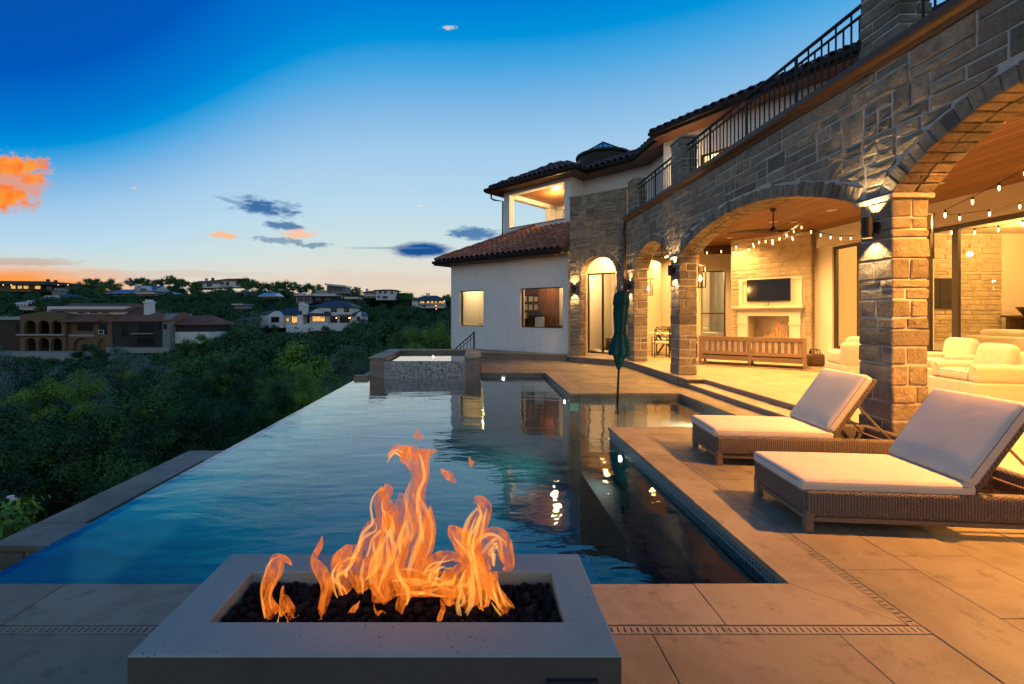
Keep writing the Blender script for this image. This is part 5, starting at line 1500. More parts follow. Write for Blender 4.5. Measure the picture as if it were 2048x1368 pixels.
# festoon strings of bulbs
def festoon(label, pts, sag, nb_):
    t_ = thing('string_light', label, 'string lights', pts[0], group='festoon strings of bulbs')
    line = []
    for a, b in zip(pts, pts[1:]):
        a, b = Vector(a), Vector(b)
        for k in range(16): line.append(a.lerp(b, k / 16) - V(0, 0, sag * 4 * (k / 16) * (1 - k / 16)))
    line.append(Vector(pts[-1]))
    m_ = MB(); m_.tube(line, .006, 5); m_.build('wire', 'charcoal', t_)
    bl = MB(); bl.lathe([(.003, -.115), (.011, -.095), (.014, -.078), (.011, -.05), (.012, -.04)], 10); me = bl.mesh('bulb', 'bulb', True)
    sk_ = MB(); sk_.cyl((0, 0, 0), .014, -.045, .005, 8); me2 = sk_.mesh('socket', 'charcoal')
    for i in range(nb_):
        k = (i + .5) / nb_ * (len(line) - 1); j = int(k); p = line[j].lerp(line[min(j + 1, len(line) - 1)], k - j)
        o = put(me2, 'socket', t_, T(*p)); o2 = put(me, 'bulb', t_, T(*p))
festoon('lower string of glowing bulbs draped across the chimney breast', [atY(1462, 500, 13.2), atY(1520, 478, 12.8), atY(1600, 448, 12.2), atY(1712, 470, 11.6)], .12, 17)
festoon('upper string of glowing bulbs under the planked ceiling behind the fan', [atY(1400, 500, 13.6), atY(1487, 482, 13.0), atY(1606, 466, 12.4)], .1, 6)
festoon('string of bulbs rising steeply past the thick pillar to the ceiling', [atY(1862, 432, 6.2), atY(2075, 322, 6.6)], .03, 4)
festoon('string of bulbs sagging level in front of the long glazing', [atY(1880, 455, 8.4), atY(2070, 432, 8.0)], .1, 4)
festoon('thin string of bulbs between the other two near the glazing', [atY(1890, 430, 7.6), atY(2070, 395, 7.4)], .05, 3)
# ceiling fans
def fan(label, x, y, zh, r):
    t_ = thing('ceiling_fan', label, 'ceiling fan', (x, y, ZCEIL), group='three-bladed ceiling fans')
    m_ = MB(); m_.lathe([(.07, ZCEIL), (.07, ZCEIL - .03), (.03, ZCEIL - .07)], 14, (x, y, 0)); m_.build('canopy', 'bronze', t_)
    m_ = MB(); m_.cyl((x, y, 0), .014, zh + .06, ZCEIL - .06, 10); m_.build('rod', 'bronze', t_)
    m_ = MB(); m_.lathe([(.02, .09), (.05, .06), (.09, .02), (.1, -.02), (.06, -.05), (.01, -.06)], 18, (x, y, zh)); m_.build('motor', 'bronze', t_)
    for k in range(3):
        a = 2 * PI * k / 3 + .35; rings = []
        for i in range(8):
            s_ = i / 7; rr = .08 + (r - .08) * s_; w = .085 * (1 - .45 * s_) + .02; tw = .5 - .35 * s_
            zz = zh + .05 * math.sin(s_ * 2.2)
            c_ = V(x + rr * math.cos(a), y + rr * math.sin(a), zz); e = V(-math.sin(a) * math.cos(tw), math.cos(a) * math.cos(tw), math.sin(tw)); nn = V(math.sin(a) * math.sin(tw), -math.cos(a) * math.sin(tw), math.cos(tw))
            rings.append([c_ + e * w, c_ + nn * .012, c_ - e * w, c_ - nn * .012])
        m_ = MB(); m_.ringed(rings); m_.build('blade', 'bronze', t_, smooth=False)
fan('dark three-bladed ceiling fan under the wide arch', 7.03, 10.8, 3.58, .98)
fan('dark ceiling fan seen through the small arch', 6.75, 16.6, 3.66, .8)

# ------------------------------------------------------------------ loggia furniture
SA, SB = V(6.2, 12.74, 0), V(8.19, 11.31, 0)
sa = math.atan2(SB.y - SA.y, SB.x - SA.x); SL = (SB - SA).length
sf = thing('slatted_sofa', 'long wooden sofa with slatted back and pale cushions facing the fire', 'sofa', (SA.x, SA.y, ZT), sa)
def lb(x0, x1, y0, y1, z0, z1, nm, m, par=sf, r=.008):
    m_ = MB(); addm(m_, rbox(x1 - x0, y1 - y0, z1 - z0, r, 1 if r < .02 else 3), T((x0 + x1) / 2, (y0 + y1) / 2, (z0 + z1) / 2)); return m_.build(nm, m, par, local=True, smooth=r > .02)
for x in (0, SL / 2 - .035, SL - .07):
    lb(x, x + .07, 0, .07, 0, .8, 'leg', 'teak')
    lb(x, x + .07, .8, .87, 0, .42, 'leg', 'teak')
lb(.072, SL - .072, .005, .06, .68, .79, 'top_rail', 'teak'); lb(.072, SL - .072, .005, .06, .3, .39, 'lower_rail', 'teak'); lb(.072, SL - .072, .01, .06, .15, .27, 'apron', 'teak')
lb(0, SL, .08, .79, .2, .27, 'seat_frame', 'teak')
for h in (0, 1):
    x0 = .08 + h * (SL / 2 - .035); x1 = x0 + SL / 2 - .12
    for i in range(8):
        a = x0 + (x1 - x0) * (i + .22) / 8; lb(a, a + (x1 - x0) / 8 * .5, .02, .045, .392, .678, 'slat', 'teak', r=.004)
    lb(x0, x1, .048, .2, .36, .76, 'back_cushion', 'slipcover', r=.05); lb(x0, x1, .1, .8, .272, .4, 'seat_cushion', 'slipcover', r=.05)
for x in (0, SL - .07): lb(x, x + .07, .075, .86, .56, .6, 'armrest', 'teak')
# rug, bag
m_ = MB(); c0 = V(6.6, 13.6, ZT + .006); m_.obox(c0, V(1.99, -1.43, 0) * 1.28, V(-.3, -.42, 0) * 2.2 + V(0, 0, 0), V(0, 0, .012))
t = NT(mat('rug', (.2, .14, .08), .95)); w = t.coord('World', (1, 1, 1)); wv = t.n.new('ShaderNodeTexWave'); t.l.new(w, wv.inputs['Vector']); wv.inputs['Scale'].default_value = 2.4; wv.bands_direction = 'DIAGONAL'
t.color(t.ramp(wv.outputs['Fac'], [(.35, (.1, .065, .035)), (.6, (.38, .28, .17))]))
tag(m_.build('rug', 'rug'), 'brown striped rug under the slatted sofa', 'rug')
bg_ = thing('leather_bag', 'dark brown leather bag on the floor beside the slatted sofa', 'bag', (9.0, 12.1, ZT))
m_ = MB(); addm(m_, rbox(.42, .2, .34, .07, 3, 2, .0), T(9.0, 12.1, ZT + .175)); m_.build('body', 'leather', bg_, smooth=True)
for s_ in (-1, 1):
    m_ = MB(); m_.tube([(9.0 - .1, 12.1 + .05 * s_, ZT + .33), (8.93, 12.1 + .05 * s_, ZT + .44), (9.0, 12.1 + .04 * s_, ZT + .47), (9.07, 12.1 + .05 * s_, ZT + .44), (9.1, 12.1 + .05 * s_, ZT + .33)], .012, 6); m_.build('handle', 'leather', bg_)
bt = thing('bottle', 'small dark bottle standing in the leather bag', 'bottle', (8.88, 12.12, ZT + .33))
m_ = MB(); m_.lathe([(.03, 0), (.03, .1), (.012, .14), (.012, .18)], 10, (8.88, 12.12, ZT + .3)); m_.build('glass', 'black_gloss', bt)
# slip-covered armchairs
def armchair(label, x, y, a, w=.92):
    t_ = thing('armchair', label, 'armchair', (x, y, ZT), a, 'white slipcovered armchairs')
    def c_(lx, ly, lz, cx, cy_, cz, nm, r=.06, puff=0, rx=0):
        m_ = MB(); addm(m_, rbox(lx, ly, lz, r, 3, 4, puff), T(cx, cy_, cz) @ RX(rx)); return m_.build(nm, 'slipcover', t_, smooth=True, local=True)
    c_(w, .86, .30, 0, 0, .16, 'base', .03)
    for s_ in (-1, 1): c_(.18, .84, .32, s_ * (w / 2 - .09), -.0, .44, 'arm', .085)
    c_(w - .04, .2, .56, 0, .36, .52, 'back', .09, 0, -.12)
    c_(w - .35, .66, .16, 0, -.1, .39, 'seat_cushion', .06, .035)
    c_(w - .3, .2, .42, 0, .22, .68, 'back_cushion', .09, .03, -.22)
    pl = MB(); pts = []                                       # pleated skirt hanging to the floor
    for k in range(121):
        q = k / 120 * 4; s_ = q % 1; i_ = int(q) % 4; hx, hy = w / 2 + .008, .438
        x_, y_ = ((-hx + 2 * hx * s_, -hy), (hx, -hy + 2 * hy * s_), (hx - 2 * hx * s_, hy), (-hx, hy - 2 * hy * s_))[i_]
        f_ = .007 * math.sin(s_ * 26 + i_) * (1 if .04 < s_ < .96 else 0); pts.append((x_ + (f_ if i_ % 2 else 0), y_ + (0 if i_ % 2 else f_)))
    r0_ = [V(a, b, .012) for a, b in pts[:-1]]; r1_ = [V(a * .992, b * .992, .25) for a, b in pts[:-1]]
    pl.ringed([r0_, r1_], False, False); pl.build('skirt', 'slipcover', t_, local=True, smooth=True)
    for s_ in (-1, 1):
        for zz in (.6,):
            ap_ = MB(); cx_ = s_ * (w / 2 - .09); ap_.tube([(cx_ + .088 * math.cos(a_ * PI / 8), -.424, .44 + .075 + .085 * math.sin(a_ * PI / 8) - .02) for a_ in range(9)], .006, 5); ap_.build('piping', 'piping', t_, local=True)
    rg = MB(); rg.tube([(-(w - .37) / 2, -.42, .45), ((w - .37) / 2, -.42, .45)], .006, 5); rg.build('piping', 'piping', t_, local=True)
    return t_
armchair('white slipcovered armchair with plump back pillow by the picture edge', 8.35, 7.55, R(-100))
armchair('white slipcovered armchair half hidden behind the thick pillar', 8.3, 10.0, R(160), .8)
armchair('white slipcovered armchair under the long glazing behind the nearest armchair', 9.65, 9.3, R(-92), .9)
# dining corner in the small arch
def xchair(label, x, y, a):
    t_ = thing('dining_chair', label, 'chair', (x, y, ZT), a, 'dark dining chairs in the small arch')
    def tb(pts, r, nm): m_ = MB(); m_.tube(pts, r, 6); return m_.build(nm, 'bronze', t_, local=True)
    for sx_ in (-.22, .22):
        tb([(sx_, .2, 0), (sx_, .2, .45), (sx_, .25, .92)], .017, 'leg'); tb([(sx_, -.2, 0), (sx_, -.2, .44)], .017, 'leg')
        tb([(sx_, .22, .64), (sx_ * 1.08, 0, .66), (sx_ * 1.05, -.17, .62), (sx_, -.2, .44)], .014, 'armrest')
    tb([(-.22, .25, .92), (.22, .25, .92)], .017, 'top_rail'); tb([(-.22, .22, .56), (.22, .22, .56)], .014, 'lower_rail')
    tb([(-.22, .22, .56), (.22, .25, .92)], .012, 'cross_bar'); tb([(.22, .215, .56), (-.22, .245, .92)], .012, 'cross_bar')
    m_ = MB(); addm(m_, rbox(.46, .44, .08, .035, 3), T(0, 0, .48)); m_.build('seat', 'slipcover', t_, local=True, smooth=True)
    return t_
xchair('dark cross-backed dining chair nearest the downspout pillar', 5.95, 14.75, R(-190))
xchair('dark cross-backed dining chair on the far side of the round table', 6.75, 16.5, R(-20))
xchair('dark cross-backed dining chair tucked in beside the middle pillar', 6.85, 14.7, R(150))
dt = thing('dining_table', 'dark round dining table in the small arch', 'table', (6.45, 15.55, ZT))
m_ = MB(); m_.lathe([(.0, .0), (.58, .0), (.6, .02), (.58, .045), (0, .045)], 28, (6.45, 15.55, ZT + .71)); m_.build('top', 'cream', dt)
for k in range(4):
    a = k * PI / 2 + .4; m_ = MB(); m_.tube([(6.45 + .4 * math.cos(a), 15.55 + .4 * math.sin(a), ZT), (6.45 + .08 * math.cos(a), 15.55 + .08 * math.sin(a), ZT + .36), (6.45 + .35 * math.cos(a), 15.55 + .35 * math.sin(a), ZT + .71)], .03, 6); m_.build('leg', 'bronze', dt)
# bedroom
bd = thing('bed', 'white made bed behind the tall window next to the fireplace', 'bed', PB + ub * .5 - nb * 1.8)
bo = PB + ub * .55 - nb * 1.7 + V(0, 0, ZT); fm = frame_m(bo, ub, -nb, V(0, 0, 1))
for nm, l, c_, r in (('mattress', (1.2, 1.9, .5), (0, 0, .3), .08), ('duvet', (1.26, 1.3, .12), (0, -.25, .6), .05), ('headboard', (1.3, .1, 1.2), (0, 1.0, .6), .03)):
    m_ = MB(); addm(m_, rbox(*l, r, 3), fm @ T(*c_)); m_.build(nm, 'bedding' if nm != 'headboard' else 'slipcover', bd, smooth=True)
for k in (-.3, .3):
    m_ = MB(); addm(m_, rbox(.5, .3, .2, .09, 3, 3, .03), fm @ T(k, .7, .72)); tag(m_.build('pillow', 'bedding', smooth=True), 'white pillow on the bed behind the rear window', 'pillow', 'pillows on the bed')
# living room: long sofa, television, console with bowl
ls = thing('long_sofa', 'long cream sofa seen from behind through the glazing', 'sofa', (11.9, 8.6, ZT))
m_ = MB(); addm(m_, rbox(.28, 4.6, .78, .06, 3), T(11.9, 8.7, ZT + .5)); m_.build('back', 'slipcover', ls, smooth=True)
m_ = MB(); addm(m_, rbox(.9, 4.6, .4, .05, 3), T(12.45, 8.7, ZT + .25)); m_.build('seat', 'slipcover', ls, smooth=True)
for k in range(4):
    m_ = MB(); addm(m_, rbox(.25, 1.05, .5, .1, 3, 3, .02), T(12.12, 7.0 + k * 1.13, ZT + .78)); m_.build('back_cushion', 'slipcover', ls, smooth=True)
tv2 = thing('wall_television', 'large dark television on the living room wall behind the glazing', 'television', (13.5, 13.4, 2.2))
m_ = MB(); m_.box(12.95, 14.1, 13.38, 13.44, 1.75, 2.65); m_.build('case', 'charcoal', tv2); m_ = MB(); m_.box(12.97, 14.08, 13.374, 13.379, 1.77, 2.63); m_.build('screen', 'black_gloss', tv2)
cn = thing('console_table', 'dark console table along the living room wall behind the glazing', 'table', (15.9, 12.3, ZT))
m_ = MB(); m_.box(15.3, 16.45, 11.0, 13.3, 1.5, 1.56); m_.build('top', 'dark_wood', cn)
for y in (11.1, 13.2):
    m_ = MB(); m_.box(15.4, 16.4, y - .05, y + .05, ZT, 1.5); m_.build('leg', 'dark_wood', cn)
bw_ = MB(); bw_.lathe([(.08, 0), (.1, .03), (.2, .2), (.24, .24), (.22, .24), (.16, .12), (.0, .06)], 20, (15.6, 12.9, 1.56)); tag(bw_.build('bowl', 'leather', smooth=True), 'brown footed bowl on the dark console table behind glass', 'bowl')
# ------------------------------------------------------------------ raised spa
spa = thing('spa', 'raised stone spa with pale coping and speckled spillway at the far end of the pool', 'spa', (-1.4, 13.7, 0))
SX0, SX1, SY0, SY1, SZ = -2.93, .12, 12.22, 15.2, .434
mb = MB(); mb.box(SX0 + .04, SX0 + .42, SY0 + .04, SY1 - .04, -1.2, SZ - .05); mb.box(SX1 - .44, SX1 - .03, SY0 + .04, SY1 - .04, -1.2, SZ - .05)
mb.box(SX0 + .422, SX1 - .442, SY1 - .4, SY1 - .04, -1.2, SZ - .05)
mb.build('wall', 'riser_stone', spa)
mb = MB(); mb.box(SX0 + .422, SX1 - .442, SY0 + .06, SY0 + .3, -1.2, .326); mb.build('spillway', 'spa_mosaic', spa)
mb = MB(); mb.box(SX0 + .421, SX0 + .43, SY0 + .31, SY1 - .41, -.5, SZ - .052); mb.box(SX1 - .45, SX1 - .441, SY0 + .31, SY1 - .41, -.5, SZ - .052); mb.box(SX0 + .431, SX1 - .451, SY1 - .41, SY1 - .401, -.5, SZ - .052); mb.box(SX0 + .42, SX1 - .44, SY0 + .3, SY1 - .4, -.6, -.5)
mb.build('basin', 'waterline_tile', spa)
def cap(x0, x1, y0, y1):
    m_ = MB(); addm(m_, rbox(x1 - x0 - .004, y1 - y0 - .004, .05, .01, 2), T((x0 + x1) / 2, (y0 + y1) / 2, SZ - .025)); m_.build('coping', 'coping_stone', spa)
cap(SX0, SX0 + .46, SY0, 13.7); cap(SX0, SX0 + .46, 13.7, SY1 - .44); cap(SX1 - .47, SX1, SY0, 13.7); cap(SX1 - .47, SX1, 13.7, SY1 - .44)
for a, b in ((SX0, -1.9), (-1.9, -.9), (-.9, SX1)): cap(a, b, SY1 - .44, SY1)
m_ = sheet(SX0 + .43, SX1 - .45, SY0 + .06, SY1 - .41, .331); struct(m_.build('spa_water', 'spa_water', fix=False))
m_ = MB(); m_.box(XL - .12, XL + .24, 12.0, 12.25, -.3, -.03); m_.build('ledge', 'coping_stone', spa)
def pool_light(label, p, n, e, r=.07):
    t_ = thing('pool_light', label, 'light', p, group='underwater pool lights'); p = Vector(p); n = Vector(n)
    u = n.cross(V(0, 0, 1)).normalized(); w_ = V(0, 0, 1)
    def ring(rr, o): return [p + u * rr * math.cos(k * PI / 8) + w_ * rr * math.sin(k * PI / 8) + n * o for k in range(16)]
    m_ = MB(); m_.ringed([ring(r * 1.3, 0), ring(r * 1.3, .012), ring(r, .016)], True, True); m_.build('rim', 'steel', t_)
    m_ = MB(); m_.ringed([ring(r * .55, .018), ring(r * .5, .03)], True, True); m_.build('lens', 'pool_lamp', t_)
    lamp('pool_lamp', 'SPOT', p + n * .06, e, (1, .92, .78), .04, p + n + V(0, 0, -.25), 150, .9)
pool_light('small bright pool light in the side wall below the lounger coping', (XR - .012, 5.88, -.27), (-1, 0, 0), 40)
pool_light('pool light in the sun shelf wall just beyond the far lounger', (XSH - .012, 7.71, -.235), (-1, 0, 0), 240)
pool_light('pool light at the corner where the sun shelf meets the deck', (XR - .012, 9.6, -.25), (-1, 0, 0), 45)
pool_light('dim pool light in the far pool wall beside the spa', (.72, YFAR - .012, -.17), (0, -1, 0), 1)
pool_light('spa light shining on the back wall inside the raised spa', (-1.42, SY1 - .42, .22), (0, -1, 0), 9)

# ------------------------------------------------------------------ catch basin below the infinity edge
CZ = -.44
ct = thing('catch_basin', 'stone capped catch basin along the outside of the infinity edge', 'basin', (-3.8, 5.4, -2))
mb = MB(); mb.box(-4.26, -3.87, 4.05, 6.76, -4.4, CZ - .05); mb.box(-3.868, XL - .065, 6.4, 6.76, -4.4, CZ - .05); mb.box(-3.868, XL - .065, 4.05, 4.4, -4.4, CZ - .05); mb.box(-3.868, XL - .065, 4.402, 6.398, -1.4, -1.2)
mb.build('wall', 'mortar', ct)
lay(ashlar(-4.26, XL - .07, -3.4, CZ - .06, (.12, .16, .2), (.2, .4), random.Random(4)), lambda u, v, d: V(u, 4.05 - d, v), ct)
for a, b in ((4.45, 5.3), (5.3, 6.36)): slab(-4.3, -3.83, a, b, 'coping_stone', CZ, .05, 'coping', .003, ct).matrix_parent_inverse.translation = (0, 0, 0)
slab(-4.3, XL - .07, 6.364, 6.8, 'coping_stone', CZ, .05, 'coping', .003, ct); slab(-4.3, XL - .07, 4.0, 4.446, 'coping_stone', CZ, .05, 'coping', .003, ct)

# ------------------------------------------------------------------ furled umbrella in the sun shelf
um = thing('patio_umbrella', 'furled dark green umbrella standing in the shallow pool shelf', 'umbrella', (2.75, 8.94, -.36))
um.rotation_euler = (0, R(2.2), 0)
m_ = MB(); m_.cyl((0, 0, 0), .022, 0, 2.46, 12); m_.build('pole', 'dark_metal', um, local=True, smooth=True)
m_ = MB(); m_.lathe([(.03, 0), (.045, .01), (.045, .05), (.028, .06)], 14); m_.build('sleeve', 'bronze', um, local=True)
z0 = .36
m_ = MB(); m_.lathe([(.026, .86), (.12, 1.18), (.19, 1.16), (.205, 1.19), (.19, 1.28), (.16, 1.42), (.12, 1.54), (.1, 1.6), (.11, 1.7), (.13, 1.95), (.135, 2.12), (.125, 2.25), (.05, 2.33)], 48, (0, 0, -.0), .13, 8)
o = m_.build('canopy', 'umbrella_cloth', um, local=True, smooth=True)
for v in o.data.vertices:
    if v.co.z > 1.1:
        a = math.atan2(v.co.y, v.co.x); k = 1 + .1 * mnoise.noise(V(v.co.x * 9, v.co.y * 9, v.co.z * 3)); v.co.x *= k; v.co.y *= k
        if v.co.z < 1.25: v.co.z += .025 * math.sin(a * 8)
m_ = MB(); m_.lathe([(.14, 2.13), (.153, 2.14), (.15, 2.2), (.135, 2.32), (.09, 2.40), (.02, 2.43)], 48, (0, 0, 0), .1, 8); m_.build('vent_flap', 'umbrella_cloth', um, local=True, smooth=True)
m_ = MB(); m_.lathe([(.1, 1.58), (.112, 1.59), (.112, 1.62), (.1, 1.63)], 24); m_.build('tie', 'umbrella_cloth', um, local=True)
m_ = MB(); m_.lathe([(.018, 2.42), (.024, 2.44), (.012, 2.46), (.026, 2.49), (.02, 2.52), (.004, 2.535)], 14); m_.build('finial', 'steel', um, local=True, smooth=True)

# ------------------------------------------------------------------ sun loungers
def lounger(label, x, y, a, W=.75):
    t_ = thing('sun_lounger', label, 'sun lounger', (x, y, 0), a, 'wicker sun loungers by the pool')
    def b(lx0, lx1, y0, y1, z0, z1, nm, m, r=.008, seg=1, par=t_):
        m_ = MB(); addm(m_, rbox(lx1 - lx0, y1 - y0, z1 - z0, r, seg), T((lx0 + lx1) / 2, (y0 + y1) / 2, (z0 + z1) / 2)); return m_.build(nm, m, par, local=True, smooth=seg > 1)
    L = 1.98
    for px_ in (.0, L - .08):
        for py_ in (0, W - .06): b(px_ + .002, px_ + .062, py_ + .002, py_ + .058, 0, .16, 'leg', 'teak')
    b(.064, L - .082, .012, .045, .075, .112, 'rail', 'teak'); b(.064, L - .082, W - .045, W - .012, .075, .112, 'rail', 'teak'); b(.012, .045, .064, W - .064, .075, .112, 'rail', 'teak')
    b(0, L, 0, .075, .113, .31, 'side_panel', 'wicker', .03, 3); b(0, L, W - .075, W, .113, .31, 'side_panel', 'wicker', .03, 3)
    b(.0, .07, .03, W - .03, .114, .309, 'foot_panel', 'wicker', .03, 3); b(L - .09, L, .03, W - .03, .114, .312, 'head_panel', 'wicker', .04, 3)
    b(.07, 1.18, .072, W - .072, .2, .285, 'deck', 'wicker')
    m_ = MB(); addm(m_, rbox(1.19, W - .03, .1, .04, 4, 8, .012), T(.575, W / 2, .335)); c_ = m_.build('seat_cushion', 'cushion', t_, local=True, smooth=True)
    def edge(z, parent, mt, lx, ly, rr=.04):
        pts = []
        for cx, cy_, a0 in ((lx / 2 - rr, ly / 2 - rr, 0), (-lx / 2 + rr, ly / 2 - rr, 90), (-lx / 2 + rr, -ly / 2 + rr, 180), (lx / 2 - rr, -ly / 2 + rr, 270)):
            for k in range(5): q = R(a0 + k * 22.5); pts.append(mt @ V(cx + rr * math.cos(q), cy_ + rr * math.sin(q), z))
        pts.append(pts[0]); mm = MB(); mm.tube(pts, .006, 5); mm.build('piping', 'piping', parent, local=True)
    edge(.024, c_, T(.575, W / 2, .335), 1.176, W - .045); edge(-.03, c_, T(.575, W / 2, .335), 1.176, W - .045)
    th = R(56); hm = T(1.17, W / 2, .30) @ RY(-th)
    m_ = MB(); addm(m_, rbox(.76, W - .1, .05, .02, 2), hm @ T(.37, 0, 0)); m_.build('backrest', 'wicker', t_, local=True)
    cm = hm @ T(.385, 0, .085); m_ = MB(); addm(m_, rbox(.70, W - .03, .1, .04, 4, 8, .014), cm); bc = m_.build('back_cushion', 'cushion', t_, local=True, smooth=True)
    edge(.026, bc, cm, .686, W - .045); edge(-.03, bc, cm, .686, W - .045)
    for s_ in (.14, W - .14):
        p0 = hm @ V(.45, s_ - W / 2, -.03); m_ = MB(); m_.tube([p0, V(1.82, s_, .24)], .011, 6); m_.build('strut', 'steel', t_, local=True)
    m_ = MB(); m_.tube([V(1.82, .06, .24), V(1.82, W - .06, .24)], .012, 6); m_.build('strut_bar', 'teak', t_, local=True)
    return t_
lounger('wicker lounger with raised back nearest the picture corner', 2.407, 3.33, R(-5.2))
lounger('wicker lounger with raised back beside the thick stone pillar', 2.53, 4.8, R(-6.0), .73)

# ------------------------------------------------------------------ fire pit
FX0, FX1, FY0, FY1, FZ = -1.178, .487, 1.534, 2.185, .45
OX0, OX1, OY0, OY1 = -1.004, .331, 1.702, 2.03
pit = thing('fire_pit', 'long grey concrete fire pit filled with black lava rock', 'fire pit', (-.345, 1.86, 0))
mb = MB()
def ring_(x0, x1, y0, y1, z): return [V(x0, y0, z), V(x1, y0, z), V(x1, y1, z), V(x0, y1, z)]
e = .008; e2 = .005
mb.ringed([ring_(FX0, FX1, FY0, FY1, 0), ring_(FX0, FX1, FY0, FY1, FZ - e), ring_(FX0 + .002, FX1 - .002, FY0 + .002, FY1 - .002, FZ - e * .3), ring_(FX0 + e, FX1 - e, FY0 + e, FY1 - e, FZ), ring_(OX0 - e2, OX1 + e2, OY0 - e2, OY1 + e2, FZ), ring_(OX0, OX1, OY0, OY1, FZ - e2), ring_(OX0, OX1, OY0, OY1, FZ - .16)])
bd_ = mb.build('body', 'concrete', pit)
bd_.data.materials.append(M['concrete_shaded'])  # shade of the upright outer faces, put into a darker concrete colour
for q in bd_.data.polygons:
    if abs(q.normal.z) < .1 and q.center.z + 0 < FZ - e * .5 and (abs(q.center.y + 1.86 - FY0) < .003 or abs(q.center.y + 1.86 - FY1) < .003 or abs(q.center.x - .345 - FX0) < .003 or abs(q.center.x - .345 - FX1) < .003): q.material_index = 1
m_ = MB(); m_.box(.235, .405, FY0 - .014, FY0 - .001, .28, .372); cp = m_.build('control_panel', 'charcoal', pit)
m_ = MB(); m_.lathe([(.02, 0), (.02, .018), (.012, .022)], 14); addm_ = MB(); addm(addm_, (m_.v, m_.f), T(.27, FY0 - .015, .345) @ RX(R(90))); addm_.build('knob', 'steel', cp)
m_ = MB(); m_.box(.315, .39, FY0 - .02, FY0 - .015, .3, .36); m_.build('switch_plate', 'black_gloss', cp)
# lava rock: 300 single stones on top of a bed of the same
def rock_mesh(seed, fl):
    bm = bmesh.new(); bmesh.ops.create_icosphere(bm, subdivisions=2 if fl else 1, radius=1)
    for v in bm.verts:
        v.co *= 1 + .5 * mnoise.noise(v.co * 1.4 + V(seed, 0, 0)) + .28 * mnoise.noise(v.co * 3.5 + V(0, seed, 0))
    me = bpy.data.meshes.new('lava_rock'); bm.to_mesh(me); bm.free(); me.materials.append(M['lava']); return me
rocks = [rock_mesh(i * 3.7, i < 6) for i in range(8)]
rr = random.Random(6); bed = MB(); n_r = 0
cells = []
for i in range(42):
    for j in range(11):
        cells.append((OX0 + .012 + (OX1 - OX0 - .024) * (i + rr.uniform(.1, .9)) / 42, OY0 + .008 + (OY1 - OY0 - .016) * (j + rr.uniform(.1, .9)) / 11))
rr.shuffle(cells)
for k, (x, y) in enumerate(cells):
    s_ = rr.uniform(.013, .024); z = FZ - .056 + rr.uniform(-.012, .014) + .014 * mnoise.noise(V(x * 5, y * 5, 1))
    x = min(max(x, OX0 + s_ * 1.25), OX1 - s_ * 1.25); y = min(max(y, OY0 + s_ * 1.25), OY1 - s_ * 1.25)
    mt = T(x, y, z) @ RZ(rr.uniform(0, 6)) @ RX(rr.uniform(0, 6)) @ Matrix.Diagonal((s_, s_ * rr.uniform(.8, 1.1), s_ * rr.uniform(.7, 1), 1))
    if k < 300:
        o = put(rocks[k % 6], 'lava_rock', None, mt); tag(o, 'rough black lava rock lying loose in the concrete fire pit', 'lava rock', 'lava rocks in the fire pit')
    else:
        me = rocks[6 + k % 2]; bed.add([mt @ v.co for v in me.vertices], [tuple(p.vertices) for p in me.polygons])
for k in range(900):
    s_ = rr.uniform(.016, .03); mt = T(rr.uniform(OX0 + .03, OX1 - .03), rr.uniform(OY0 + .03, OY1 - .03), FZ - .095 + rr.uniform(-.015, .012)) @ RX(rr.uniform(0, 6)) @ RZ(rr.uniform(0, 6)) @ Matrix.Scale(s_, 4)
    me = rocks[6 + k % 2]; bed.add([mt @ v.co for v in me.vertices], [tuple(p.vertices) for p in me.polygons])
bed.box(OX0 + .001, OX1 - .001, OY0 + .001, OY1 - .001, FZ - .159, FZ - .105)
o = bed.build('lava_gravel', 'lava', fix=False); stuff(o)

# the fire: tongues measured off the photograph, standing along the burner
YF = 1.87
fire = thing('pit_fire', 'tall orange flames leaping from the lava rock of the fire pit', 'fire', (-.35, YF, FZ - .04))
SCL = YF / F
def ft(seed, dy, heat, *pts, flat=.55):
    path = [((px - 954) * SCL, CAMZ - (py - 628) * SCL, w * SCL) for px, py, w in pts]
    pl_ = lambda x, y, z: V(x, YF + dy + y, z)
    flame_tongue(path, fire, pl_, seed, flat, heat)
    big = max(q[2] for q in pts)
    if big > 9 and heat[0] > .3: ribbons(path, fire, lambda x, y, z: V(x, YF + dy - .02 + y, z), seed, (min(1, heat[0] + .15), max(.25, heat[1])), 3 if big < 18 else 6)
ft(1, -.05, (.8, .3), (590, 1238, 10), (562, 1205, 16), (550, 1170, 11), (560, 1135, 13), (570, 1108, 15), (572, 1094, 10), (590, 1098, 6), (598, 1112, 1))
ft(2, -.06, (.5, .5), (575, 1232, 8), (590, 1225, 10), (575, 1195, 7), (568, 1170, 2))
ft(3, -.03, (.3, .5), (605, 1222, 5), (590, 1205, 7), (578, 1185, 3), (574, 1175, 1))
ft(4, -.04, (.3, .5), (646, 1235, 3), (652, 1200, 8), (662, 1160, 12), (650, 1125, 11), (640, 1100, 8), (652, 1075, 6), (656, 1056, 1))
ft(5, .02, (.7, .5), (690, 1190, 16), (672, 1150, 18), (690, 1120, 20), (712, 1100, 10), (728, 1090, 2))
ft(6, .03, (.85, .35), (720, 1195, 12), (712, 1160, 22), (730, 1120, 26), (738, 1080, 22), (762, 1050, 16), (756, 1010, 14), (772, 985, 12), (765, 978, 2))
ft(7, .0, (.95, .3), (775, 1200, 10), (762, 1160, 24), (780, 1115, 30), (790, 1070, 28), (795, 1030, 22), (806, 1000, 15), (800, 984, 2))
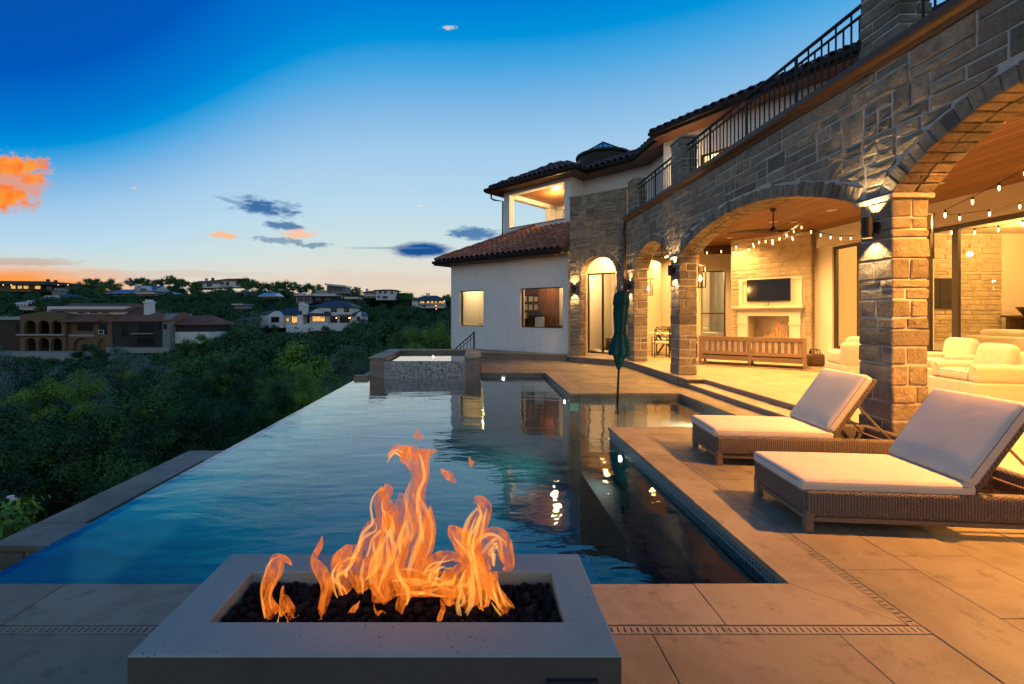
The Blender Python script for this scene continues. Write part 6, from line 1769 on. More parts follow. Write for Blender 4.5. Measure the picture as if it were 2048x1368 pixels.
ft(8, .02, (1, .35), (820, 1195, 14), (808, 1150, 30), (826, 1110, 32), (842, 1070, 26), (836, 1025, 21), (832, 985, 19), (842, 950, 17), (836, 922, 22), (830, 905, 30), (832, 897, 6), flat=.4)
ft(9, .02, (.35, .25), (838, 912, 10), (812, 905, 12), (790, 900, 9), (778, 915, 5), (774, 930, 1))
ft(10, .02, (.3, .2), (838, 915, 10), (856, 910, 8), (866, 908, 4), (872, 906, 1))
ft(11, -.02, (.8, .5), (800, 1235, 3), (802, 1205, 10), (815, 1170, 14), (800, 1130, 10), (806, 1095, 4), (808, 1080, 1))
ft(12, .01, (.6, .5), (860, 1180, 20), (850, 1160, 22), (862, 1140, 16), (880, 1120, 12), (905, 1112, 9), (925, 1118, 2))
ft(13, .0, (.55, .5), (900, 1200, 16), (905, 1172, 26), (920, 1150, 22), (938, 1128, 12), (948, 1110, 2))
ft(14, .02, (.8, .5), (752, 1170, 30), (800, 1168, 22), (850, 1175, 18), (900, 1178, 16), (950, 1170, 10), (985, 1150, 3), flat=.9)
ft(15, -.02, (1, .3), (930, 1240, 14), (938, 1200, 24), (944, 1160, 24), (936, 1120, 20), (920, 1080, 19), (908, 1060, 14), (900, 1046, 2))
ft(16, .0, (1, .25), (958, 1235, 10), (962, 1180, 22), (950, 1130, 24), (944, 1080, 20), (958, 1045, 20), (968, 1015, 14), (952, 998, 5), (946, 1010, 1))
ft(17, .02, (1, .9), (965, 1150, 20), (960, 1110, 26), (980, 1085, 22), (1002, 1082, 18), (1012, 1105, 15), (1018, 1130, 10), (1006, 1142, 2))
ft(18, -.01, (.45, .6), (975, 1140, 18), (980, 1165, 16), (996, 1190, 13), (1012, 1210, 13), (1025, 1226, 8), (1030, 1232, 1))
ft(19, -.05, (.9, .8), (930, 1232, 6), (970, 1236, 9), (1000, 1232, 5), (1018, 1228, 5), (1030, 1222, 1))
ft(20, -.05, (.6, .7), (1052, 1233, 3), (1044, 1228, 8), (1052, 1220, 6), (1056, 1216, 1))
ft(21, -.08, (.3, .4), (880, 1238, 3), (882, 1212, 5), (890, 1185, 5), (886, 1160, 1))
ft(22, -.08, (.3, .4), (712, 1240, 2), (708, 1215, 6), (722, 1190, 4), (726, 1186, 1))
ft(23, -.07, (.3, .4), (762, 1215, 4), (770, 1210, 8), (758, 1205, 3), (750, 1200, 1))
ft(24, .03, (.7, .3), (792, 1100, 14), (786, 1060, 15), (776, 1020, 12), (762, 995, 8), (758, 985, 1))
ft(25, .03, (.75, .4), (870, 1160, 14), (845, 1120, 16), (856, 1080, 14), (860, 1040, 9), (858, 1020, 1))
ft(26, .0, (.25, .2), (842, 880, 6), (836, 870, 9), (832, 862, 2)); ft(27, .0, (.25, .2), (912, 966, 2), (900, 958, 9), (888, 946, 6), (884, 934, 1)); ft(28, .0, (.25, .2), (941, 930, 1), (943, 920, 5), (939, 910, 1))
lamp('fire_glow', 'POINT', (-.38, YF, FZ + .42), .7, (1, .4, .08), .16)
# ------------------------------------------------------------------ houses across the valley
class House:
    """far house measured in pixels of the photograph at distance y, built as a real volume"""
    def __init__(s, label, y, pxc, pyb, rot=0, name='house'):
        s.s = y / F; s.pxc = pxc; s.pyb = pyb; c = atY(pxc, pyb, y)
        s.t = thing(name, label, 'house', c, rot)
    def x(s, px): return (px - s.pxc) * s.s
    def z(s, py): return (s.pyb - py) * s.s
    def wall(s, a, b, top, bot, d0=0, d1=8, m='far_white', nm='wall', par=None):
        m_ = MB(); m_.box(s.x(a), s.x(b), d0, d1, s.z(bot), s.z(top)); return m_.build(nm, m, par or s.t, local=True)
    def gable_wall(s, a, b, top, apex, bot, d0, d1, m):
        xm = (s.x(a) + s.x(b)) / 2; pts = [(s.x(a), s.z(bot)), (s.x(b), s.z(bot)), (s.x(b), s.z(top)), (xm, s.z(apex)), (s.x(a), s.z(top))]
        m_ = MB(); m_.ringed([[V(x, d0, z) for x, z in pts], [V(x, d1, z) for x, z in pts]]); return m_.build('gable', m, s.t, local=True)
    def hip(s, a, b, eave, ridge, d0, d1, m, inset=.3, ov=.6, gable=False, tilt=0):
        x0, x1 = s.x(a) - ov, s.x(b) + ov; y0, y1 = d0 - ov, d1 + ov; z0, z1 = s.z(eave), s.z(ridge)
        ym = (y0 + y1) / 2; k = 0 if gable else (y1 - y0) * inset; k = min(k, (x1 - x0) * .48)
        m_ = MB(); m_.add([(x0, y0, z0), (x1, y0, z0), (x1, y1, z0), (x0, y1, z0), (x0 + k, ym, z1), (x1 - k, ym, z1),
                           (x0, y0, z0 - .25), (x1, y0, z0 - .25), (x1, y1, z0 - .25), (x0, y1, z0 - .25)],
                          [(0, 1, 5, 4), (2, 3, 4, 5), (1, 2, 5), (3, 0, 4), (6, 7, 1, 0), (7, 8, 2, 1), (8, 9, 3, 2), (9, 6, 0, 3), (9, 8, 7, 6)])
        return m_.build('roof', m, s.t, local=True)
    def flat(s, a, b, top, bot, d0, d1, m='roof_metal', slope=0):
        m_ = MB(); x0, x1, z0, z1 = s.x(a), s.x(b), s.z(bot), s.z(top); zz = slope * s.s
        m_.hexa([(x0, d0, z0), (x1, d0, z0 + zz), (x1, d1, z0 + zz), (x0, d1, z0), (x0, d0, z1), (x1, d0, z1 + zz), (x1, d1, z1 + zz), (x0, d1, z1)]); return m_.build('roof', m, s.t, local=True)
    def win(s, a, b, top, bot, d, lit=False, m='far_dark', par=None):
        x0, x1, z0, z1 = s.x(a), s.x(b), s.z(bot), s.z(top); f = .12 * min(1, s.s * 8)
        m_ = MB()
        for q in ((x0, x0 + f, z0, z1), (x1 - f, x1, z0, z1), (x0 + f, x1 - f, z0, z0 + f), (x0 + f, x1 - f, z1 - f, z1)): m_.box(q[0], q[1], d - .12, d - .004, q[2], q[3])
        w_ = m_.build('window', m, par or s.t, local=True)
        m_ = MB(); m_.box(x0 + f, x1 - f, d - .05, d - .006, z0 + f, z1 - f); m_.build('pane', 'lit_window' if lit else 'far_glass', w_, local=True)
    def chim(s, a, b, top, bot, d0, d1, m='far_white'):
        m_ = MB(); x0, x1 = s.x(a), s.x(b); m_.box(x0, x1, d0, d1, s.z(bot), s.z(top)); e = (x1 - x0) * .12
        m_.box(x0 - e, x1 + e, d0 - e, d1 + e, s.z(top) - (s.z(top) - s.z(bot)) * .12, s.z(top) - .01); m_.box(x0 + e, x1 - e, d0 + e, d1 - e, s.z(top), s.z(top) + (x1 - x0) * .3); m_.build('chimney', m, s.t, local=True)
    def arches(s, spans, spring, top, bot, upper, left, right, d0, th, m, cut_bot=None):
        """arcaded wall between left and right from bot up to upper with round openings"""
        m_ = MB(); xs = s.x(left)
        def bx(x0, x1, z0, z1): m_.box(x0, x1, d0, d0 + th, z0, z1)
        for a, b in spans:
            bx(xs, s.x(a), s.z(bot), s.z(upper)); n = 12; xa, xb = s.x(a), s.x(b)
            for i in range(n):
                p, q = xa + (xb - xa) * i / n, xa + (xb - xa) * (i + 1) / n
                f = lambda x: s.z(spring) + (s.z(top) - s.z(spring)) * math.sqrt(max(0, 1 - ((x - (xa + xb) / 2) / ((xb - xa) / 2)) ** 2))
                m_.hexa([(p, d0, f(p)), (q, d0, f(q)), (q, d0 + th, f(q)), (p, d0 + th, f(p)), (p, d0, s.z(upper)), (q, d0, s.z(upper)), (q, d0 + th, s.z(upper)), (p, d0 + th, s.z(upper))])
            if cut_bot is not None: bx(xa, xb, s.z(bot), s.z(cut_bot))
            xs = xb
        bx(xs, s.x(right), s.z(bot), s.z(upper)); return m_.build('arcade', m, s.t, local=True)
    def lampl(s, px, py, d):
        m_ = MB(); r_ = .11; bm = bmesh.new(); bmesh.ops.create_icosphere(bm, subdivisions=1, radius=r_); vs = [v.co + V(s.x(px), d, s.z(py)) for v in bm.verts]; fs = [tuple(v.index for v in f.verts) for f in bm.faces]; bm.free()
        m_.add(vs, fs); m_.build('lamp', 'far_lamp', s.t, local=True)

# brown mansion under construction
h = House('unfinished brown mansion with arched loggias and red tiled roofs across the valley', 100, 205, 702)
h.wall(-40, 40, 640, 702, 2, 12, 'far_brown'); h.flat(-45, 42, 634, 640, 1.5, 12.5, 'roof_blue'); h.win(15, 33, 648, 664, 2)
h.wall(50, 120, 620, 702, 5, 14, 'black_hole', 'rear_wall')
h.arches([(48, 72), (75, 99), (102, 123)], 652, 641, 672, 630, 40, 131, 0, .8, 'far_tan', 668)
h.arches([(50, 72), (76, 98), (102, 124)], 686, 676, 703, 672.2, 40, 131, 0, .8, 'far_tan')
h.gable_wall(40, 131, 629.5, 623, 629.8, 0, 12, 'far_tan')
h.wall(38, 133, 668, 671, -.7, -.05, 'far_concrete', 'ledge'); h.wall(40, 42, 630, 702, .82, 12, 'far_tan'); h.wall(129, 131, 630, 702, .82, 12, 'far_tan')
h.wall(132, 188, 640, 702, 1, 12, 'far_tan'); h.win(147, 178, 648, 662, 1); h.wall(135, 186, 669, 673, .2, .95, 'far_concrete', 'ledge'); h.arches([(143, 182)], 690, 676, 703, 673, 132, 188, .4, .5, 'far_tan')
h.wall(60, 222, 612, 640, 4, 13, 'far_white'); h.hip(76, 218, 620, 605, 4, 13, 'roof_far_red', .05, .8); h.hip(130, 192, 641.5, 628, -.2, 8, 'roof_far_red', .1, .8)
for a, b in ((124, 143), (149, 168), (174, 191)): h.win(a, b, 622, 628, 3.9, m='far_white')
h.wall(188, 224, 634, 702, .5, 12, 'far_tan'); h.hip(186, 252, 640, 613, 2, 13, 'roof_far_red', .05, .6); h.win(195, 211, 645, 668, .5); h.win(194, 205, 660, 668, .42, m='far_white'); h.arches([(195, 212)], 690, 677, 703, 672, 188, 224, .1, .38, 'far_tan')
h.wall(222, 324, 640, 702, .3, 11, 'far_dark'); h.hip(224, 334, 641, 625, .3, 11, 'roof_far_red', .02, .7); h.gable_wall(324.5, 339, 640, 628, 702, .1, 9, 'far_grey')
for q in ((241, 253, 648, 674), (276, 306, 646, 666), (313, 319, 648, 660), (272, 307, 676, 691)): h.win(*q, .3)
h.win(327, 333, 648, 658, .1); h.wall(267, 308, 666.5, 668, -1.0, .29, 'far_concrete', 'ledge'); h.wall(214, 340, 695, 706, -.3, .09, 'far_concrete', 'foundation')
h.chim(261, 274, 602, 630, 4, 5.6); h.chim(53, 60, 609, 624, 4, 5.5, 'far_brown')
h.wall(340, 412, 648, 664, 2, 10, 'far_dark'); h.hip(340, 414, 648, 631, 2, 10, 'roof_far_red', .3, .6); h.wall(340, 410, 664.3, 688, 1.6, 10, 'far_white', 'lower_wall')
for q in ((350, 357), (384, 390), (396, 402)): h.win(q[0], q[1], 650, 656, 2)
tr = MB(); c0 = atY(60, 704, 97); tr.box(c0.x - 17, c0.x + 12, 95, 100, -9, c0.z); struct(tr.build('building_pad', 'far_concrete'))
sc2 = MB()
for k in range(3):
    c1 = atY(215 + 26 * k, 712 + 3 * k, 96); sc2.box(c1.x - 1.5, c1.x + 1.6, 95 + k * .4, 96 + k * .4, -9, c1.z)
struct(sc2.build('retaining_wall', 'far_concrete'))

# white house on the facing slope
h = House('large white two-storey house with slate roof and glowing windows on the slope', 132, 615, 656)
h.wall(510, 532, 628, 656, 3, 12); h.hip(510, 535, 628, 620, 3, 12, 'roof_slate'); h.gable_wall(531, 561, 630, 622, 656, 1.5, 11, 'far_white'); h.hip(538, 603, 629, 615, 3, 12, 'roof_slate', .3)
h.wall(561.5, 602, 629, 656, 3, 12); h.win(538, 554, 634, 645, 1.5); h.win(563, 571, 636, 644, 3, True); h.win(575, 591, 632, 647, 3, True); h.wall(592, 602, 630, 648, .8, 2.9, 'far_white', 'bay')
h.gable_wall(604, 648, 630, 617, 656, 3, 12, 'far_white'); h.hip(604, 648, 629.6, 616, 2.2, 12.5, 'roof_slate', .05); h.win(617, 644, 632, 644, 3, True); h.win(606, 612, 632, 646, 3)
h.wall(625, 694, 613, 656, 4.5, 14); h.hip(614, 696, 613, 601, 4.5, 14, 'roof_slate', .35); h.win(652, 664, 614, 624, 4.5); h.win(679, 690, 615, 624, 4.5); h.flat(667, 694, 629, 631, 2.8, 4.4, 'roof_slate')
h.win(651, 665, 632, 646, 4.5); h.win(670, 691, 633, 646, 4.5); h.gable_wall(704, 716, 631, 624, 653, 4, 12, 'far_white'); h.hip(694, 716, 630, 621, 5, 12, 'roof_slate'); h.win(706, 713, 633, 643, 4); h.wall(694.5, 703, 630, 652, 5, 12)
h.chim(584, 594, 607, 624, 5, 6.5); h.chim(599, 609, 610, 630, 2, 3.4)
h.wall(575, 690, 648, 662, -1, -.4, 'far_white', 'garden_wall'); h.wall(578, 620, 653.5, 670, -1.7, -1.05, 'far_white', 'garden_wall')
for px in (667, 693, 695): h.lampl(px, 636, 2.6)
h.lampl(578, 650, -.2); h.lampl(600, 650, -.2)

h = House('long flat-roofed ridge house with a row of lit windows at the sunset', 215, 75, 584)
h.wall(-20, 62, 569, 584, 0, 12, 'far_tan'); h.wall(62.3, 155, 571, 584, 2, 12, 'far_dark'); h.flat(-25, 100, 562, 568.5, -2, 14, 'roof_slate', -1); h.flat(96, 158, 568, 570.5, 0, 14, 'roof_slate')
for a, b in ((22, 32), (35, 45), (47, 58), (61, 74)): h.win(a, b, 571, 578, 0 if b < 62 else 2, True)
for px in (8, 24, 118, 137): h.lampl(px, 570, -.4)
h.win(84, 96, 572, 580, 2); h.win(122, 134, 572, 580, 2); h.chim(76, 80, 558, 568, 4, 5, 'far_dark'); h.chim(92, 96, 560, 568, 4, 5, 'far_dark'); h.wall(116, 140, 580.2, 583, 0, 1.9, 'far_white', 'terrace_wall')
h = House('small house with white arched cupola behind the brown mansion', 150, 52, 616)
h.wall(30, 76, 609, 620, 1, 8, 'far_white'); h.hip(22, 58, 606, 598, 2, 9, 'roof_blue'); h.hip(52, 78, 602, 598, 1, 7, 'roof_blue')
h.arches([(35, 39), (41, 45), (47, 51)], 611, 608, 613, 605, 32, 54, 0, .9, 'far_white'); h.arches([(57, 61), (63, 67), (69, 73)], 606, 603, 608, 601, 54.3, 77, 0, .9, 'far_white'); h.wall(33, 76, 606, 612, .92, 1, 'far_glass', 'glazing')
h = House('small house with a grey tower and arched white gallery near the ridge', 172, 100, 602)
h.hip(78, 132, 595, 588, 2, 9, 'roof_blue'); h.wall(80, 130, 595, 604, 2, 9, 'far_grey'); h.arches([(92, 96), (98, 102), (104, 108), (109, 113)], 595, 593, 598, 591, 89, 116, 0, .9, 'far_white'); h.wall(90, 115, 592, 598, .95, 1.9, 'far_glass', 'glazing'); h.chim(89, 106, 580, 590, 3, 6, 'far_grey')
h = House('low house with pale blue metal roof and white chimney below the ridge', 190, 270, 590)
h.wall(222, 312, 585, 592, 1, 10, 'far_grey'); h.hip(215, 272, 586, 578, 0, 10, 'roof_blue'); h.gable_wall(270, 308, 581, 571.5, 588, -.5, 9, 'far_white'); h.hip(268, 310, 582, 570.5, -.6, 9, 'roof_blue', .02); h.hip(296, 336, 587, 582, 2, 9, 'roof_blue'); h.chim(258, 264, 569, 579, 3, 4.3); h.chim(284, 293, 565, 572, 5, 6.3, 'far_tan'); h.win(230, 240, 586, 590, 1); h.win(282, 294, 577, 584, -.5)
h = House('cream villa with brown tiled roofs on the ridge skyline', 232, 428, 576)
h.wall(377, 405, 566, 578, 2, 10, 'far_tan'); h.hip(376, 408, 566, 560, 2, 10, 'roof_far_red'); h.wall(404, 440, 565, 576, 0, 9, 'far_white'); h.hip(402, 440, 565.5, 559, 0, 9, 'roof_far_red'); h.wall(428, 478, 560, 574, 3, 14, 'far_white'); h.hip(424, 480, 560, 554.5, 3, 14, 'roof_far_red')
for q in ((414, 424, 567, 573), (446, 452, 563, 570), (466, 472, 563, 570)): h.win(*q, 0 if q[0] < 440 else 3)
h.chim(400, 404, 556, 563, 4, 5.2); h.chim(411, 415, 555, 562, 5, 6.2, 'far_tan')
h = House('modern house with stacked flat metal roofs on the hillside', 176, 640, 607)
h.wall(592, 622, 591, 607, 0, 9, 'far_grey'); h.wall(622.3, 669, 592, 605, 1.5, 9, 'far_dark'); h.flat(590, 624, 589, 591.6, -1, 10, 'roof_metal'); h.flat(620, 671, 587, 592, .3, 10, 'roof_metal')
h.wall(645, 684, 570, 586, 5, 12, 'far_grey'); h.flat(643, 686, 565.5, 569, 3.6, 13, 'roof_metal', -4); h.win(650, 656, 572, 580, 5); h.win(660, 676, 573, 580, 5); h.win(596, 606, 594, 602, 0); h.win(610, 619, 594, 602, 0); h.win(628, 640, 595, 602, 1.5); h.win(646, 660, 595, 602, 1.5, False); h.wall(623, 648, 579.5, 587, 4, 4.9, 'far_concrete', 'terrace_wall')
for px in (675, 684, 690): h.lampl(px, 606, 0)
h = House('narrow glowing pavilion just behind the white house roof', 160, 682, 612)
h.wall(672, 692, 603, 613, 0, 5, 'far_tan'); h.flat(668, 700, 601, 603, -1, 6, 'roof_slate'); h.win(674, 690, 605, 609, 0, True)
h = House('white villa with brown roof and chimney on the far crest', 200, 756, 602)
h.wall(725, 754, 583, 595, 2, 10, 'far_cream'); h.hip(724, 756, 584, 580, 2, 10, 'roof_far_red'); h.wall(752, 790, 580, 600, 0, 10, 'far_white'); h.hip(750, 792, 580, 577.5, 0, 10, 'roof_slate')
for q in ((758, 763, 582, 587), (768, 773, 582, 587), (765, 775, 592, 597), (782, 786, 583, 588), (755, 760, 592, 596)): h.win(*q, 0)
h.chim(727, 731, 577, 584, 4, 5.2); h.wall(727, 752, 590, 592, 1.2, 1.9, 'far_white', 'ledge')
h = House('hip-roofed villa with two floors of lit rooms at the end of the ridge', 182, 860, 616)
h.wall(824, 836, 600, 614, 0, 9, 'far_white'); h.wall(836.3, 888, 600, 616, 2, 11, 'far_white'); h.hip(824, 892, 600, 590, 0, 11, 'roof_slate', .4)
for a, b in ((838, 848), (852, 858), (860, 866), (868, 874), (876, 888)): h.win(a, b, 601.5, 607, 2, True)
for a, b in ((844, 850), (868, 874)): h.win(a, b, 609, 614, 2, a > 850)
h.chim(850, 853, 586, 592, 4, 5); h.chim(854, 857, 586, 592, 4, 5); h.wall(836, 890, 607.5, 608.8, 1, 1.95, 'far_white', 'balcony')
for px in (833, 888, 872): h.lampl(px, 602 if px != 872 else 618, 1.6)
h = House('shed with a pale metal roof beside the modern house', 165, 703, 603)
h.wall(692, 714, 598, 604, 0, 6, 'far_brown'); h.flat(690, 716, 594, 598, -1, 7, 'roof_metal')
h = House('low building with grey sloping roof among the hillside trees', 182, 536, 596)
h.wall(525, 548, 590, 597, 0, 7, 'far_grey'); h.hip(522, 550, 592, 585, -1, 7, 'roof_metal', .05)
h = House('barely visible pale terrace roof low among the hillside trees', 150, 478, 616)
h.wall(468, 486, 610, 618, 0, 6, 'far_grey'); h.flat(466, 488, 607.5, 610, -1, 7, 'roof_metal')

# ------------------------------------------------------------------ trees
def crown_mesh(name, seed, rx, rz, zc, nclump, nleaf, leaf, m, spread=.55):
    rn = random.Random(seed); vs = []; fs = []; cl = []
    while len(cl) < nclump:
        p = V(rn.uniform(-1, 1), rn.uniform(-1, 1), rn.uniform(-.9, 1))
        if .45 < p.length < 1: cl.append((V(p.x * rx, p.y * rx, zc + p.z * rz), rn.uniform(.6, 1.25)))
    for c, k in cl:
        sr = rx * spread * .62 * k
        for _ in range(nleaf // nclump):
            d_ = V(rn.gauss(0, .5), rn.gauss(0, .5), rn.gauss(0, .38))
            p = c + d_ * sr
            n_ = ((p - V(0, 0, zc - rz * .5)).normalized() * .9 + d_ * .8 + V(rn.uniform(-1, 1), rn.uniform(-1, 1), rn.uniform(-.6, 1)) * .55).normalized()
            a = n_.cross(V(rn.uniform(-1, 1), rn.uniform(-1, 1), rn.uniform(-1, 1))).normalized(); b = n_.cross(a)
            l = leaf * rn.uniform(.6, 1.3); i = len(vs)
            vs += [p - a * l * .5, p + b * l * .22 + a * l * .05, p + a * l * .5, p - b * l * .22 + a * l * .05]; fs.append((i, i + 1, i + 2, i + 3))
    me = bpy.data.meshes.new(name); me.from_pydata([tuple(v) for v in vs], [], fs); me.materials.append(M[m]); return me, cl
def trunk_mesh(seed, h, r, cl):
    rn = random.Random(seed); mb = MB(); top = V(rn.uniform(-.2, .2), rn.uniform(-.2, .2), h)
    mb.tube([V(0, 0, -.6), V(0, 0, h * .3), top * .7, top], r, 7, r * .35)
    for c, k in rn.sample(cl, min(7, len(cl))):
        s_ = top * rn.uniform(.35, .8); mb.tube([s_, s_.lerp(c, .5) + V(0, 0, .1), c], r * .4, 5, r * .08)
    return mb.mesh('trunk', 'bark')
LIB = {}
def lib(kind, n, **k):
    LIB[kind] = []
    for i in range(n):
        me, cl = crown_mesh('crown', hash_(kind) + i * 13, m=k['mats'][i % len(k['mats'])], **{q: v for q, v in k.items() if q != 'mats'})
        LIB[kind].append((me, trunk_mesh(i + 3, k['zc'] * .9, k['rx'] * .055, cl)))
def hash_(s): return sum(ord(c) * (i + 1) for i, c in enumerate(s))
lib('near', 5, rx=2.3, rz=2.6, zc=2.7, nclump=44, nleaf=34000, leaf=.1, mats=['leaf_dark', 'leaf_mid', 'leaf_grey', 'leaf_light', 'leaf_dark'], spread=.34)
lib('middle', 5, rx=2.6, rz=2.0, zc=2.6, nclump=26, nleaf=8000, leaf=.24, mats=['leaf_dark', 'leaf_mid', 'leaf_grey', 'leaf_light', 'leaf_dark'], spread=.38)
lib('far', 5, rx=2.7, rz=2.0, zc=2.7, nclump=24, nleaf=2600, leaf=.5, mats=['leaf_dark', 'leaf_mid', 'leaf_dark', 'leaf_mid', 'leaf_grey'], spread=.6)
TL_ = {'near': 'bushy evergreen on the slope close below the pool', 'middle': 'rounded dark green tree in the valley below the pool', 'far': 'dark tree on the far hillside among the houses'}
TINT = ['deep green', 'mid green', 'greyish green', 'yellowish green', 'blackish green']
def where(px, y):
    for lim, t_ in ((90, 'below the outer corner of the brown mansion'), (215, 'below the arched loggias of the brown mansion'), (345, 'below the chimney end of the brown mansion'), (430, 'below the low wing of the brown mansion'), (520, 'between the brown mansion and the white house'),
                    (620, 'below the chimney side of the white house'), (725, 'below the two-storey end of the white house'), (825, 'between the white house and the spa'), (2000, 'close beside the white stucco wing')):
        if px < lim: return t_ if y < 128 else t_.replace('below', 'behind').replace('in front of', 'behind').replace('between', 'on the slope between')
def tree(kind, i, x, y, s_, label=None, group=None, z=None, sz=1.0):
    me, tr_ = LIB[kind][i]; z = ground_z(x, y) - .3 if z is None else z
    t_ = thing('tree', label or ('small ' if s_ < .75 else 'large ' if s_ > 1.2 else '') + TINT[i] + (' bush ' if s_ < .62 else ' tree ') + where(x / y * F + 954, y) + '', 'tree', (x, y, z), group=group or 'trees of the wooded valley and hillside')
    mt = RZ(random.uniform(0, 6.28)) @ Matrix.Diagonal((s_, s_, s_ * sz, 1))
    for nm, q in (('crown', me), ('trunk', tr_)):
        o = bpy.data.objects.new(nm, q); COL.objects.link(o); o.parent = t_; o.matrix_basis = mt
    return t_
BLK = [(-24, 24, 92, 114, -.0), (-19, 17, 128, 146, .0)]
def blocked(x, y):
    a = x / y * F + 954
    if 93 < y < 115 and a < 425: return True
    if 68 < y <= 93 and a < 440: return random.random() < .93
    if 128.5 < y < 147 and 500 < a < 725: return True
    if 112 < y <= 128.5 and 500 < a < 720: return random.random() < .8
    for yy, p0, p1, dpt in ((150, 20, 80, 9), (172, 78, 134, 9), (190, 212, 338, 11), (215, -30, 160, 14), (232, 374, 482, 15), (176, 588, 688, 13), (160, 666, 702, 7), (200, 722, 794, 11), (182, 820, 894, 12), (165, 688, 718, 8), (182, 520, 552, 8)):
        if p0 - 3 < a < p1 + 3 and yy - 16 < y < yy + dpt: return True
    return False
rt = random.Random(77); random.seed(77)
placed = []
def ok(x, y, md):
    for (a, b) in placed:
        if abs(a - x) < md and abs(b - y) < md and (a - x) ** 2 + (b - y) ** 2 < md * md: return False
    return True
# the big evergreens nearest the pool, placed where they stand in the photograph
for (px, ytop, y, i, s_, lab) in ((60, 800, 12.5, 0, 1.15, 'big dark evergreen with bright tips beside the infinity edge'), (250, 782, 14.5, 1, 1.05, 'big rounded green bush above the middle of the catch basin'), (-90, 770, 15, 2, 1.1, 'greyish evergreen at the picture edge above the catch basin'),
                             (400, 800, 17, 4, .95, 'dark bush above the far end of the catch basin'), (520, 772, 20, 0, .95, 'dark bush beyond the catch basin cap'), (640, 740, 22, 3, .85, 'yellow-green bush close to the spa corner'), (690, 720, 27, 2, .9, 'silvery green tree next to the spa'), (560, 730, 29, 1, 1, 'broad green tree between spa and far bushes'),
                             (120, 740, 24, 3, 1.0, 'light green tree rising behind the big evergreen'), (330, 735, 24, 0, 1.0, 'dark leafy tree in the second row behind the rounded bush'), (440, 715, 32, 4, 1.05, 'dark tree crown standing at mid slope'), (860, 640, 34, 3, 1.0, 'bright green tree against the corner of the white wing'), (815, 655, 40, 1, 1.05, 'green tree partly behind the spa and white wing')):
    x = (px - 954) * y / F; zt = CAMZ - (ytop - 628) * y / F; hgt = 5.3 * s_
    tree('near', i, x, y, s_, lab, 'trees of the wooded valley and hillside', zt - hgt); placed.append((x, y))
SKY = [(172, 560, 228, 1), (190, 558, 230, 0), (212, 563, 226, 3), (226, 561, 228, 1), (262, 558, 232, 4), (281, 556, 234, 0), (300, 561, 230, 1), (322, 558, 236, 0), (340, 553, 236, 1), (352, 557, 238, 0), (366, 558, 236, 3),
       (392, 568, 222, 1), (484, 557, 236, 0), (497, 559, 236, 1), (512, 562, 232, 3), (530, 566, 230, 0), (552, 566, 226, 1), (568, 563, 224, 0), (586, 566, 224, 1), (604, 571, 226, 4), (618, 568, 214, 0), (634, 572, 214, 1), (696, 580, 218, 0), (712, 576, 216, 1),
       (800, 585, 206, 0), (812, 588, 204, 1), (818, 586, 200, 3), (896, 592, 206, 1), (905, 596, 196, 0), (160, 572, 212, 1), (148, 578, 205, 0), (205, 574, 205, 1), (350, 570, 212, 0), (455, 576, 214, 1), (500, 578, 212, 4), (400, 585, 206, 3), (545, 578, 205, 1), (570, 580, 200, 0)]
for px, yt, y, i in SKY:
    x = (px - 954) * y / F; zt = CAMZ - (yt - 628) * y / F; s_ = rt.uniform(.9, 1.35); g_ = ground_z(x, y)
    tree('far', i, x, y, s_, 'dark tree standing out against the bright sky on the ridge', 'trees on the ridge skyline', z=zt - 4.5 * s_); placed.append((x, y))
for (px, yt, y, i, s_, lab) in ((172, 688, 84, 0, 1.15, 'dark tree rising before the middle bay of the brown mansion'), (398, 666, 86, 1, 1.3, 'tall dark green tree at the low white wing of the brown mansion'), (438, 678, 80, 4, 1.2, 'blackish tree just past the low wing of the brown mansion'),
                               (255, 704, 80, 4, 1.0, 'low dark tree under the chimney gable of the brown mansion'), (40, 712, 78, 2, 1.1, 'grey-green tree below the concrete pad of the brown mansion'), (330, 700, 82, 1, .9, 'low green tree at the foundation corner of the brown mansion'),
                               (540, 646, 116, 4, 1.2, 'dark tree against the garden wall end of the white house'), (650, 652, 118, 0, 1.1, 'dark tree under the glowing bay of the white house'), (712, 640, 120, 1, 1.2, 'green tree at the small gable of the white house')):
    x = (px - 954) * y / F; zt = CAMZ - (yt - 628) * y / F
    tree('middle', i, x, y, s_, lab, z=zt - 4.9 * s_); placed.append((x, y))
cnt = {'near': 0, 'middle': 0, 'far': 0}
wood = MB()
plan = []
sizes = {}
for _ in range(30000):
    u = rt.random(); y = math.sqrt(rt.uniform(17 ** 2, 262 ** 2)) if u > .35 else rt.uniform(17, 110)
    a = rt.uniform(-1.12, .03); x = a * y
    if x > -3.3 and y < 26: continue
    if a > -.09 and y < 30: continue
    s_ = rt.choice((.5, .75, 1.0, 1.3, 1.6, 1.9) if 26 < y < 95 else (.55, .7, .85, 1.0, 1.25, 1.5)) * rt.uniform(.9, 1.1)
    if y < 30: s_ = min(s_, 1.15)
    if blocked(x, y): continue
    bad = False
    for (qx, qy) in placed:
        if abs(qx - x) < 8 and abs(qy - y) < 8:
            m_ = (2.1 if y < 40 else 1.8) * (s_ + sizes.get((qx, qy), 1.0))
            if (qx - x) ** 2 + (qy - y) ** 2 < m_ * m_: bad = True; break
    if bad: continue
    placed.append((x, y)); sizes[(x, y)] = s_; plan.append((y, x, s_))
plan.sort()
def frustum(x, y): p = x / y * F + 954; return -60 < p < 930
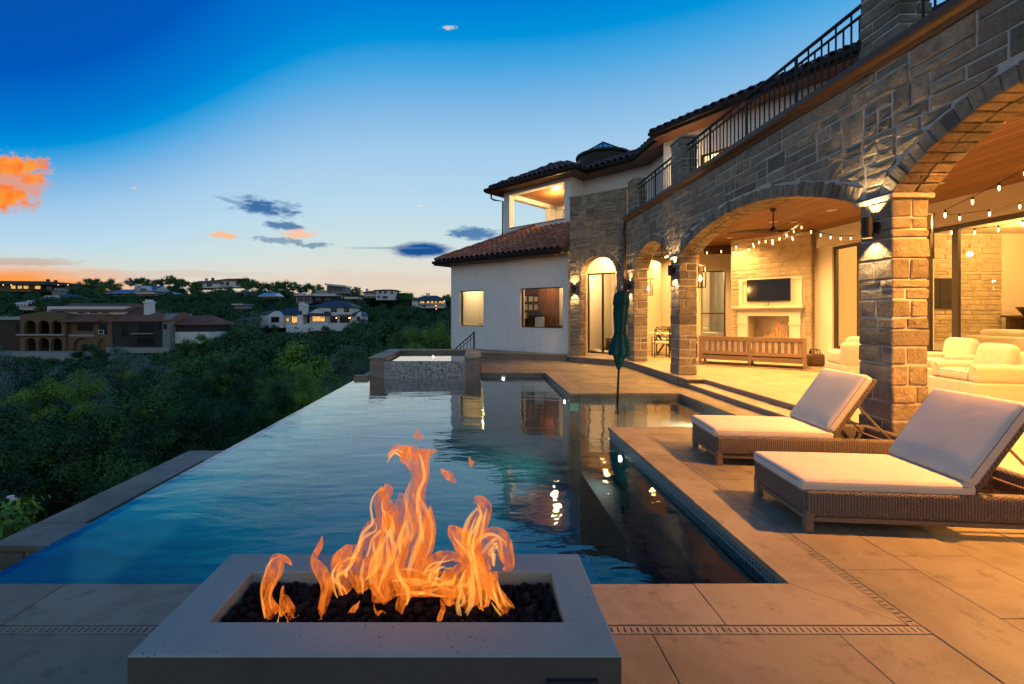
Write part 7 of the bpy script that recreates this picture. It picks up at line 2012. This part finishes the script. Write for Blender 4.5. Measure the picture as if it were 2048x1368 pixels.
for y, x, s_ in plan:
    kind = 'near' if y < 38 else 'middle' if y < 105 else 'far'
    i = rt.randrange(5)
    p = x / y * F + 954
    lim = 712 if p < 440 and y < 95 else 664 if 490 < p < 725 and y < 128 else 640 if y < 128 else 0
    while s_ > .3 and 628 - (ground_z(x, y) - .3 + 5.1 * s_ - CAMZ) / y * F < lim: s_ *= .88
    if s_ <= .34: continue
    if kind == 'near' and cnt['near'] > 44: kind = 'middle'
    cap_ = {'near': 46, 'middle': 110, 'far': 92}[kind]
    if frustum(x, y) and cnt[kind] < cap_ and (kind != 'far' or rt.random() < .4):
        tree(kind, i, x, y, s_, sz=rt.uniform(.85, 1.15)); cnt[kind] += 1
    else:
        me = LIB['far'][i][0]; z = ground_z(x, y) - .3; c_, n_ = math.cos(s_ * 37), math.sin(s_ * 37); b = len(wood.v)
        wood.v += [(x + (v.co.x * c_ - v.co.y * n_) * s_, y + (v.co.x * n_ + v.co.y * c_) * s_, z + v.co.z * s_) for v in me.vertices]
        wood.f += [tuple(q + b for q in f.vertices) for f in me.polygons]
o = wood.build('woodland', 'leaf_dark', fix=False); stuff(o)
print('TREES', cnt, len(plan))
# flowering shrub by the catch basin
me, cl = crown_mesh('foliage', 5, .5, .4, .5, 22, 1800, .11, 'leaf_light')
c0 = atY(2, 1075, 4.75); sb = thing('flowering_shrub', 'small light green shrub with white blossoms beside the catch basin end', 'shrub', (c0.x - .2, c0.y, c0.z - .55))
o = bpy.data.objects.new('foliage', me); COL.objects.link(o); o.parent = sb
m_ = MB(); m_.tube([(0, 0, -1.6), (0, 0, .3)], .04, 6); m_.build('stem', 'bark', sb, local=True)
for k in range(9):
    c_, kk = cl[k]; m_ = MB(); m_.lathe([(.005, 0), (.03, .012), (.035, .03), (.01, .035)], 6, (c_.x * 1.1 + .04, c_.y - .12, c_.z + .16)); m_.build('blossom', 'white_paint', sb, local=True)
# rough ground cover between the trees
g = MB(); rg_ = random.Random(9)
for _ in range(45000):
    y = math.sqrt(rg_.uniform(5 ** 2, 130 ** 2)); x = rg_.uniform(-1.15, .02) * y
    if (x > -4.6 and y < 24): continue
    z = ground_z(x, y); l = rg_.uniform(.12, .4) * (1 + y / 80); a = rg_.uniform(0, 6.28); b = len(g.v)
    dx_, dy_ = math.cos(a) * l, math.sin(a) * l
    g.v += [(x - dx_ * .3, y - dy_ * .3, z - .05), (x + dx_ * .3, y + dy_ * .3, z - .05), (x + dy_ * .2, y - dx_ * .2, z + l * 1.2)]; g.f.append((b, b + 1, b + 2))
stuff(g.build('undergrowth', 'leaf_mid', fix=False))
